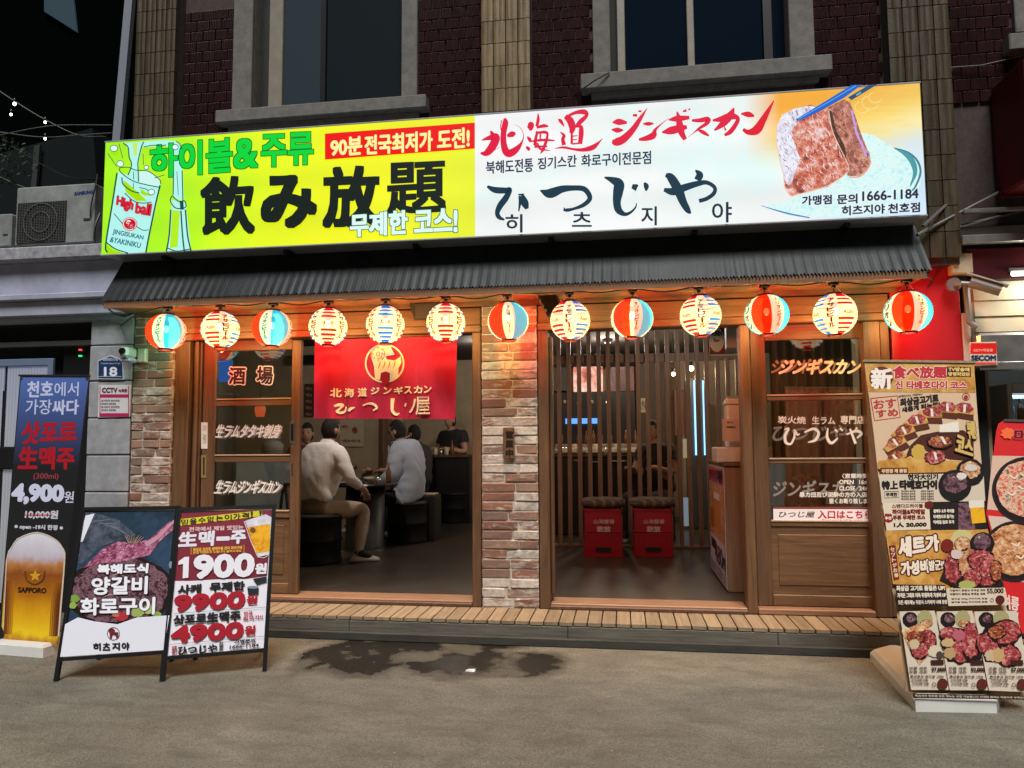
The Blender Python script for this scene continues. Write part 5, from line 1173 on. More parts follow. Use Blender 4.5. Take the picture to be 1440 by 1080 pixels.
pr.ring(*u4(655, 325), 5, 5, .9, 'A02828', n=14); pr.ell(*u4(655, 328), 3, 3, 'A02828')
arc = [(640, 400, 12), (540, 395, 8), (450, 425, 4), (365, 470, -8), (290, 530, -18), (240, 600, -25), (240, 690, -30)]
pr.poly(Uq([(300, 680), (330, 610), (390, 550), (480, 530), (640, 520), (700, 560), (700, 700), (560, 690), (420, 640)]), '4A1C0C')
pr.poly(Uq([(500, 490), (610, 468), (615, 530), (500, 532)]), 'EFE6D8')
for i, (x, y, r) in enumerate(arc):
    ca, sa = math.cos(math.radians(r)), math.sin(math.radians(r))
    def rt(L): return [u4(x + px * ca - py * sa, y + px * sa + py * ca) for px, py in L]
    pr.poly(rt([(-70, 12), (62, 12), (72, 52), (-60, 58)]), '5A2410'); pr.poly(rt([(-75, -8), (-10, -34), (62, -18), (68, 18), (-60, 26)]), F_TAN); pr.poly(rt([(-52, -14), (-20, -40), (30, -42), (58, -15), (40, 14), (-10, 18), (-44, 8)]), F_BRN if i > 3 else F_RED)
    pr.poly(rt([(-6, -30), (8, -30), (16, 14), (2, 16)]), 'F0E4D4')
pr.poly(Uq([(140, 700), (330, 680), (560, 700), (700, 700), (748, 760), (300, 772), (142, 748)]), F_TAN); pr.ell(*u4(375, 650), 10, 11, 'D0A848', wob=.2); pr.ell(*u4(470, 680), 14, 9, F_RED, wob=.3); pr.ell(*u4(500, 590), 17, 8, F_BRN, wob=.3)
pr.poly(Uq([(500, 560), (515, 558), (540, 600), (525, 604)]), 'F0E4D4'); pr.poly(Uq([(460, 650), (474, 648), (486, 692), (472, 694)]), 'F0E4D4')
pr.text('무제한', [u4(655, 475), u4(700, 470), u4(712, 570), u4(668, 575)], 'D8B868', .8, BR_, 1.7); pr.text('코스', [u4(600, 545), u4(690, 590), u4(690, 670), u4(590, 640)], 'D8B868', 1.1, BR_, 2.2)
pr.poly(Uq([(150, 742), (312, 740), (314, 775), (152, 782)]), '6A2410'); pr.text('무한정 제 품질', [u4(160, 750), u4(304, 748), u4(304, 768), u4(160, 772)], 'E8D0A0', .3)
pr.poly(Uq([(142, 780), (752, 774), (762, 935), (160, 945)]), 'D8C8B4')
pr.text('현자大인기', [u4(312, 780), u4(485, 778), u4(485, 808), u4(312, 810)], '140A06', .6); pr.text('特上', [u4(160, 820), u4(252, 818), u4(252, 865), u4(162, 868)], '140A06', .8); pr.text('타베호다이', [u4(265, 815), u4(478, 815), u4(478, 865), u4(266, 866)], '140A06', 1.0)
pr.stroke([u4(*p) + (.6,) for p in ((175, 880), (256, 878), (258, 914), (177, 917), (175, 880))], '403028', n=1); pr.text('무제한', [u4(184, 887), u4(248, 886), u4(249, 907), u4(185, 908)], '302018', .3)
for i in range(4):
    pr.text('특상등심 갈비살', (1200 + 272 / 4.154, 690 + i * 3.6, 20, 2.4), '5A4030', .1); pr.text('안창살 차돌박이', (1200 + 386 / 4.154, 690 + i * 3.6, 18, 2.4), '5A4030', .1)
for x, y, rx, ry, m in ((672, 768, 20, 19, F_NOOD), (583, 845, 23, 22, F_DK)):
    pr.ell(*u4(x, y), rx, ry, '100C0C', wob=.04); pr.ell(*u4(x, y - 14), rx * .72, ry * .62, m, wob=.15)
pr.ell(*u4(675, 742), 9, 5, 'D8CCC0', wob=.2); pr.ell(*u4(620, 790), 7, 5, 'E0D8D0', wob=.2)
# drinks panel, sets
pr.poly(Uq([(160, 945), (432, 945), (440, 1100), (185, 1108)]), 'E4D4BC'); pr.poly(Uq([(436, 945), (750, 940), (775, 1098), (448, 1102)]), '1C1410')
pr.text('스탠다드하이볼', [u4(215, 955), u4(395, 952), u4(396, 975), u4(216, 978)], '6A2018', .3); pr.text('하이볼&칵테일', [u4(218, 985), u4(405, 984), u4(405, 1012), u4(219, 1014)], '7A1C14', .6); pr.text('주류 무제한 코스', [u4(222, 1020), u4(408, 1018), u4(408, 1042), u4(222, 1046)], '7A1C14', .5)
pr.ell(*u4(193, 1035), 6.5, 6.5, '8A1C14', wob=.3); pr.text('추천', [u4(175, 1026), u4(211, 1026), u4(211, 1044), u4(175, 1044)], 'F4E0C8', .3); pr.text('1人 20,000', [u4(228, 1062), u4(415, 1058), u4(415, 1084), u4(228, 1088)], '140A06', .6)
pr.ell(*u4(430, 958), 6, 5.5, '6A1810', wob=.3)
for i, s_ in enumerate(('생맥주 소주 하이볼', '무제한으로 즐기는', '칵테일 음료 추가')): pr.text(s_, [u4(455, 985 + i * 32), u4(575, 983 + i * 32), u4(576, 1003 + i * 32), u4(457, 1005 + i * 32)], 'E8DCC8', .3)
pr.poly(Uq([(600, 950), (660, 945), (700, 1098), (600, 1100)]), F_DK); pr.poly(Uq([(665, 950), (745, 944), (760, 1060), (680, 1068)]), F_BEER); pr.poly(Uq([(660, 935), (748, 930), (750, 972), (664, 976)]), 'EAE0D0')
pr.poly(Vq([(170, 28), (742, 20), (830, 345), (500, 350), (212, 325)]), F_TAN)
for s_, q_, bb in (('세트가', Vq([(245, 65), (462, 52), (470, 135), (248, 180)]), 1.7), ('가성비', Vq([(255, 205), (405, 190), (410, 258), (262, 280)]), 1.3), ('발군!!', Vq([(412, 195), (496, 190), (498, 242), (414, 250)]), .7)): pr.text(s_, q_, 'F4E4D0', bb * .8, '5A1408', bb + 1.7)
pr.poly(Vq([(188, 112), (225, 108), (246, 295), (215, 305)]), '7A1810')
for i, ch in enumerate('セットがお得'): pr.text(ch, [v4(196 + i * 4, 122 + i * 29), v4(218 + i * 4, 120 + i * 29), v4(220 + i * 4, 142 + i * 29), v4(198 + i * 4, 144 + i * 29)], 'E8D0B0', .25)
for x, y, r, m in ((598, 85, 17, 'D0C088'), (600, 105, 11, F_NOOD), (708, 100, 17, '180A0A'), (708, 88, 12, F_DK)): pr.ell(*v4(x, y), r, r * .95, m, wob=.08)
pr.ell(*v4(512, 110), 9, 9, '7A1C14'); pr.poly(Vq([(470, 300), (520, 180), (600, 130), (700, 150), (790, 230), (825, 340), (560, 345)]), '2A1410')
for x, y, rx, ry, m in ((545, 235, 12, 22, F_RED), (630, 210, 14, 20, F_NOOD), (700, 190, 18, 14, F_RED), (735, 270, 17, 16, F_RED), (650, 290, 12, 12, F_RED), (560, 160, 8, 7, 'D8C0B8'), (620, 330, 12, 6, 'B0B060'), (780, 250, 8, 14, F_BRN)): pr.ell(*v4(x, y), rx, ry, m, wob=.25)
pr.poly(Vq([(215, 328), (495, 330), (512, 448), (232, 450)]), '1C0C08')
for i, s_ in enumerate(('최상급 고기로 품질은 UP!', '가격은 그대로 더욱 푸짐하게 가성비 UP', '모든 세트메뉴 주문시 스키야키 나베 증정')): pr.text(s_, [v4(224 + i * 5, 336 + i * 40), v4(492 + i * 6, 334 + i * 40), v4(494 + i * 6, 360 + i * 38), v4(226 + i * 5, 364 + i * 38)], 'E8D8C4', .45 - i * .1)
pr.poly(Vq([(500, 350), (828, 346), (848, 440), (514, 448)]), 'DCCBB4'); pr.text('55,000', [v4(728, 352), v4(818, 350), v4(820, 380), v4(730, 382)], '1C0C08', .45)
for i in range(2): pr.text('차돌박이 꽃등심 부채살 세트', [v4(520, 356 + i * 20), v4(718, 354 + i * 20), v4(720, 366 + i * 20), v4(522, 368 + i * 20)], '4A3428', .15); pr.text('살치살 200g 구이야채 포함', [v4(528, 404 + i * 18), v4(730, 402 + i * 18), v4(732, 412 + i * 18), v4(530, 414 + i * 18)], '4A3428', .15)
pr.ell(*v4(800, 414), 6.5, 6.5, '5A1810'); pr.ring(*v4(755, 416), 2.2, 2.4, .7, '3A1810', n=10)
for i, (x0, x1, x2, x3, pcs) in enumerate(((240, 435, 510, 290, '37,000'), (442, 640, 735, 520, '52,000'), (646, 880, 990, 745, '57,000'))):
    pr.poly(Vq([(x0, 478), (x1, 474), (x1 + 88, 915 if i < 2 else 925), (x0 + 65 + i * 8, 915)]), 'D6C8B6')
    cx, cy = x0 + 60 + i * 4, 525; pr.ell(*v4(cx, cy), 11, 11, '160A0C', wob=.06); pr.ell(*v4(cx + 4, cy - 8), 6.5, 6, F_DK, wob=.2); pr.ell(*v4(cx + 80, cy - 5), 11, 12, 'A8A070', wob=.1); pr.ell(*v4(cx + 90, cy + 20), 8, 5, F_NOOD, wob=.2)
    if i == 0: pr.poly(Vq([(250, 585), (350, 545), (415, 580), (430, 690), (350, 775), (300, 700)]), F_NOOD)
    else: pr.poly(Vq([(x0 + 20, 640), (x0 + 60, 560), (x0 + 190, 580), (x0 + 250, 740), (x0 + 180, 762), (x0 + 60, 755)]), '1C0C0C')
    for dx, dy, rx, ry, m in (((150, 640, 13, 14, F_RED), (110, 690, 12, 12, F_RED), (90, 620, 12, 8, F_BRN), (80, 660, 7, 7, 'C8B890'), (195, 700, 10, 8, 'D8C8B0'), (220, 720, 5, 5, '4A4038')), ((70, 600, 13, 9, F_RED), (130, 690, 13, 17, F_RED), (185, 640, 12, 24, F_RED), (60, 650, 9, 6, 'C8A878'), (120, 610, 9, 8, 'B86070'), (70, 710, 8, 8, 'B89868')), ((70, 650, 15, 14, F_RED), (170, 590, 20, 16, F_RED), (190, 720, 15, 14, F_RED), (90, 720, 9, 8, 'C8B090'), (130, 720, 8, 10, 'C8A070'), (120, 590, 12, 9, F_BRN)))[i]: pr.ell(*v4(x0 + dx, dy), rx, ry, m, wob=.28)
    ox = x0 + 50 + i * 12; pr.poly(Vq([(ox + 120, 748), (ox + 190, 746), (ox + 194, 772), (ox + 124, 774)]), '3A1810')
    pr.text(pcs, [v4(ox + 125, 790), v4(ox + 200, 790), v4(ox + 203, 812), v4(ox + 128, 812)], '3A140C', .45)
    for k in range(2): pr.text('모듬 세트', [v4(ox, 785 + k * 20), v4(ox + 100, 785 + k * 20), v4(ox + 102, 798 + k * 20), v4(ox + 2, 798 + k * 20)], '4A3428', .15)
    for k in range(3): pr.text('특상등심 갈비살 100g' if k == 0 else '구이야채 모듬', [v4(ox + 6 + k * 4, 832 + k * 20), v4(ox + (190 if k == 0 else 100) + k * 4, 832 + k * 20), v4(ox + (192 if k == 0 else 102) + k * 4, 845 + k * 20), v4(ox + 8 + k * 4, 845 + k * 20)], '4A3428', .15)
    pr.ell(*v4(ox + 185, 880), 7.5, 7.5, '5A2018'); pr.ring(*v4(ox + 138, 884), 2.4, 2.8, .8, '2A1810', n=10)
pr.poly(Vq([(300, 930), (982, 945), (985, 966), (303, 955)]), '2A1810'); pr.text('히츠지야 천호점 모든 메뉴는 포장 가능합니다 자세한 문의는 매장으로 부탁드립니다', [v4(312, 936), v4(960, 949), v4(961, 959), v4(313, 948)], 'C8B498', .15)
pr.build('banner_print', T)

# --- red bowl banner behind it at the right edge
a, b_, e, up, Nn, n0 = board_plane((1385, 925), (1530, 935), 7.0)
T = thing('red_banner_stand', 'red banner with two bowls of noodle soup, cut by the right edge of the photograph', 'banner', (a + b_) / 2)
C = [(1411, 591), (1560, 596), (1580, 900), (1428, 890), (1387, 722), (1401, 606), (1404, 596)]; A = [onp(*p, a, Nn) for p in C]
q = MB(); q.prism([p - Nn * .004 for p in A], A); q.build('banner_sheet', plain('banner_red', (.62, .015, .02), .45), T)
q = MB(); q.beam(A[0], A[1], .016, .016, Nn); q.build('top_bar', m_steel, T)
q = MB(); q.beam((a + b_) / 2, (A[0] + A[1]) / 2 - Nn * .014, .02, .02, Nn); q.build('pole', m_steel, T); q = MB(); obox(q, (a + b_) / 2 + n0 * .1, e, n0, .46, .34, .08); q.build('water_base', m_white, T)
w3 = lambda x, y: (1360 + x / 3.375, 580 + y / 3.375)
pr = Print(a, Nn, step=.0002)
pr.poly([w3(*p) for p in ((120, 205), (700, 215), (700, 520), (95, 460))], 'D8BCA8'); pr.poly([w3(*p) for p in ((100, 490), (700, 540), (700, 880), (180, 790))], 'D4C4B8')
for cx, cy, r, m in ((285, 360, 50, F_SOUP), (225, 650, 45, F_NOOD)):
    x, y = w3(cx, cy); r_ = r
    pr.ell(x, y + 3, r_, r_ * .95, '201820', wob=.01, n=40); pr.ell(x, y, r_ * .86, r_ * .80, m, wob=.05, n=40)
for x, y in ((200, 300), (240, 350), (190, 380), (250, 290), (210, 620), (230, 680)): pr.stroke([w3(x, y) + (2,), w3(x + 25, y + 12) + (2.5,), w3(x + 40, y - 4) + (1.5,)], 'F0E4D0', n=4)
pr.text('메밀국수', [w3(225, 80), w3(620, 90), w3(615, 145), w3(222, 138)], '5A0A10', .6, 'F05060', 1.6); pr.text('여름', [w3(165, 860), w3(245, 880), w3(240, 940), w3(175, 930)], 'F0D0C8', .7)
pr.text('한정', [w3(185, 940), w3(240, 950), w3(236, 985), w3(196, 980)], 'F0D0C8', .5)
pr.ell(*w3(190, 100), 9, 8, 'F07040', wob=.4)
pr.build('banner_print', T)

# ================================================================== LEFT NEIGHBOUR: pale plastered house, stone pier, cornice
ln = thing('plastered_house', 'pale plastered neighbouring house with moulded cornice and dark glazed front, at the left', 'building', (-5.4, .3, 0))
def lb(nm, m, *a, b=.006, parent=ln):
    q = MB(); q.box(*a, b); return q.build(nm, m, parent)
NX0, NX1 = AX(124, 600), -4.182
zc = [AZ(155, y) for y in (1000, 958, 905, 847, 794, 741, 692, 640, 588, 536, 486, 441)]
zc[0] = 0.0
lb('pier_core', m_dmort, NX0 + .01, NX1 - .004, .01, .4, 0, 2.4, b=0)
for i in range(len(zc) - 1):
    if zc[i + 1] > .05: lb('stone_block', m_stone, NX0, NX1, -.012 - .004 * (i % 2), .02, max(zc[i], 0) + .005, zc[i + 1] - .003, b=.008)
CX0 = -8.5; CXR = -4.23
z = lambda y, x=120, Y=-.12: AZ(x, y, Y)
lb('cornice_band', m_conc, CX0, CXR, -.10, .35, z(441), z(420), b=.008)
lb('cornice_fillet', m_conc, CX0, CXR, -.15, .35, z(420) + .002, z(411), b=.008)
lb('frieze', m_conc, CX0, CXR, -.07, .35, z(411) + .002, z(364), b=.004)
lb('coping', rough_mat('stained_coping', (.16, .165, .19), (.38, .38, .42), 18, .85, .4, 40, .004), CX0, CXR, -.17, .45, z(364) + .002, z(345), b=.012)
lb('lintel_soffit', m_conc, CX0, NX1, -.04, .3, z(447), z(441) - .002, b=.004)
ZT = z(345); ZS = z(447)
if 0: lb('upper_wall', rough_mat('dim_upper_wall', (.05, .055, .06), (.085, .09, .1), 3, .9, .2), CX0, -4.4, 1.2, 1.4, ZT, 7, b=0)
# glazed front
lb('transom_pane', plain('dark_glass', (.01, .011, .013), .08), CX0, NX0, .10, .12, z(482, 60, .1), ZS, b=0)
lb('transom_bar', plain('grey_metal', (.12, .125, .13), .4, .5), CX0, NX0, .06, .13, z(488, 60, .1), z(481, 60, .1), b=.003)
m_bl = plain('pale_blue_frame', (.16, .22, .34), .4, .2)
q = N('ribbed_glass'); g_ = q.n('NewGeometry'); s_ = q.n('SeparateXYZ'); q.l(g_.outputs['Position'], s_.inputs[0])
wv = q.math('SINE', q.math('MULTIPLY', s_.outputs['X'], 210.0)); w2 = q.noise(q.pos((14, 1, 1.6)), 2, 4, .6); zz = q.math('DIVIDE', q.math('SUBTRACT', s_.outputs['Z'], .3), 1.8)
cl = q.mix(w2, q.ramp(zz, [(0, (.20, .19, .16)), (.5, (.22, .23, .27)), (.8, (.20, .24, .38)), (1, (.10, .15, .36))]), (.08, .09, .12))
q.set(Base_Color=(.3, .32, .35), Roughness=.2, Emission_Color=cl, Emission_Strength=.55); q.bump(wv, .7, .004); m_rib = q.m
x0, x1 = AX(-60, 600, .1), AX(70, 520, .1)
for a_, c_ in ((x0, AX(5, 600, .1)), (AX(9, 600, .1), x1)):
    for y0_, y1_ in ((515, 628), (660, 880)):
        lb('ribbed_pane', m_rib, a_, c_, .085, .095, max(.08, AZ(40, y1_, .1)), AZ(40, y0_, .1), b=0)
lb('door_rail', m_bl, x0, AX(77, 520, .1), .07, .10, AZ(40, 515, .1), AZ(40, 505, .1)); lb('door_rail', m_black, x0, x1, .06, .10, AZ(40, 659, .1), AZ(40, 629, .1)); lb('door_stile', m_bl, x1 + .002, AX(78, 520, .1), .065, .1, .05, AZ(40, 505, .1) - .002); lb('door_stile', m_black, AX(5, 600, .1) + .002, AX(9, 600, .1) - .002, .065, .1, .05, 1.95)
lb('dark_recess', m_dark, CX0, NX0 - .002, .25, .4, 0, ZS, b=0)
lb('side_post', plain('dark_post', (.02, .022, .026), .3, .5), AX(84, 520, .1), NX0 - .03, .13, .2, 0, ZS, b=.01)
for y, c in ((492, (1.0, .08, .12)), (500.5, (.05, .9, .25))):
    c_ = at(113, y, .12); lb('status_light', emit('status', c, 1.2), c_[0] - .012, c_[0] + .012, .11, .128, c_[2] - .007, c_[2] + .007, b=0)
b = MB(); b.tube(catmull([at(147, 423, -.2), at(152, 433, -.15), at(162, 441, -.1), at(178, 444, -.06), at(200, 432, -.06)], 5), .008, 5); tag(b.build('cable', m_blackp), 'black cable looping below the left end of the awning', 'cable')

# air conditioner on the coping
def aircon(px0, px1, pyt, pyb, label, full=True):
    Y = -.10; A = at(px0, pyt + 8, Y); B = at(px1, pyt - 1, Y); zt = at(px0, pyt, Y)[2]; zb = ZT
    T = thing('air_conditioner', label, 'air conditioner', ((A[0] + B[0]) / 2, Y, zb), None)
    m_ac = rough_mat('weathered_white_casing', (.15, .165, .175), (.28, .30, .30), 7, .5, .1)
    q = MB(); q.box(A[0], B[0], Y, Y + .34, zb + .03, zt, .012); q.build('casing', m_ac, T)
    for x in (A[0] + .06, B[0] - .1): q = MB(); q.box(x, x + .05, Y + .02, Y + .3, zb, zb + .028); q.build('foot', m_black, T)
    w = B[0] - A[0]; gx0, gx1 = A[0] + .03, A[0] + w * .66; gz1 = zt - (zt - zb) * .26
    q = MB(); q.box(gx0, gx1, Y - .006, Y - .001, zb + .05, gz1); q.build('grille_recess', plain('grille_dark', (.03, .035, .035)), T)
    q = MB()
    for i in range(26): zz = zb + .055 + (gz1 - zb - .06) * i / 25; q.box(gx0 + .003, gx1 - .003, Y - .012, Y - .008, zz, zz + .003)
    for i in range(20): xx = gx0 + .004 + (gx1 - gx0 - .012) * i / 19; q.box(xx, xx + .003, Y - .016, Y - .0125, zb + .055, gz1 - .004)
    q.build('grille', plain('grille_grey', (.10, .105, .105)), T)
    cx, cz, R = (gx0 + gx1) / 2, (zb + .05 + gz1) / 2, (gz1 - zb - .06) / 2 * .95; q = MB(); q.ring = None
    for r in (R, R * .55): q.lathe([(r - .006, -.003), (r, -.003), (r, .001), (r - .006, .001)], (cx, Y - .019, cz), 28, axis='y', cap=False)
    q.build('fan_guard', plain('grille_grey', (.10, .105, .105)), T)
    q = MB(); q.box(B[0] - w * .12, B[0] - w * .04, Y - .004, Y - .0005, zb + (zt - zb) * .40, zb + (zt - zb) * .44, .001); q.build('handle_slot', m_dark, T)
    if full:
        pr = Print((0, Y - .0005, 0), (0, -1, 0)); pr.text('SAMSUNG', [(105, 270.5), (131, 267.5), (131, 272), (105, 275)], '10306A', .35); pr.build('lettering', T)
    return T
aircon(23, 133, 264, 347, 'weathered white outdoor air conditioner with dark grille, beside the left end of the signboard')
aircon(-70, 16, 305, 350, 'white outdoor air conditioner cut off by the left edge, lower than its neighbour', False)
b = MB(); b.tube(catmull([at(137, 245, -.05), at(134, 262, -.12), at(128, 290, -.12), at(127, 306, -.11)], 5), .006, 5); b.tube(catmull([at(141, 300, -.05), at(134, 318, -.1), at(133, 340, -.1), at(140, 345, -.1)], 5), .009, 5)
tag(b.build('cable', m_blackp), 'black cables hanging beside the air conditioner next to the yellow sign end', 'cable')

# far dark buildings at upper left
fb = thing('dark_office_building', 'dark tall building lost in the night behind the left house, one glowing blue-lit wall patch', 'building', (-14, 9, 0))
q = MB(); q.box(-26, -6.2, 9, 16, 0, 22); q.build('wall', plain('night_wall', (.0012, .002, .002), .95, 0, .0), fb)
q = MB(); q.v = []; W4 = [at(*p, 8.9) for p in ((62, -30), (100, -30), (108, 45), (62, 16))]; q.prism(W4, [p + np.array([0, .05, 0]) for p in W4]); q.build('window', emit('blue_wall_glow', (.006, .028, .045), 1.0), fb)  # glowing sheet that paints a blue-lit patch of wall
fc = thing('dark_low_building', 'low grey-green building seen dimly above the air conditioner', 'building', (-9, 5, 0))
W5 = [at(*p, 5.0) for p in ((-60, 232), (50, 202), (130, 180), (140, 300), (140, 420), (-60, 420))]; q = MB(); q.prism(W5, [p + np.array([0, 1, 0]) for p in W5]); q.build('wall', plain('dim_green_wall', (.007, .011, .012), .9, 0, .1), fc)
W6 = [at(*p, 4.9) for p in ((48, 205), (56, 203), (50, 268), (43, 268))]; q = MB(); q.prism(W6, [p + np.array([0, .05, 0]) for p in W6]); q.build('drain_pipe', plain('dim_pipe', (.03, .035, .037)), fc)
lbm = emit('bulb_glow', (1.0, .92, .75), 9.0)
for k, (px, py, lab) in enumerate(((20.5, 146, 'largest bare string-light bulb hanging highest at the far left'), (15.5, 161, 'string-light bulb just below the largest one at the far left'), (63.5, 172, 'upper of the two right-hand string-light bulbs left of the building'), (63.5, 195, 'lower of the two right-hand string-light bulbs, above the air conditioner'))):
    c = at(px, py, 1.6); T = thing('string_light_bulb', lab, 'light bulb', c, 'string light bulbs at the far left'); r = .026 if k else .034
    q = MB(); q.ell(c, (r * .5, r * .5, r * .62), 10, 8); q.build('bulb', lbm, T, smooth=True); q = MB(); q.lathe([(.012, 0), (.014, .03), (.006, .05)], c + np.array([0, 0, r * .5]), 8); q.build('socket', m_black, T)
for lab, L in (('string light wire running down from the upper left corner', [(-30, 108), (20, 142), (63, 168), (110, 190), (150, 192)]), ('second string light wire crossing level at the far left', [(-30, 180), (15, 188), (63, 193), (110, 190), (157, 187)]), ('dark cable crossing behind the air conditioner', [(15, 205), (60, 232), (100, 250), (150, 252)]), ('pale overhead wire low at the far left', [(-20, 240), (30, 262), (62, 272)]), ('thin wire rising to the right at the far left', [(0, 190), (50, 180), (88, 176), (157, 176)])):
    q = MB(); q.tube(catmull([at(x, y, 1.6 + .1 * i) for i, (x, y) in enumerate(L)], 6), .006, 4); tag(q.build('overhead_wire', plain('wire_grey', (.12, .13, .13)) if 'dark' not in lab else m_black), lab, 'wire')
# a bit of foliage at the far left edge
q = MB(); random.seed(5)
T = thing('tree', 'dark leafy tree top peeking in at the left edge above the air conditioners', 'tree', (-8.6, 1.5, 0))
tc = at(-8, 225, 1.5)
for i in range(420):
    a_ = U(0, 6.28); r = U(0, 1) ** .5 * .34; c = tc + np.array([r * math.cos(a_) * 1.2, U(-.3, .3), r * math.sin(a_) * .9]); d1_ = np.array([U(-1, 1), U(-1, 1), U(-1, 1)]); d1_ /= np.linalg.norm(d1_); d2_ = np.cross(d1_, [0.3, 1, .2]); s_ = U(.02, .05)
    q.add([c, c + d1_ * s_ + d2_ * s_ * .35, c + d1_ * s_ * 2, c + d1_ * s_ - d2_ * s_ * .35], [(0, 1, 2, 3)])
q.build('crown', plain('leaf', (.02, .035, .018), .6), T); q = MB(); q.tube([tc * [1, 1, 0], tc * [1, 1, .5] , tc], [.09, .07, .03], 8); q.build('trunk', m_woodd, T)

# number plate, CCTV notice and camera on the pier
c = at(156, 516, -.03); T = thing('house_number_plate', 'dark blue house-shaped plate reading 18 on the grey stone pier', 'sign', c)
Hp = [(137.5, 507), (155, 499.5), (173, 506), (174, 533.5), (137, 533)]; A = [at(*p, -.03) for p in Hp]
q = MB(); q.prism([p + np.array([0, .012, 0]) for p in A], A); q.build('plate', plain('plate_rim', (.5, .55, .62)), T)
pr = Print((0, -.03, 0), (0, -1, 0)); pr.poly([(138.7, 508), (155, 501), (171.8, 507.3), (172.6, 532.3), (138.4, 531.7)], '1C3460'); pr.text('18', (147, 516.5, 17.5, 12), 'E4ECF8', .7); pr.text('천호대로157길', (145, 503.5, 21, 4), 'B8C8E0', .15); pr.text('Cheonho-daero157-gil', (142, 510, 27, 2.6), 'A0B4D4', .1); pr.quad(139.5, 529, 171.5, 529.8, 'B8C8E0'); pr.build('lettering', T)
c = at(161, 564, -.02); T = thing('cctv_notice', 'small white and magenta CCTV notice below the number plate', 'notice', c)
q = MB(); A = at(139.5, 542, -.02); B = at(182.5, 586.5, -.02); q.box(A[0], B[0], -.024, -.018, B[2], A[2], .001); q.build('plate', plain('notice_white', (.62, .6, .64)), T)
pr = Print((0, -.024, 0), (0, -1, 0)); pr.quad(140.3, 554.5, 181.5, 559, 'B02060'); pr.quad(140, 581, 181, 586, 'B02060'); pr.quad(140.3, 543, 141.3, 586, 'B02060'); pr.quad(180.5, 543, 181.8, 586, 'B02060')
pr.text('CCTV', (144, 545.5, 21, 6.5), '502038', .4); pr.text('녹화중', (167, 547, 12, 4.5), '7A2848', .2)
for i in range(4): pr.text('설치목적 범죄예방', (142.5, 562 + i * 4.4, 26 - 5 * (i % 2), 2.4), '606070', .1)
pr.build('lettering', T)
c = at(184, 499, -.10); T = thing('bullet_camera', 'small white bullet camera with wide dark lens on the edge of the old brick pier', 'security camera', c)
q = MB(); q.box(c[0] + .02, c[0] + .10, -.05, -.004, c[2] - .06, c[2] + .06, .008); q.build('junction_box', rough_mat('cream_plastic', (.55, .52, .42), (.62, .6, .5), 5, .4, 0), T)
q = MB(); q.box(c[0] - .06, c[0] + .03, c[1] - .09, c[1] + .05, c[2] - .03, c[2] + .06, .02); q.build('body', m_white, T)
q = MB(); q.box(c[0] - .065, c[0] + .035, c[1] - .06, c[1] + .04, c[2] - .065, c[2] - .031, .01); q.build('lamp_box', plain('pale_violet_plastic', (.45, .48, .75), .4), T)
q = MB(); q.lathe([(0, -.012), (.026, -.010), (.03, 0), (.03, .004)], (c[0] - .015, c[1] - .092, c[2] + .022), 16, axis='y'); q.build('lens', plain('lens_black', (.01, .01, .012), .05), T)

# ================================================================== RIGHT NEIGHBOUR
rn = thing('red_fronted_shop', 'neighbouring shop at right with plain red wall, metal hood and louvred vent', 'building', (2.6, .3, 0))
m_redw = rough_mat('red_panel', (.27, .005, .012), (.34, .008, .016), 3, .45, .05)
def rb(nm, m, *a, b=.005, parent=rn):
    q = MB(); q.box(*a, b); return q.build(nm, m, parent)
RX0, RX1 = 1.985, AX(1352, 450, 0)
rb('red_wall', m_redw, RX0, RX1, .005, .2, 0.0, 3.0)
rb('wall_edge', rough_mat('pale_edge', (.4, .38, .34), (.5, .48, .44), 8, .6, .1), RX1 + .002, RX1 + .055, -.01, .2, 0.0, AZ(1360, 440))
m_gal = rough_mat('galvanised', (.22, .22, .22), (.36, .36, .36), 6, .35, .1, metallic=.7)
lx0, lx1 = AX(1371, 430, .05), AX(1440, 430, .05) + .02; lz0, lz1 = AZ(1400, 467, .05), AZ(1400, 400, .05)
ft = rb('vent_frame', rough_mat('vent_paint', (.42, .38, .30), (.5, .46, .38), 8, .5, .1), lx0 - .04, lx1 + .06, .07, .16, lz0 - .03, lz1 + .03)
for i in range(3):
    h = (lz1 - lz0) / 3; q = MB(); z0_ = lz0 + i * h
    q.prism([(lx0, .055, z0_ + .004), (lx0, .068, z0_ + h - .004), (lx0, .069, z0_ + h - .002), (lx0, .069, z0_)], [(lx1, .055, z0_ + .004), (lx1, .068, z0_ + h - .004), (lx1, .069, z0_ + h - .002), (lx1, .069, z0_)]); q.build('vent_slat', rough_mat('cream_slat', (.55, .48, .34), (.62, .55, .4), 6, .5, .05), ft)
rb('hood', m_gal, AX(1362, 490, .05), 4.2, -.10, .3, AZ(1400, 517, 0), AZ(1400, 470, 0), b=.02)
rb('hood_lip', m_gal, AX(1362, 490, .05), 4.2, -.12, -.101, AZ(1400, 522, 0), AZ(1400, 511, 0), b=.004)
rb('back_wall', rough_mat('grey_blue_wall', (.16, .21, .25), (.20, .26, .30), 4, .7, .1), RX1 - .1, 4.5, 1.0, 1.1, 0, AZ(1400, 400, .5))
rb('ceiling_beam', m_dark, RX1 - .1, 4.5, .15, 1.0, AZ(1400, 400, .15) + .04, 3.0, b=0)
rb('side_return', m_redw, RX1 - .15, RX1 - .002, .201, 1.0, 0, 2.9)
rb('upper_fascia', plain('dark_fascia', (.03, .022, .022), .6), RX1 - .02, 4.5, -.06, .2, 3.005, AZ(1400, 345, 0))
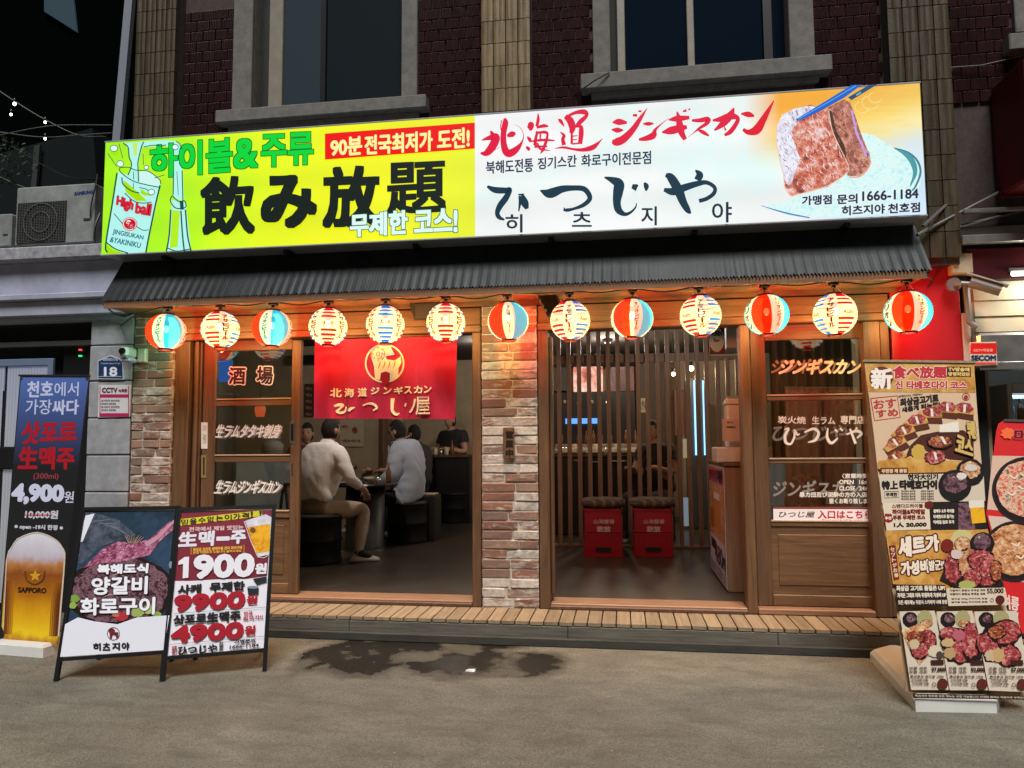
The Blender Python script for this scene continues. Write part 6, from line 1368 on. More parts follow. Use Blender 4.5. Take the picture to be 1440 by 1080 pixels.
rb('eave_bar', m_gal, AX(1348, 330, -.1), 4.3, -.16, -.11, AZ(1400, 342, -.13), AZ(1400, 330, -.13)); rb('eave_bar', m_gal, AX(1352, 300, -.1), 4.3, -.14, -.10, AZ(1400, 298, -.13), AZ(1400, 292, -.13))
rb('red_fascia', plain('deep_red', (.05, .003, .006), .5, 0, .2), AX(1352, 360, .0), 4.3, -.08, -.062, AZ(1400, 395, 0), AZ(1400, 352, 0))
rsx = AX(1425, 200, -.3); rb('red_sign_box', plain('deep_red', (.05, .003, .006), .5, 0, .2), rsx, rsx + 1.6, -.5, -.02, AZ(1432, 262, -.3), AZ(1432, 98, -.3), b=.02)
lampc = at(1425, 388, -.05); T = thing('strip_lamp', 'bright white lamp under the dark eaves at the right edge, above the louvred vent', 'lamp', lampc)
q = MB(); q.box(lampc[0] - .03, lampc[0] + .5, -.09, -.02, lampc[2] - .008, lampc[2] + .025, .006); q.build('tube', emit('lamp_white', (1.0, .93, .78), 5.0), T)
q = MB(); q.box(lampc[0] - .05, lampc[0] + .52, -.10, -.01, lampc[2] + .027, lampc[2] + .05, .004); q.build('housing', m_gal, T); lamp('lamp_light', (lampc[0] + .22, -.14, lampc[2] - .03), 9, (1.0, .9, .72), .05, T)
c = at(1350, 372, -.04); T = thing('junction_box', 'yellowed square junction box above the grey camera at right', 'box', c); q = MB(); q.box(c[0] - .075, c[0] + .075, -.085, -.0, c[2] - .08, c[2] + .08, .012); q.build('box', rough_mat('yellowed_plastic', (.32, .27, .19), (.42, .36, .26), 8, .5, .05), T)
q = MB(); q.tube([c + np.array([.0, -.05, .09]), c + np.array([-.01, -.05, .25])], .004, 5); q.build('lead', m_blackp, T)
c = at(1352, 398, -.12); T = thing('grey_bullet_camera', 'grey bullet camera with sun shield pointing down right, under the junction box', 'security camera', c)
d_ = np.array([.82, -.3, -.42]); d_ /= np.linalg.norm(d_); s0 = c + np.array([.06, 0, .01])
q = MB(); q.tube([s0, s0 + d_ * .20], [.042, .042], 14); q.build('body', plain('camera_grey', (.22, .20, .2), .35, .4), T, smooth=False)
q = MB(); q.beam(s0 + np.array([0, 0, .048]) - d_ * .02, s0 + np.array([0, 0, .048]) + d_ * .25, .10, .008); q.build('sun_shield', plain('camera_pale', (.4, .4, .42), .4), T)
q = MB(); q.lathe([(.05, -.02), (.05, .02), (.03, .03)], c + np.array([-.03, .06, 0]), 14, axis='y'); q.tube([c + np.array([-.03, .05, 0]), c + np.array([.0, 0, .0]), s0 + d_ * .06], .016, 8); q.build('mount', plain('camera_grey', (.22, .20, .2), .35, .4), T)
q = MB(); q.tube([c + np.array([.05, .05, .0]), c + np.array([.06, .05, -.28]), c + np.array([.1, .03, -.32])], .022, 8); tag(q.build('drain_pipe', plain('camera_grey', (.22, .20, .2), .35, .4)), 'short grey pipe dropping below the grey camera at right', 'pipe')
c = at(1382, 498, -.13); T = thing('security_sticker', 'small red and white security company plate at right, beside the menu banner top', 'sign', c)
q = MB(); A = at(1363.5, 481.5, -.13); B = at(1402.5, 513.5, -.13); q.box(A[0], B[0], -.134, -.122, B[2], A[2], .001); q.build('plate', plain('plate_cream', (.62, .58, .48)), T)
pr = Print((0, -.134, 0), (0, -1, 0)); pr.quad(1364.5, 482.5, 1401.3, 497.5, 'E01818'); pr.text('CCTV작동중', (1369, 490.5, 27, 4), 'F8B0A0', .2); pr.quad(1364.5, 509.5, 1401.3, 512.5, 'E84838'); pr.text('SECOM', (1366, 500, 34, 7), '102A5C', .6); pr.build('lettering', T)
# glass-door fridge in the neighbouring shop
fx0, fx1 = AX(1397, 600, .8), AX(1397, 600, .8) + .75; T = thing('display_fridge', 'glass-door drinks fridge glowing behind the red banner at right', 'fridge', ((fx0 + fx1) / 2, .7, 0)); fz = AZ(1420, 540, .6)
for a_ in ((fx0, fx0 + .04, .55, .95, .1, fz), (fx1 - .04, fx1, .55, .95, .1, fz), (fx0 + .041, fx1 - .041, .55, .95, fz - .08, fz), (fx0 + .041, fx1 - .041, .55, .95, .1, .3), (fx0 + .041, fx1 - .041, .93, .95, .3, fz - .08)):
    q = MB(); q.box(*a_, .004); q.build('cabinet', plain('fridge_grey', (.45, .47, .48), .4), T)
for i in range(5):
    zz = .45 + i * .28; q = MB(); q.box(fx0 + .042, fx1 - .042, .60, .92, zz, zz + .01); q.build('shelf', m_white, T)
q = MB(); random.seed(3)
for i in range(5):
    for j in range(8):
        for_c = fx0 + .08 + j * .075; q.k = (i + j) % 3; q.lathe([(.028, 0), (.03, .02), (.03, .12), (.012, .16), (.012, .20)], (for_c, .68, .462 + i * .28), 8)
q.build('bottles', [plain('bottle_green', (.02, .12, .04), .2), plain('bottle_clear', (.5, .55, .6), .2), plain('bottle_brown', (.15, .06, .02), .2)], T)
q = MB(); q.box(fx0 + .045, fx1 - .045, .56, .565, .3, fz - .1); q.build('glass_door', m_glass, T)
q = MB(); q.box(fx0 + .05, fx1 - .05, .60, .63, fz - .115, fz - .09); q.build('light_strip', emit('fridge_light', (.55, .8, 1.0), 4.0), T)
# loose pebbles and scraps on the street
random.seed(9); q = MB()
for i in range(70):
    x, y = U(300, 1250), U(915, 1060); g_ = gnd(x, y); r = U(.0015, .005); q.ell(g_ + np.array([0, 0, r * .4]), (r * U(1, 1.8), r, r * .7), 6, 4)
tag(q.build('pebbles', rough_mat('pebble', (.16, .15, .13), (.38, .35, .3), 20)), kind='stuff')
c = gnd(661, 944); q = MB(); q.prism([c + np.array(p) for p in ((-.03, -.01, .001), (.03, -.015, .001), (.035, .012, .001), (-.02, .016, .001))], [c + np.array(p) for p in ((-.025, -.008, .012), (.02, -.01, .008), (.03, .01, .014), (-.018, .012, .01))]); tag(q.build('paper_scrap', m_white), 'white paper scrap lying on the wet patch before the step', 'litter')

# ================================================================== RESTAURANT INTERIOR
FZ = .205
q = N('restaurant_floor'); p = q.pos((1, 1, 1)); col = q.ramp(q.noise(p, 2.5, 5, .6), [(.3, (.028, .020, .014)), (.7, (.06, .043, .030))]); q.set(Base_Color=col, Roughness=.35); q.bump(q.noise(p, 30, 4), .15, .004)
b = MB(); b.box(-4.0, 2.75, .262, .46, .15, FZ); b.box(-5.9, 2.75, .4605, 7.1, .15, FZ); tag(b.build('floor', q.m), kind='structure')
b = MB(); b.box(-4.0, 2.75, .18, .46, 2.92, 2.97); b.box(-5.9, 2.75, .4605, 7.1, 2.92, 2.97); tag(b.build('ceiling', plain('ceiling_dark', (.05, .04, .035), .9)), kind='structure')
def iw(nm, m, lab=None, *a):
    b = MB(); b.box(*a); o = b.build(nm, m); tag(o, kind='structure'); return o
iw('wall_back', m_cream, None, -5.9, 2.75, 6.95, 7.05, FZ, 2.92); iw('wall_left', m_cream, None, -5.9, -5.8, .46, 6.95, FZ, 2.92); iw('wall_front', m_dark, None, -5.8, -4.0, .46, .5, FZ, 2.92); iw('wall_right', m_cream, None, 2.66, 2.75, .27, 7.05, FZ, 2.92)
iw('wall_front', m_dark, None, -4.0, 2.75, .18, .2, 2.56, 2.92); iw('wall_front', m_dark, None, -4.0, -3.78, .17, .26, FZ, 2.56); iw('wall_front', m_dark, None, 1.98, 2.7, .21, .25, FZ, 2.56)
# poster wall seen through the left doorway
def flat(nm, lab, cat, px0, py0, px1, py1, Y, m, d=.01, prn=None):
    A = at(px0, py0, Y); B = at(px1, py1, Y); T = thing(nm, lab, cat, ((A[0] + B[0]) / 2, Y, (A[2] + B[2]) / 2)); q = MB(); q.box(A[0], B[0], Y, Y + d, B[2], A[2], .002); q.build('panel', m, T)
    if prn: pr = Print((0, Y, 0), (0, -1, 0)); pr.auto = T; prn(pr); pr.build('print', T)
    return T
b = MB(); A = at(420, 480, 4.6); B = at(535, 640, 4.6); b.box(-5.79, B[0], 4.6, 4.7, FZ, 2.91); tag(b.build('wall_partition', m_cream), kind='structure')
b = MB(); b.box(B[0] + .001, AX(541, 600, 4.55), 4.5, 4.7, FZ, 2.91, .01); tag(b.build('timber_post', m_woodd), 'dark timber post behind the seated guests', 'post')
m_post = rough_mat('cream_poster', (.5, .42, .3), (.58, .5, .36), 4, .7, 0)
flat('wall_poster', 'cream poster with a small meat picture on the wall behind the guests', 'poster', 478, 590, 511, 628, 4.57, m_post, .008, lambda pr: (pr.ell(499, 605, 4, 5, F_BRN, wob=.3), pr.ell(485, 600, 5, 2, F_RED, wob=.3), pr.text('메뉴안내', (482, 618, 24, 4), '5A3010', .2)))
flat('wall_poster', 'dark framed menu poster high on the wall just right of the left door', 'poster', 428, 540, 441, 586, 4.57, plain('poster_dark', (.05, .03, .03)), .008, lambda pr: [pr.text('메뉴', (430, 544 + i * 9, 9, 5), 'B08060', .2) for i in range(5)])
b = MB(); A = at(421, 500, 4.5); B = at(444, 512, 4.5); b.box(A[0] - .2, B[0] + .9, 4.45, 4.55, B[2], A[2], .01); tag(b.build('black_shelf', m_black), 'black wall shelf crossing behind the red curtain', 'shelf')
flat('wall_poster', 'small pale notice sheet on the back wall between the guests', 'poster', 552, 583, 566, 600, 6.4, m_post)
# dark counter with jars at the back left, seen right of the guests
def counter(nm, lab, px0, px1, pyt, Y, d, m, items=0):
    x0, x1 = AX(px0, pyt, Y), AX(px1, pyt, Y); zt = AZ((px0 + px1) / 2, pyt, Y); T = thing(nm, lab, 'counter', ((x0 + x1) / 2, Y + d / 2, FZ))
    q = MB(); q.box(x0, x1, Y, Y + d, zt - .04, zt, .006); q.build('top', m_woodd if m is m_black else m, T); q = MB(); q.box(x0 + .03, x1 - .03, Y + .04, Y + d - .02, FZ, zt - .042, .01); q.build('base', m_black, T); return T, x0, x1, zt
T, x0, x1, zt = counter('back_table', 'black draped table at the back where a guest in black stands', 598, 662, 640, 5.6, .8, m_black)
random.seed(21)
def ware(kind, p, lab, grp, s=1.0):
    q = MB(); p = np.array(p, float)
    if kind == 'jar': q.lathe([(0, 0), (.035 * s, 0), (.038 * s, .01), (.038 * s, .09 * s), (.03 * s, .10 * s), (.03 * s, .12 * s), (0, .12 * s)], p, 12); m = plain('jar_pale', (.5, .42, .3), .3)
    elif kind == 'bottle': q.lathe([(0, 0), (.03 * s, 0), (.032 * s, .02), (.032 * s, .13 * s), (.012 * s, .18 * s), (.012 * s, .24 * s), (0, .24 * s)], p, 10); m = plain('bottle_brown', (.15, .06, .02), .2)
    elif kind == 'plate': q.lathe([(0, .004), (.05 * s, .004), (.09 * s, .018), (.092 * s, .022), (.05 * s, .010), (0, .010)], p, 18); m = plain('plate_pale', (.62, .6, .56), .25)
    elif kind == 'bowl': q.lathe([(0, 0), (.03 * s, 0), (.06 * s, .03 * s), (.072 * s, .06 * s), (.066 * s, .06 * s), (.05 * s, .03 * s), (0, .01)], p, 16); m = plain('bowl_pale', (.55, .5, .42), .3)
    elif kind == 'cup': q.lathe([(0, 0), (.028 * s, 0), (.036 * s, .08 * s), (.033 * s, .08 * s), (.025 * s, .006), (0, .006)], p, 14); m = plain('cup_steel', (.6, .6, .6), .2, .8)
    else: q.box(p[0] - .09 * s, p[0] + .09 * s, p[1] - .06, p[1] + .06, p[2], p[2] + .07 * s, .006); m = plain('cream_box', (.62, .54, .38), .6)
    return tag(q.build(kind, m, smooth=(kind not in ('box',))), lab, kind, grp)
for i, k in enumerate(('jar', 'cup', 'jar', 'bottle')): ware(k, (x0 + .14 + i * .09, 5.7, zt), 'condiment %s on the black back table' % k if k != 'jar' else ('pale jar at the left end of the black back table' if i == 0 else 'pale jar beside the bottle on the black back table'), 'things on the black back table', 1.0)

# slatted timber partition
PYY = 3.2
T = thing('slatted_partition', 'dark timber slatted partition standing inside the right doorway', 'partition', (AX(900, 760, PYY), PYY, FZ))
sm = MB(); sm.box(-.5, .5, -.5, .5, -.5, .5, .06); sme = sm.mesh('slat', m_slat); zt = 2.90
pxs = [787, 801, 815.5, 829.5, 843.5, 857, 870.5, 884.5, 899, 912, 927, 941, 955.5, 969, 983, 996]
for px in pxs:
    x = AX(px, 620, PYY); inst('slat', sme, T, (x, PYY, (FZ + zt) / 2), (.052, .045, zt - FZ))
for px in (1010, 1024, 1038):
    x = AX(px, 560, PYY); inst('slat', sme, T, (x, PYY, (FZ + 2.45) / 2), (.05, .045, 2.45 - FZ))
b = MB(); b.box(AX(777, 620, PYY), AX(1003, 620, PYY), PYY + .03, PYY + .06, AZ(900, 509, PYY), AZ(900, 497, PYY), .004); b.build('cross_rail', m_slat, T)
b = MB(); b.box(AX(1003, 620, PYY), AX(1048, 620, PYY), PYY + .03, PYY + .06, AZ(1020, 506, PYY), AZ(1020, 500, PYY), .004); b.build('cross_rail', m_slat, T)
b = MB(); b.box(AX(774, 620, PYY), AX(1048, 620, PYY), PYY - .03, PYY + .03, FZ, FZ + .035, .004); b.build('bottom_rail', m_slat, T)
for a_, c_ in ((774, 1048),): b = MB(); b.box(AX(a_, 620, PYY), AX(c_, 620, PYY), PYY - .03, PYY + .03, 2.901, 2.918); b.build('top_rail', m_slat, T)
# kitchen side behind the slats
m_panel = food_mat('menu_photo', ['5A1410', 'C05040', 'F0A890', 'F4D8C8'], 5, 1.1)
KY = 6.6
flat('lit_menu_panel', 'lit red menu picture panel glowing behind the slats', 'menu board', 806, 516, 848, 551, KY, m_panel, .04)
flat('lit_menu_panel', 'dim reddish menu picture panel right of the bright one behind the slats', 'menu board', 851, 516, 892, 551, KY, food_mat('menu_photo_dim', ['200808', '501814', '8A4034'], 6, .6), .04)
T = thing('kitchen_hood', 'dark kitchen hood and cupboards behind the slatted partition', 'kitchen hood', (AX(830, 600, KY), KY, 1.8))
for (x0, y0, x1, y1, m) in ((774, 552, 895, 628, m_black), (774, 484, 900, 514, m_dark), (775, 517, 804, 550, plain('dim_cupboard', (.05, .045, .04)))): A = at(x0, y0, KY); B = at(x1, y1, KY); b = MB(); b.box(A[0], B[0], KY - .05, KY + .2, B[2], A[2], .01); b.build('cupboard', m, T)
for x in (794, 813, 833, 853, 870): c = at(x, 567 - (x % 3), KY - .08); b = MB(); b.ell(c, (.03, .02, .035), 10, 6); o = b.build('hanging_ladle', plain('warm_steel', (.6, .5, .3), .25, .6), T)
flat('blue_screen', 'thin blue lit strip screen on the kitchen counter behind the slats', 'screen', 795, 588.5, 843, 595.5, KY - .3, emit('blue_screen', (.10, .32, .9), 1.5), .03)
for i, (a_, c_) in enumerate(((806, 816), (820, 832), (836, 846), (850, 860), (864, 874), (884, 893), (897, 905))):
    flat('shelf_tin', 'dim square tin on the high shelf behind the slats, %s in its row' % ('leftmost', 'second from left', 'third from left', 'middle one', 'third from right', 'second from right', 'rightmost')[i], 'tin', a_, 497 + (i % 2), c_, 509, KY - .3, plain('dim_tin', (.10, .09, .08)), .1)['group'] = 'tins on the high kitchen shelf'
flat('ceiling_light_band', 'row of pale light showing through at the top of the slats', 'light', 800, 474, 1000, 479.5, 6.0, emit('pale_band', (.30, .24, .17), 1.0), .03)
# bar counter with dishes
T, x0, x1, zt = counter('bar_counter', 'dark bar counter crowded with plates and boxes behind the slatted partition', 770, 922, 638, 4.3, .7, m_black)
b = MB(); b.box(x0 + .05, x1 - .15, 4.9, 4.95, zt, zt + .13, .005); b.build('back_shelf', plain('shelf_tan', (.30, .24, .16)), T)
random.seed(31); ORD = ('leftmost', 'second', 'third', 'fourth', 'fifth', 'sixth', 'seventh', 'eighth', 'ninth', 'tenth'); cnt = {}
for i in range(26):
    x = x0 + .08 + (x1 - x0 - .16) * (i + .5) / 26 + U(-.02, .02); k = ('plate', 'bowl', 'cup', 'plate', 'box', 'jar')[i % 6]
    cnt[k] = cnt.get(k, -1) + 1; od = ORD[cnt[k]]; od = od if od == 'leftmost' else od + ' from left'
    ware(k, (x, 4.38 + .17 * (i % 3), zt), '%s, %s of its kind on the bar counter behind the slats' % ({'plate': 'flat pale plate', 'bowl': 'pale bowl', 'cup': 'steel cup', 'box': 'cream carton', 'jar': 'pale lidded jar'}[k], od), 'tableware on the bar counter', 1.1)
sh = (x0 + .08, x1 - .2)
for i in range(10):
    ware('bottle', (sh[0] + (sh[1] - sh[0]) * (i + .5) / 10 + U(-.015, .015), 4.925, zt + .131), 'brown bottle on the shelf above the bar counter, %s' % (ORD[i] if i == 0 else ORD[i] + ' from left'), 'bottles above the bar counter', .8)
for i, (px, py, w) in enumerate(((812, 648, 10), (868, 649, 26), (838, 650, 14))):
    c = at(px, py, 4.25); b = MB(); b.box(c[0] - w * .008 / 2 * 1.2, c[0] + w * .008 / 2 * 1.2, 4.2, 4.29, c[2], c[2] + .012, .002); o = b.build('steel_rail', m_steel); tag(o, ('short steel rail at the left under the bar counter edge', 'long steel rail under the right of the bar counter edge', 'middle steel rail under the bar counter edge')[i], 'rail')
# wall of brown boards right of the kitchen, notices, LED column, pendants
iw('wall_timber', wood_mat('wood_back', (.03, .016, .010), (.075, .04, .025), 'z'), None, AX(896, 560, 6.5), AX(935, 560, 6.5), 6.5, 6.6, FZ, 2.91)
flat('pinned_notice', 'small cream notice pinned to the brown wall behind the slats', 'notice', 901, 560, 909, 580, 6.48, m_post, .006, lambda pr: pr.text('안내', (902, 563, 6, 13), '4A3020', .2))
flat('pinned_notice', 'cream paper notice left of the blue light column', 'notice', 960, 617, 969, 644, 5.5, emit('lit_paper', (.45, .36, .2), .6), .006)
flat('brown_cabinet', 'reddish brown cabinet doors beside the blue light column', 'cabinet', 948, 548, 968, 612, 6.2, wood_mat('reddish_wood', (.16, .05, .03), (.26, .09, .05)), .2)
T = thing('drinks_cooler', 'upright drinks cooler with two glowing blue light strips behind the slats', 'cooler', (AX(983, 700, 5.2), 5.3, FZ))
for a_, c_ in ((975, 980), (987.5, 992)):
    A = at(a_, 535, 5.2); B = at(c_, 640, 5.2); b = MB(); b.box(A[0], B[0], 5.18, 5.2, B[2], A[2]); b.build('light_strip', emit('blue_led', (.22, .55, 1.0), 2.6), T)
A = at(966, 531, 5.25); B = at(1000, 760, 5.25); b = MB(); b.box(A[0], B[0], 5.25, 5.8, FZ, A[2], .01); b.build('cabinet', plain('cooler_dark', (.06, .065, .07), .3), T)
A = at(955, 700, 5.1); B = at(972, 775, 5.1); b = MB(); b.box(A[0], B[0], 5.1, 5.14, FZ + .05, A[2], .004); b.build('lower_door', emit('cooler_glow', (.16, .20, .24), .9), T)
for i, (px, py, lab) in enumerate(((947, 526, 'small warm pendant bulb left of the brightest one behind the slats'), (972, 518, 'brightest pendant bulb behind the right end of the slats'), (1043, 524, 'warm pendant bulb half hidden by the right door jamb'))):
    c = at(px, py, 4.4); T = thing('pendant_lamp', lab, 'lamp', c, 'pendant lamps inside the restaurant'); q = MB(); r = .035 if i == 1 else .026; q.ell(c, (r, r, r), 12, 8); q.build('bulb', emit('pendant_bulb', (1.0, .72, .34), 14), T, smooth=True)
    q = MB(); q.tube([c + np.array([0, 0, r]), (c[0], c[1], 2.92)], .004, 5); q.lathe([(.02, r), (.022, r + .05), (.008, r + .06)], c, 10); q.build('cord', m_black, T); lamp('bulb_light', c - np.array([0, .0, .06]), 14, (1.0, .72, .42), .03, T)
for i, (x, y, e_, lab) in enumerate(((-2.75, 1.7, 62, 'ceiling lamp above the guests nearest the left doorway'), (-2.0, 4.6, 26, 'ceiling lamp above the back table'), (-.2, 4.75, 40, 'unseen lamp added over the kitchen counter to brighten the dishes'), (.75, 1.5, 32, 'unseen lamp added in front of the slatted partition to light the counter'))):  # unseen lamps; kitchen and partition ones added to brighten dishes and counter
    T = thing('ceiling_lamp', lab, 'lamp', (x, y, 2.92)); q = MB(); q.lathe([(.0, -.05), (.05, -.05), (.07, -.03), (.07, 0)], (x, y, 2.918), 16); q.build('lamp_body', m_black, T); q = MB(); q.lathe([(0, -.054), (.045, -.054), (.045, -.051), (0, -.051)], (x, y, 2.918), 14); q.build('lamp_lens', emit('lens_warm', (1, .75, .45), 3), T); lamp('lamp_light', (x, y, 2.82), e_, (1.0, .88, .74), .06, T)

# red drink crates used as seats
mr_ = plain('crate_red', (.42, .008, .03), .4)
m_cu = N('striped_cushion'); s_ = m_cu.n('SeparateXYZ'); m_cu.l(m_cu.n('NewGeometry').outputs['Position'], s_.inputs[0]); sv = m_cu.math('SINE', m_cu.math('MULTIPLY', m_cu.math('ADD', s_.outputs['X'], m_cu.math('MULTIPLY', s_.outputs['Y'], 1.2)), 62.0)); m_cu.set(Base_Color=m_cu.ramp(sv, [(.35, (.085, .055, .042)), (.65, (.19, .13, .10))]), Roughness=.9); m_cu = m_cu.m
def crate(px0, px1, pyb, lab):
    A = gnd(px0, pyb, FZ); B = gnd(px1, pyb, FZ); y = A[1]; x0, x1 = A[0], B[0]; w = x1 - x0; d = .38; T = thing('red_crate', lab, 'crate', ((x0 + x1) / 2, y + d / 2, FZ), 'red crates used as seats')
    for k in range(2):
        z0 = FZ + .002 + k * .262; b = MB(); b.box(x0 + .004 * k, x1 - .004 * k, y + .003 * k, y + d, z0, z0 + .258, .008)
        for i in range(7): xx = x0 + .02 + (w - .055) * i / 6; b.box(xx, xx + .014, y - .007, y + .002, z0 + .01, z0 + (.25 if k == 0 else .09))
        b.box(x0 - .004, x1 + .004, y - .008, y + .003, z0 + .235, z0 + .256); b.box(x0 - .004, x1 + .004, y - .008, y + .003, z0 + .002, z0 + .018)
        o = b.build('crate_body', mr_, T); b = MB(); xm = (x0 + x1) / 2
        if k == 0: b.box(xm - .085, xm + .085, y - .0085, y - .003, z0 + .05, z0 + .105, .003); b.build('hand_hole', m_dark, o)
    pr = Print((0, y - .009, 0), (0, -1, 0)); xm = (px0 + px1) / 2; pr.text('山海壹番', (xm - 14, 730.5, 29, 6), 'D8B0B8', .25); pr.text('飲放', (xm - 9.5, 740, 19, 8), 'E0C0C8', .5); pr.build('lettering', T)
    cu = thing('cushion', lab.replace('red crate', 'brown striped cushion').replace('stacked pair', 'pair') if False else ('brown striped seat cushion tied on the %s red crate' % ('left' if 'left' in lab else 'right')), 'cushion', ((x0 + x1) / 2, y + d / 2, FZ + .53)); b = MB()
    b.ell(((x0 + x1) / 2, y + d / 2, FZ + .575), (w / 2 * 1.42, d / 2 * 1.45, .075), 20, 8); b.v = [(min(max(vx, x0 - .035), x1 + .035), min(max(vy, y - .03), y + d + .02), min(max(vz, FZ + .527), FZ + .626)) for vx, vy, vz in b.v]; b.build('pad', m_cu, cu, smooth=True)
    b = MB(); b.tube([(x1 + .02, y - .036, FZ + .62), (x1 - .03, y - .034, FZ + .59), (x1 + .005, y - .02, FZ + .45)], .006, 5); b.build('tie', m_black, cu)
crate(822, 876, 783, 'left red drinks crate stack with a cushion, in front of the slats'); crate(891.5, 947, 783, 'right red drinks crate stack with a cushion, in front of the slats')

# reception counter with price poster, till printer, round hanging sign
CYb, CYf = 1.35, .55
cx0 = gnd(1024, 833, FZ); cx1 = gnd(997, 800, FZ); cz = AZ(1024, 651, cx0[1])
T = thing('reception_counter', 'plain wooden reception counter just inside the right doorway', 'counter', (cx0[0] + .35, cx0[1] + .3, FZ))
X0 = cx0[0]; Y0_, Y1_ = cx0[1], cx0[1] + 1.15
b = MB(); b.box(X0, X0 + .8, Y0_, Y1_, FZ, cz - .03, .006); b.build('cabinet', wood_mat('pale_counter_wood', (.22, .125, .07), (.36, .22, .13), 'z'), T); b = MB(); b.box(X0 - .01, X0 + .82, Y0_ - .015, Y1_ + .01, cz - .028, cz, .004); b.build('counter_top', m_woodx, T)
pp = thing('price_poster', 'pink and white price poster on the side of the reception counter', 'poster', (X0 - .006, (Y0_ + Y1_) / 2, .8))
b = MB(); b.box(X0 - .008, X0 - .003, Y0_ + .01, Y1_ - .05, FZ + .02, cz - .04); b.build('panel', plain('poster_pale', (.55, .48, .47)), pp)
pr = Print((X0 - .0085, 0, 0), (-1, 0, 0), step=.0006); ty = lambda t, v: np.array([X0 - .009, Y1_ - .05 - (Y1_ - .06 - Y0_) * t, FZ + .02 + (cz - .06 - FZ) * v])
def pxof(p): v = np.array(p) - CAM; return (720 + FPX * (v @ RT) / (v @ FW), 540 - FPX * (v @ UP) / (v @ FW))
def pq_(a0, a1, v0, v1, c): pr.poly([pxof(ty(a0, v1)), pxof(ty(a1, v1)), pxof(ty(a1, v0)), pxof(ty(a0, v0))], c)
pq_(.02, .98, .84, .985, 'C06478'); pq_(.02, .98, .36, .83, F_NOOD); pq_(.3, .75, .42, .7, 'C8843C'); pq_(.35, .72, .7, .76, 'EADCD0'); pq_(.1, .3, .42, .6, 'B05030'); pq_(.02, .98, .02, .35, 'D4CCD4'); pq_(.1, .45, .23, .32, '201C28')
def tq(s_, a0, a1, v0, v1, c, bb=.4): pr.text(s_, [pxof(ty(a0, v1)), pxof(ty(a1, v1)), pxof(ty(a1, v0)), pxof(ty(a0, v0))], c, bb)
tq('생맥주', .05, .5, .86, .96, '8A1028', .15); tq('무제한', .52, .95, .86, .97, '201418', .2); tq('480', .35, .85, .13, .3, '2A2440', .25); tq('円', .87, .97, .14, .24, '2A2440', .3)
for i in range(3): tq('하이볼 사와 칵테일 소주', .06, .94, .03 + i * .03, .05 + i * .03, '4A4458', .1)
pr.build('print', pp)
c = np.array([X0 + .02, Y0_ + .02, cz]); T = thing('white_box', 'white box lying on the reception counter', 'box', c + [.2, .2, 0]); b = MB(); xa = AX(1011, 640, Y0_ + .05); xb = X0 + .6; b.box(xa - .02, xb, Y0_ - .0, Y0_ + .4, cz + .001, AZ(1030, 629, Y0_), .01); b.build('body', m_white, T)
zb_ = AZ(1030, 629, Y0_) + .001; T = thing('card_reader', 'upright white payment terminal with a label on the reception counter', 'terminal', c + [.1, .1, .1])
b = MB(); A = [at(*p, Y0_ + .08) for p in ((1016, 589), (1038, 589), (1042, 621), (1017, 620))]; b.prism([p + np.array([0, .035, 0]) for p in A], A); b.build('body', plain('pale_pink_plastic', (.62, .55, .57), .4), T)
pr = Print((0, Y0_ + .08, 0), (0, -1, 0)); pr.text('확인', (1022, 592.5, 9, 3), '6A5A60', .15); pr.text('주문하기', (1022, 599.5, 12, 2.6), '2A2028', .3); pr.build('label', T)
T = thing('receipt_printer', 'white receipt printer standing behind the payment terminal', 'printer', c + [.2, .3, .1]); b = MB(); A = at(1019, 566, Y0_ + .25); B = at(1052, 620, Y0_ + .25)
b.box(A[0], B[0], Y0_ + .13, Y0_ + .33, zb_, A[2] - .02, .015); b.prism([(A[0] - .01, Y0_ + .125, A[2] - .018), (B[0], Y0_ + .125, A[2] - .018), (B[0], Y0_ + .125, A[2] + .03), (A[0] + .0, Y0_ + .125, A[2] + .02)], [(A[0] - .01, Y0_ + .33, A[2] - .018), (B[0], Y0_ + .33, A[2] - .018), (B[0], Y0_ + .33, A[2] + .06), (A[0] + .03, Y0_ + .33, A[2] + .06)]); b.build('body', m_white, T)
c = at(1008, 479, 1.2); T = thing('hanging_sign', 'small white sign with a round blue-lettered face hanging inside, top right of the doorway', 'sign', c)
b = MB(); A = at(997, 462, 1.2); B = at(1020, 497, 1.2); b.box(A[0], B[0], 1.2, 1.23, B[2], A[2] + .1, .003); b.build('board', plain('sign_maroon', (.12, .01, .03)), T)
pr = Print((0, 1.2, 0), (0, -1, 0)); pr.ell(1008, 478, 10.5, 17, 'B8E4F4'); pr.text('KIRIN', (1001, 465, 14, 7), '142850', .4); pr.text('Beer', (1004, 476, 8, 5), '2A6088', .2); pr.build('face', T)
b = MB(); A = at(1021, 462, 1.22); B = at(1044, 489, 1.22); b.box(A[0], B[0], 1.22, 1.6, B[2], A[2] + .1, .004); b.build('box', plain('pale_box', (.42, .5, .5), .5), T); b = MB(); b.box(A[0] + .12, B[0] + .3, 1.19, 1.218, B[2], A[2] + .1, .004); b.build('timber_end', m_woodx, T)

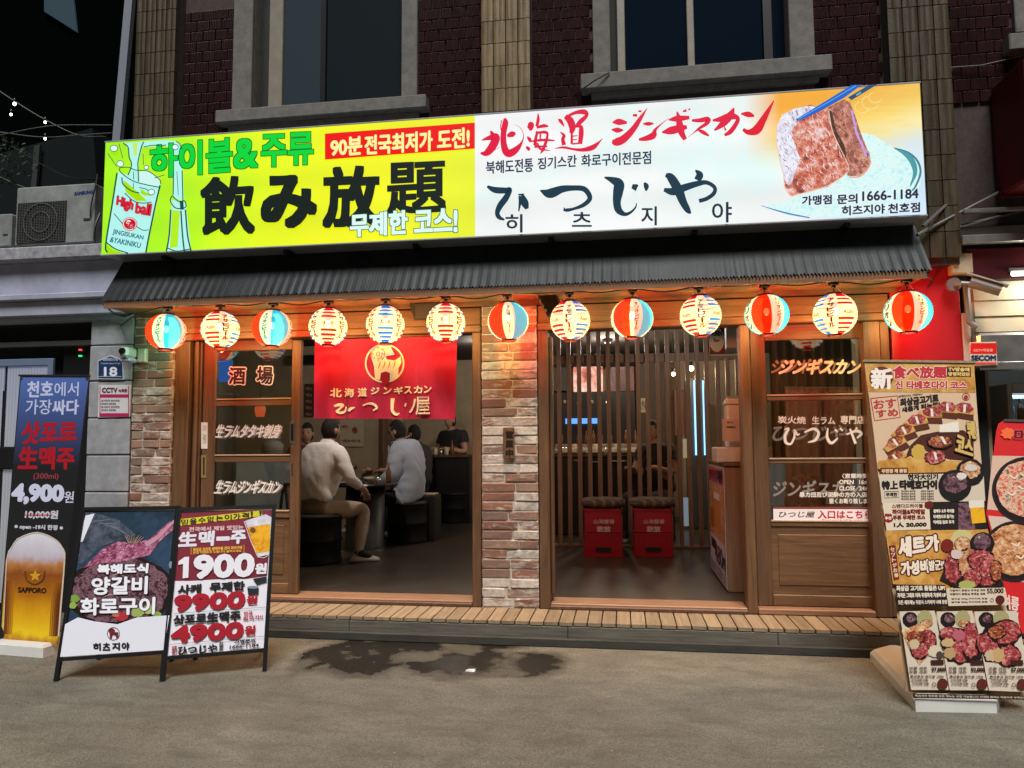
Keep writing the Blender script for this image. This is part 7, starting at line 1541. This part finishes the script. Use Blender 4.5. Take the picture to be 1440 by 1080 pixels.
# ================================================================== PEOPLE
m_skin = plain('skin', (.42, .24, .17), .55); m_hair = rough_mat('black_hair', (.004, .0035, .0035), (.014, .012, .011), 60, .8, .8, 160, .01); m_shoe = plain('pale_shoe', (.5, .46, .42), .6)
def cloth(n, c): return rough_mat(n, tuple(x * .85 for x in c), c, 6, .85, .25, 25, .01)
def skin_mesh(J, E, R, root, sub=2):
    me = bpy.data.meshes.new('tmp'); names = list(J); me.from_pydata([tuple(map(float, J[k])) for k in names], [(names.index(a), names.index(b)) for a, b in E], [])
    o = bpy.data.objects.new('tmp', me); COL.objects.link(o); md = o.modifiers.new('s', 'SKIN'); md.use_smooth_shade = True
    for i, k in enumerate(names):
        sv = me.skin_vertices[0].data[i]; r = R[k]; sv.radius = (r, r) if not isinstance(r, tuple) else r; sv.use_root = (k == root)
    s2 = o.modifiers.new('u', 'SUBSURF'); s2.levels = s2.render_levels = sub
    dg = bpy.context.evaluated_depsgraph_get(); m2 = bpy.data.meshes.new_from_object(o.evaluated_get(dg)); V = [np.array(v.co) for v in m2.vertices]; F = [tuple(p.vertices) for p in m2.polygons]
    bpy.data.objects.remove(o); bpy.data.meshes.remove(me); bpy.data.meshes.remove(m2); return V, F
def seg_d(p, a, b):
    ax, ay, az = (float(q) for q in a); bx, by, bz = (float(q) for q in b); px, py, pz = (float(q) for q in p)
    ux, uy, uz = bx - ax, by - ay, bz - az; t = max(0.0, min(1.0, ((px - ax) * ux + (py - ay) * uy + (pz - az) * uz) / (ux * ux + uy * uy + uz * uz + 1e-9)))
    return math.sqrt((px - ax - ux * t) ** 2 + (py - ay - uy * t) ** 2 + (pz - az - uz * t) ** 2)
def person(lab, floor, face, shirt, trousers, J2={}, head_yaw=0.0, head_pitch=0.0, sleeve='long', shoe=m_shoe, hair_len=0.0, grp=None, scale=1.1, stand=False, hemz=.60, loose=1.0):
    J = {'pelvis': (0, 0, .53), 'spine': (0, .02, .72), 'chest': (0, .05, .93), 'collar': (0, .07, 1.06), 'neck': (0, .09, 1.13), 'skull': (0, .11, 1.20)}
    for s, x in (('L', -1), ('R', 1)):
        J.update({'sh' + s: (x * .175, .05, 1.03), 'el' + s: (x * .25, .12, .78), 'wr' + s: (x * .17, .36, .84), 'ha' + s: (x * .15, .43, .85), 'hip' + s: (x * .10, .04, .50), 'kn' + s: (x * .17, .46, .50), 'an' + s: (x * .17, .42, .09), 'to' + s: (x * .18, .56, .035)})
    J.update(J2); R = {'pelvis': .145, 'spine': .135, 'chest': .15, 'collar': .09, 'neck': .052, 'skull': .055}
    for s in 'LR': R.update({'sh' + s: .070, 'el' + s: .050, 'wr' + s: .030, 'ha' + s: .034, 'hip' + s: .105, 'kn' + s: .084, 'an' + s: .058, 'to' + s: .030})
    E = [('pelvis', 'spine'), ('spine', 'chest'), ('chest', 'collar'), ('collar', 'neck'), ('neck', 'skull')]
    for s in 'LR': E += [('chest', 'sh' + s), ('sh' + s, 'el' + s), ('el' + s, 'wr' + s), ('wr' + s, 'ha' + s), ('pelvis', 'hip' + s), ('hip' + s, 'kn' + s), ('kn' + s, 'an' + s), ('an' + s, 'to' + s)]
    J = {k: np.array(v, float) for k, v in J.items()}
    V, F = skin_mesh(J, E, R, 'pelvis', 3)
    # clothing by nearest bone: 0 skin, 1 shirt, 2 trousers, 3 shoe
    def bm(a, b):
        if {a, b} <= {'neck', 'skull'}: return 0
        if a[:2] == 'el' and b[:2] == 'wr': return 0 if sleeve == 'short' else 1
        if a[:2] == 'wr': return 0
        if a[:3] in ('pel',) and b[:3] == 'hip': return 2
        if a[:3] == 'hip' or a[:2] == 'kn': return 2
        if a[:2] == 'an': return 3
        return 1
    bones = [(J[a], J[b], bm(a, b)) for a, b in E]; mats = [m_skin, shirt, trousers, m_hair]
    VA = np.array(V); C = np.array([VA[list(f)].mean(0) for f in F])
    def sd(a, b): ab = b - a; t = np.clip(((C - a) @ ab) / (ab @ ab + 1e-9), 0, 1); return np.linalg.norm(C - a - t[:, None] * ab, axis=1)
    D = np.stack([sd(a, b) for a, b, k in bones]); K = np.array([k for a, b, k in bones])[D.argmin(0)]
    for s in 'LR':
        if sleeve == 'rolled': K[(K == 1) & (sd(J['el' + s] * .35 + J['wr' + s] * .65, J['wr' + s]) < .055)] = 0
        if sleeve == 'short': K[(K == 1) & (sd(J['sh' + s] * .35 + J['el' + s] * .65, J['el' + s]) < .066)] = 0
    hem = hemz + .02 * np.sin(C[:, 0] * 14 + 1) + .015 * np.sin(C[:, 1] * 19)
    near = np.linalg.norm((C - J['pelvis'])[:, :2], axis=1) < .2
    K[(K == 2) & near & (C[:, 2] > hem)] = 1; K[(K == 1) & near & (C[:, 2] < hem) & (np.abs(C[:, 0]) < .2)] = 2; K = K.tolist()
    # cloth stands off the body and folds
    nrm = np.zeros_like(VA)
    for f in F:
        nn_ = np.cross(VA[f[1]] - VA[f[0]], VA[f[2]] - VA[f[0]]); nn_ /= (np.linalg.norm(nn_) + 1e-12)
        for q_ in f: nrm[q_] += nn_
    nrm /= (np.linalg.norm(nrm, axis=1)[:, None] + 1e-9); cl = np.zeros(len(VA))
    for f, k in zip(F, K):
        if k == 1:
            for q_ in f: cl[q_] = 1
    x, y, z = VA.T; fold = np.abs(np.sin(z * 26 + x * 15 + np.sin(y * 17) * 1.6 + np.sin(x * 9) * 2)) ** .7 * .011 + .003 * np.sin(x * 57 + z * 39)
    torso = np.exp(-((np.linalg.norm((VA - J['spine'])[:, :2], axis=1) / .3) ** 4))
    V = list(VA + nrm * (cl * (.004 + fold * (.35 + .65 * torso) + .022 * torso * loose))[:, None] + nrm * ((1 - cl) * .3 * fold * (np.array(z) < .56))[:, None])
    mb = MB(); mb.v = [tuple(v) for v in V]; mb.f = list(F); mb.m = K
    kk = {}
    for f, k in zip(F, mb.m):
        for q_ in f: kk.setdefault(q_, set()).add(k)
    for q_, ks in kk.items():
        v_ = mb.v[q_]
        if ks >= {1, 2} and math.hypot(v_[0] - J['pelvis'][0], v_[1] - J['pelvis'][1]) < .22: mb.v[q_] = (v_[0], v_[1], hemz + .02 * math.sin(v_[0] * 14 + 1) + .015 * math.sin(v_[1] * 19))
    # fingers
    for s, x in (('L', -1), ('R', 1)):
        w, h = J['wr' + s], J['ha' + s]; d = (h - w) / np.linalg.norm(h - w); side = np.cross(d, [0, 0, 1.0]); side /= (np.linalg.norm(side) + 1e-6); dn = np.cross(side, d)
        for i in range(4):
            o_ = h + side * (i - 1.5) * .019; L = (.062, .072, .068, .052)[i]; mb.tube([o_, o_ + d * L * .5 - dn * .004, o_ + d * L * .85 - dn * .02, o_ + d * L - dn * .034], [.010, .009, .008, .006], 6, 0)
        o_ = w + (h - w) * .6 - side * .03 * x; mb.tube([o_, o_ + d * .03 - side * .018 * x, o_ + d * .055 - side * .022 * x - dn * .01], [.012, .010, .007], 6, 0)
    # collar band
    # head with face
    hc = J['skull'] + np.array([0, .012, .065]); cyw, syw = math.cos(head_yaw), math.sin(head_yaw); cp, sp = math.cos(head_pitch), math.sin(head_pitch)
    Rm = np.array([[cyw, -syw, 0], [syw, cyw, 0], [0, 0, 1]]) @ np.array([[1, 0, 0], [0, cp, -sp], [0, sp, cp]])
    def hp(p): return hc + Rm @ np.array(p, float)
    HV = []; n, m = 24, 18
    for i in range(m + 1):
        t = math.pi * i / m
        for j in range(n):
            a = 2 * math.pi * j / n; x, y, z = math.sin(t) * math.cos(a), math.sin(t) * math.sin(a), math.cos(t)
            wx = .074 * (1 - .22 * max(0, -z)); X, Y, Z = x * wx, y * (.095 if y < 0 else .09 - .01 * max(0, -z)), z * (.118 if z > 0 else .125)
            if y > .5:
                Y += .020 * math.exp(-((x / .13) ** 2) - ((z + .12) / .22) ** 2)
                Y -= .010 * (math.exp(-(((abs(x) - .42) / .18) ** 2) - ((z - .05) / .13) ** 2)); Y += .006 * math.exp(-((x / .3) ** 2) - ((z + .5) / .10) ** 2)
            HV.append(hp((X, Y, Z)))
    HF = [(i * n + j, i * n + (j + 1) % n, (i + 1) * n + (j + 1) % n, (i + 1) * n + j) for i in range(m) for j in range(n)]
    mb.add(HV, HF, 0)
    for x in (-1, 1): mb.ell(hp((x * .076, -.005, -.01)), (.011, .022, .032), 8, 6, 0, Rm)
    S = scale; fx = math.atan2(face[1], face[0]) - math.pi / 2; ca, sa = math.cos(fx), math.sin(fx)
    def W_(V): return [(floor[0] + S * (x * ca - y * sa), floor[1] + S * (x * sa + y * ca), FZ + S * z) for x, y, z in V]
    T = thing('person', lab, 'person', (floor[0], floor[1], FZ), grp)
    mb.v = W_(mb.v); mb.build('body', mats, T, smooth=True)
    hb = MB(); hv = []; hn, hm = 24, 14
    for i in range(hm + 1):
        t = math.pi * (.02 + .98 * i / hm)
        for j in range(hn):
            a = 2 * math.pi * j / hn; x, y, z = math.sin(t) * math.cos(a), math.sin(t) * math.sin(a), math.cos(t)
            k = 1.10 + .035 * math.sin(9 * a + 5 * t) + .02 * math.sin(23 * a); zlim = -.72 - hair_len
            front = max(0, y); zz = z
            lo = zlim if y < .25 else (.42 if abs(x) < .8 else .1)
            zz = max(z, lo); kk = k if z > lo else .96
            hv.append(hp((x * .074 * kk, y * (.095 if y < 0 else .092) * kk - .004, zz * .122 * (k if zz > 0 else 1))))
    hb.add(hv, [(i * hn + j, i * hn + (j + 1) % hn, (i + 1) * hn + (j + 1) % hn, (i + 1) * hn + j) for i in range(hm) for j in range(hn)]); hb.v = W_(hb.v); hb.build('hair', m_hair, T, smooth=True)
    for s in 'LR':
        A_, B_ = J['an' + s] * [1, 1, 0], J['to' + s] * [1, 1, 0]; d_ = (B_ - A_) / np.linalg.norm(B_ - A_); sd_ = np.array([-d_[1], d_[0], 0]); fb = MB(); rows = []
        for t, w_, h_ in ((-.07, .012, .03), (-.06, .034, .075), (.0, .042, .095), (.06, .044, .085), (.12, .048, .06), (.17, .046, .045), (.205, .03, .032), (.215, .008, .018)):
            rows.append([A_ + d_ * t + sd_ * w_ * c_ * (1.0 if z_ < .6 else .72) + np.array([0, 0, .004 + h_ * z_]) for c_, z_ in ((-1, 0), (-1.05, .3), (-.8, .75), (0, 1), (.8, .75), (1.05, .3), (1, 0))])
        nR = 7; fb.add([p_ for r_ in rows for p_ in r_], [(i * nR + j, i * nR + (j + 1) % nR, (i + 1) * nR + (j + 1) % nR, (i + 1) * nR + j) for i in range(7) for j in range(nR)] + [tuple(range(7)), tuple(range(49, 56))])
        fb.v = W_(fb.v); fb.build('shoe', shoe, T, smooth=True)
    eb = MB()
    for x in (-1, 1): eb.ell(hp((x * .031, .082, .008)), (.012, .006, .006), 8, 5, 0, Rm); eb.ell(hp((x * .031, .086, .030)), (.016, .004, .003), 6, 4, 0, Rm)
    eb.ell(hp((0, .088, -.062)), (.022, .005, .005), 8, 4, 1, Rm); eb.v = W_(eb.v); eb.build('eyes_and_mouth', [m_hair, plain('lip', (.25, .08, .06))], T)
    return T, hp, W_, J
def stool(c, lab, r=.21, h=.50):
    T = thing('drum_stool', lab, 'stool', (c[0], c[1], FZ), 'black drum stools'); q = MB(); q.lathe([(r * .92, 0), (r, .02), (r, .03), (r * .96, .05), (r * .96, h * .45), (r, h * .47), (r, h * .52), (r * .96, h * .54), (r * .96, h - .07), (r, h - .05), (r, h - .03)], (c[0], c[1], FZ), 28); q.build('drum', plain('drum_black', (.006, .006, .007), .75, 0, .25), T, smooth=True)
    q = MB(); q.lathe([(0, h + .02), (r * .9, h + .018), (r * 1.02, h), (r * 1.02, h - .028), (0, h - .028)], (c[0], c[1], FZ), 28); q.build('seat_pad', plain('black_vinyl', (.010, .009, .009), .6, 0, .3), T, smooth=True)
# 1: man in white shirt, back to the street
s1 = gnd(446, 797, FZ); s1[1] += .25; s1[0] -= .13; stool(s1, 'large black drum stool under the man in the white shirt, nearest the left doorway', .28, .50)
T1, hp1, W1_, J1 = person('man in white shirt and beige trousers seated with his back to the street', (s1[0] + .0, s1[1] - .02), (.28, .95), cloth('white_shirt', (.84, .83, .86)), cloth('beige_trousers', (.46, .38, .30)),
    {'chest': (0, .12, .95), 'collar': (0, .18, 1.09), 'neck': (0, .21, 1.15), 'skull': (-.01, .235, 1.22), 'spine': (0, .03, .74), 'shL': (-.19, .14, 1.05), 'shR': (.19, .13, 1.03), 'elR': (.38, .06, .80), 'wrR': (.37, .30, .68), 'haR': (.34, .36, .64), 'elL': (-.27, .24, .80), 'wrL': (-.15, .46, .84), 'haL': (-.12, .53, .85), 'knR': (.32, .36, .50), 'anR': (.36, .20, .09), 'toR': (.46, .30, .035), 'knL': (-.14, .46, .50)}, head_yaw=-.3, sleeve='rolled', scale=1.09, hemz=.62, loose=1.2)
# 2: man in pale blue shirt facing left
s2 = gnd(566, 765, FZ); s2[1] += .2; stool(s2, 'black drum stool under the man in the pale blue shirt', .26, .50)
T2, hp2, W2_, J2 = person('man with glasses in a loose pale blue shirt seated facing left', (s2[0] + .03, s2[1]), (-1, .15), cloth('pale_blue_shirt', (.52, .58, .74)), cloth('black_trousers', (.015, .015, .018)),
    {'neck': (0, .12, 1.13), 'skull': (0, .15, 1.19), 'elL': (-.24, .10, .76), 'wrL': (-.16, .34, .66), 'haL': (-.12, .40, .66), 'elR': (.24, .12, .78), 'wrR': (.14, .38, .80), 'haR': (.10, .45, .80)}, sleeve='rolled', head_pitch=-.25, shoe=m_shoe, scale=1.12, hemz=.48, loose=2.6)
gb = MB()
for x in (-1, 1): gb.tube([hp2((x * .031 + .024 * math.cos(t), .098, .006 + .018 * math.sin(t))) for t in np.linspace(0, 6.28, 11)], .0025, 4, cap=False); gb.tube([hp2((x * .055, .097, .01)), hp2((x * .078, .0, .01))], .0025, 4)
gb.v = W2_(gb.v); gb.build('glasses', m_black, T2)
# 3: person behind in cream T-shirt
s3 = gnd(535, 742, FZ); stool(s3, 'black drum stool under the guest in the cream T-shirt', .2, .46)
person('person in cream T-shirt seated across the table, face hidden behind the man in blue', (s3[0], s3[1]), (-.25, -1), cloth('cream_tshirt', (.50, .42, .33)), cloth('dark_trousers', (.03, .028, .03)), {'haL': (-.05, .45, .80), 'wrL': (-.08, .38, .80)}, sleeve='short')
# 4: woman at left
s4 = gnd(432, 755, FZ); stool(s4, 'black drum stool under the dark-haired woman', .2, .5)
person('dark-haired woman resting her chin on her hand, face half hidden by the left door edge', (s4[0], s4[1]), (.25, -1), cloth('dark_red_top', (.10, .03, .03)), cloth('dark_trousers', (.03, .028, .03)), {'elL': (-.2, .26, .86), 'wrL': (-.10, .24, 1.08), 'haL': (-.07, .22, 1.13), 'elR': (.2, .2, .82)}, sleeve='short', hair_len=.5)
# 5: person in black at the back
s5 = gnd(640, 735, FZ); s5[1] = min(s5[1], 6.4); stool(s5, 'black drum stool behind the black back table', .2, .46)
person('person in black T-shirt leaning over the back table, head behind the curtain', (AX(640, 620, 6.3), 6.3), (-.5, -1), cloth('black_tshirt', (.018, .02, .024)), cloth('dark_trousers', (.03, .028, .03)), {'pelvis': (0, 0, .78), 'spine': (0, .02, .95), 'chest': (0, .05, 1.14), 'collar': (0, .07, 1.28), 'neck': (0, .09, 1.34), 'skull': (0, .11, 1.41), 'shL': (-.19, .05, 1.25), 'shR': (.19, .05, 1.25), 'elL': (-.27, .1, 1.0), 'elR': (.27, .1, 1.0), 'wrL': (-.14, .33, 1.05), 'haL': (-.10, .4, 1.06), 'wrR': (.14, .33, 1.05), 'haR': (.10, .4, 1.06), 'hipL': (-.1, .0, .76), 'hipR': (.1, 0, .76), 'knL': (-.12, .06, .44), 'knR': (.12, .06, .44), 'anL': (-.12, .0, .08), 'anR': (.12, .0, .08), 'toL': (-.13, .14, .035), 'toR': (.13, .14, .035)}, sleeve='short')
# 6, 7
s6 = gnd(597, 740, FZ); s6[1] = 5.2; s6[0] = AX(592, 620, 5.2); stool(s6, 'black drum stool under the guest half hidden behind the man in blue', .2, .46)
person('guest with dark hair and white collar half hidden behind the man in blue', (s6[0], s6[1]), (-1, .3), cloth('dark_vest', (.04, .035, .035)), cloth('dark_trousers', (.03, .028, .03)), {}, sleeve='short')
s7 = np.array([AX(925, 620, 4.0), 4.0, FZ]); stool(s7, 'black drum stool behind the right half of the slats', .2, .46)
person('dark-clothed guest seated behind the right half of the slatted partition', (s7[0], s7[1]), (-.6, -1), cloth('near_black_top', (.02, .016, .018)), cloth('dark_trousers', (.03, .028, .03)), {}, sleeve='short')
# tables
def drum_table(c, r, h, lab):
    T = thing('round_table', lab, 'table', (c[0], c[1], FZ)); q = MB(); q.lathe([(0, h), (r, h), (r + .012, h - .015), (r, h - .035), (0, h - .035)], (c[0], c[1], FZ), 32); q.build('table_top', plain('dark_table_top', (.03, .022, .02), .3), T); q = MB(); q.lathe([(r * .62, 0), (r * .64, .03), (r * .6, .05), (r * .6, h - .036)], (c[0], c[1], FZ), 28); q.build('drum_base', m_blackp, T, smooth=True)
    q = MB(); q.lathe([(0, h + .02), (.13, h + .02), (.16, h + .012), (.165, h + .001), (0, h + .001)], (c[0], c[1], FZ), 24); q.build('grill_plate', m_black, T); return c[0], c[1], FZ + h
t1 = (AX(512, 680, 2.7), 2.75); X_, Y_, Z_ = drum_table(t1, .38, .78, 'dark round grill table between the seated guests')
for k, dx, dy, l_ in (('plate', -.22, -.2, 'small pale plate at the near edge of the round grill table'), ('cup', .22, -.18, 'steel cup at the right of the round grill table'), ('bowl', -.05, .26, 'pale bowl at the far side of the round grill table'), ('bottle', .26, .08, 'brown bottle on the round grill table')): ware(k, (X_ + dx, Y_ + dy, Z_), l_, 'things on the grill table')
c = at(598, 694, 3.6); b = MB(); b.box(c[0] - .12, c[0] + .13, 3.55, 3.8, c[2] - .02, c[2], .006); T = b.build('serving_tray', plain('tray_pale', (.5, .42, .33))); tag(T, 'pale folded menu lying on the black box behind the man in blue', 'menu')
b = MB(); b.box(c[0] - .16, c[0] + .15, 3.5, 3.85, FZ, c[2] - .021, .01); tag(b.build('black_box', m_blackp), 'tall black box behind the man in the pale blue shirt', 'box')
# red paper lamp glowing behind the left door glass and a blue poster
c = at(366, 576, 3.0); T = thing('red_lamp', 'small glowing red lamp seen through the left door glass', 'lamp', c); b = MB(); b.lathe([(0, -.09), (.05, -.09), (.07, 0), (.05, .09), (0, .09)], c, 14); b.build('shade', emit('red_glow', (.75, .10, .03), 1.1), T, smooth=True); b = MB(); b.tube([c + np.array([0, 0, .09]), (c[0], c[1], 2.92)], .005, 5); b.build('cord', m_black, T)
flat('blue_poster', 'bright blue poster seen through the top left of the left door glass', 'poster', 300, 507, 326, 537, .9, emit('lit_blue', (.03, .17, .62), .8), .01)
c = at(383, 640, 2.4); T = thing('white_urn', 'pale rounded urn seen dimly through the left door glass', 'urn', c); b = MB(); b.lathe([(0, -.2), (.07, -.2), (.12, .05), (.13, .12), (.08, .17), (0, .18)], c, 18); b.build('body', plain('urn_pale', (.3, .28, .26)), T, smooth=True); b = MB(); b.lathe([(.05, FZ - c[2]), (.05, -.201)], c, 12); b.build('stand', m_black, T)
# curtain cloth and flower pot seen through the right door glass
q = N('beige_drape'); s_ = q.n('SeparateXYZ'); q.l(q.n('NewGeometry').outputs['Position'], s_.inputs[0]); q.set(Base_Color=q.ramp(q.math('SINE', q.math('MULTIPLY', s_.outputs['X'], 40)), [(.2, (.15, .145, .13)), (.8, (.30, .29, .26))]), Roughness=.9)
T = thing('window_drape', 'dull beige drape hanging behind the right door glass', 'curtain', (1.5, .6, 1.4)); b = MB(); n = 60; x0, x1 = AX(1084, 560, .6), AX(1200, 560, .6); V = []
for i in range(n + 1): x = x0 + (x1 - x0) * i / n; V += [(x, .6 + .02 * math.sin(i * .9), 1.05), (x, .6 + .02 * math.sin(i * .9), 2.3)]
b.add(V, [(2 * i, 2 * i + 2, 2 * i + 3, 2 * i + 1) for i in range(n)]); b.add([(x, y + .006, z) for x, y, z in V], [(2 * i, 2 * i + 2, 2 * i + 3, 2 * i + 1) for i in range(n)]); b.build('cloth', q.m, T, smooth=True)
c = at(1130, 690, .5); T = thing('flower_arrangement', 'small arrangement of dried orange flowers behind the right door glass', 'flowers', c); b = MB(); random.seed(8)
for i in range(70):
    p_ = c + np.array([U(-.12, .12), U(-.05, .05), U(-.12, .14)]); b.ell(p_, (U(.01, .022), U(.01, .02), U(.01, .02)), 6, 4, random.choice([0, 0, 1, 2]))
b.build('petals', [plain('petal_orange', (.45, .16, .06)), plain('petal_cream', (.4, .34, .25)), plain('petal_green', (.08, .12, .05))], T); b = MB(); b.lathe([(0, -.35), (.06, -.35), (.08, -.13), (.07, -.13), (0, -.3)], c, 16); b.build('vase', plain('vase', (.2, .12, .08)), T, smooth=True)
flat('window_ledge', 'dark ledge inside the right door glass', 'ledge', 1075, 712, 1240, 722, .45, m_woodd, .3)
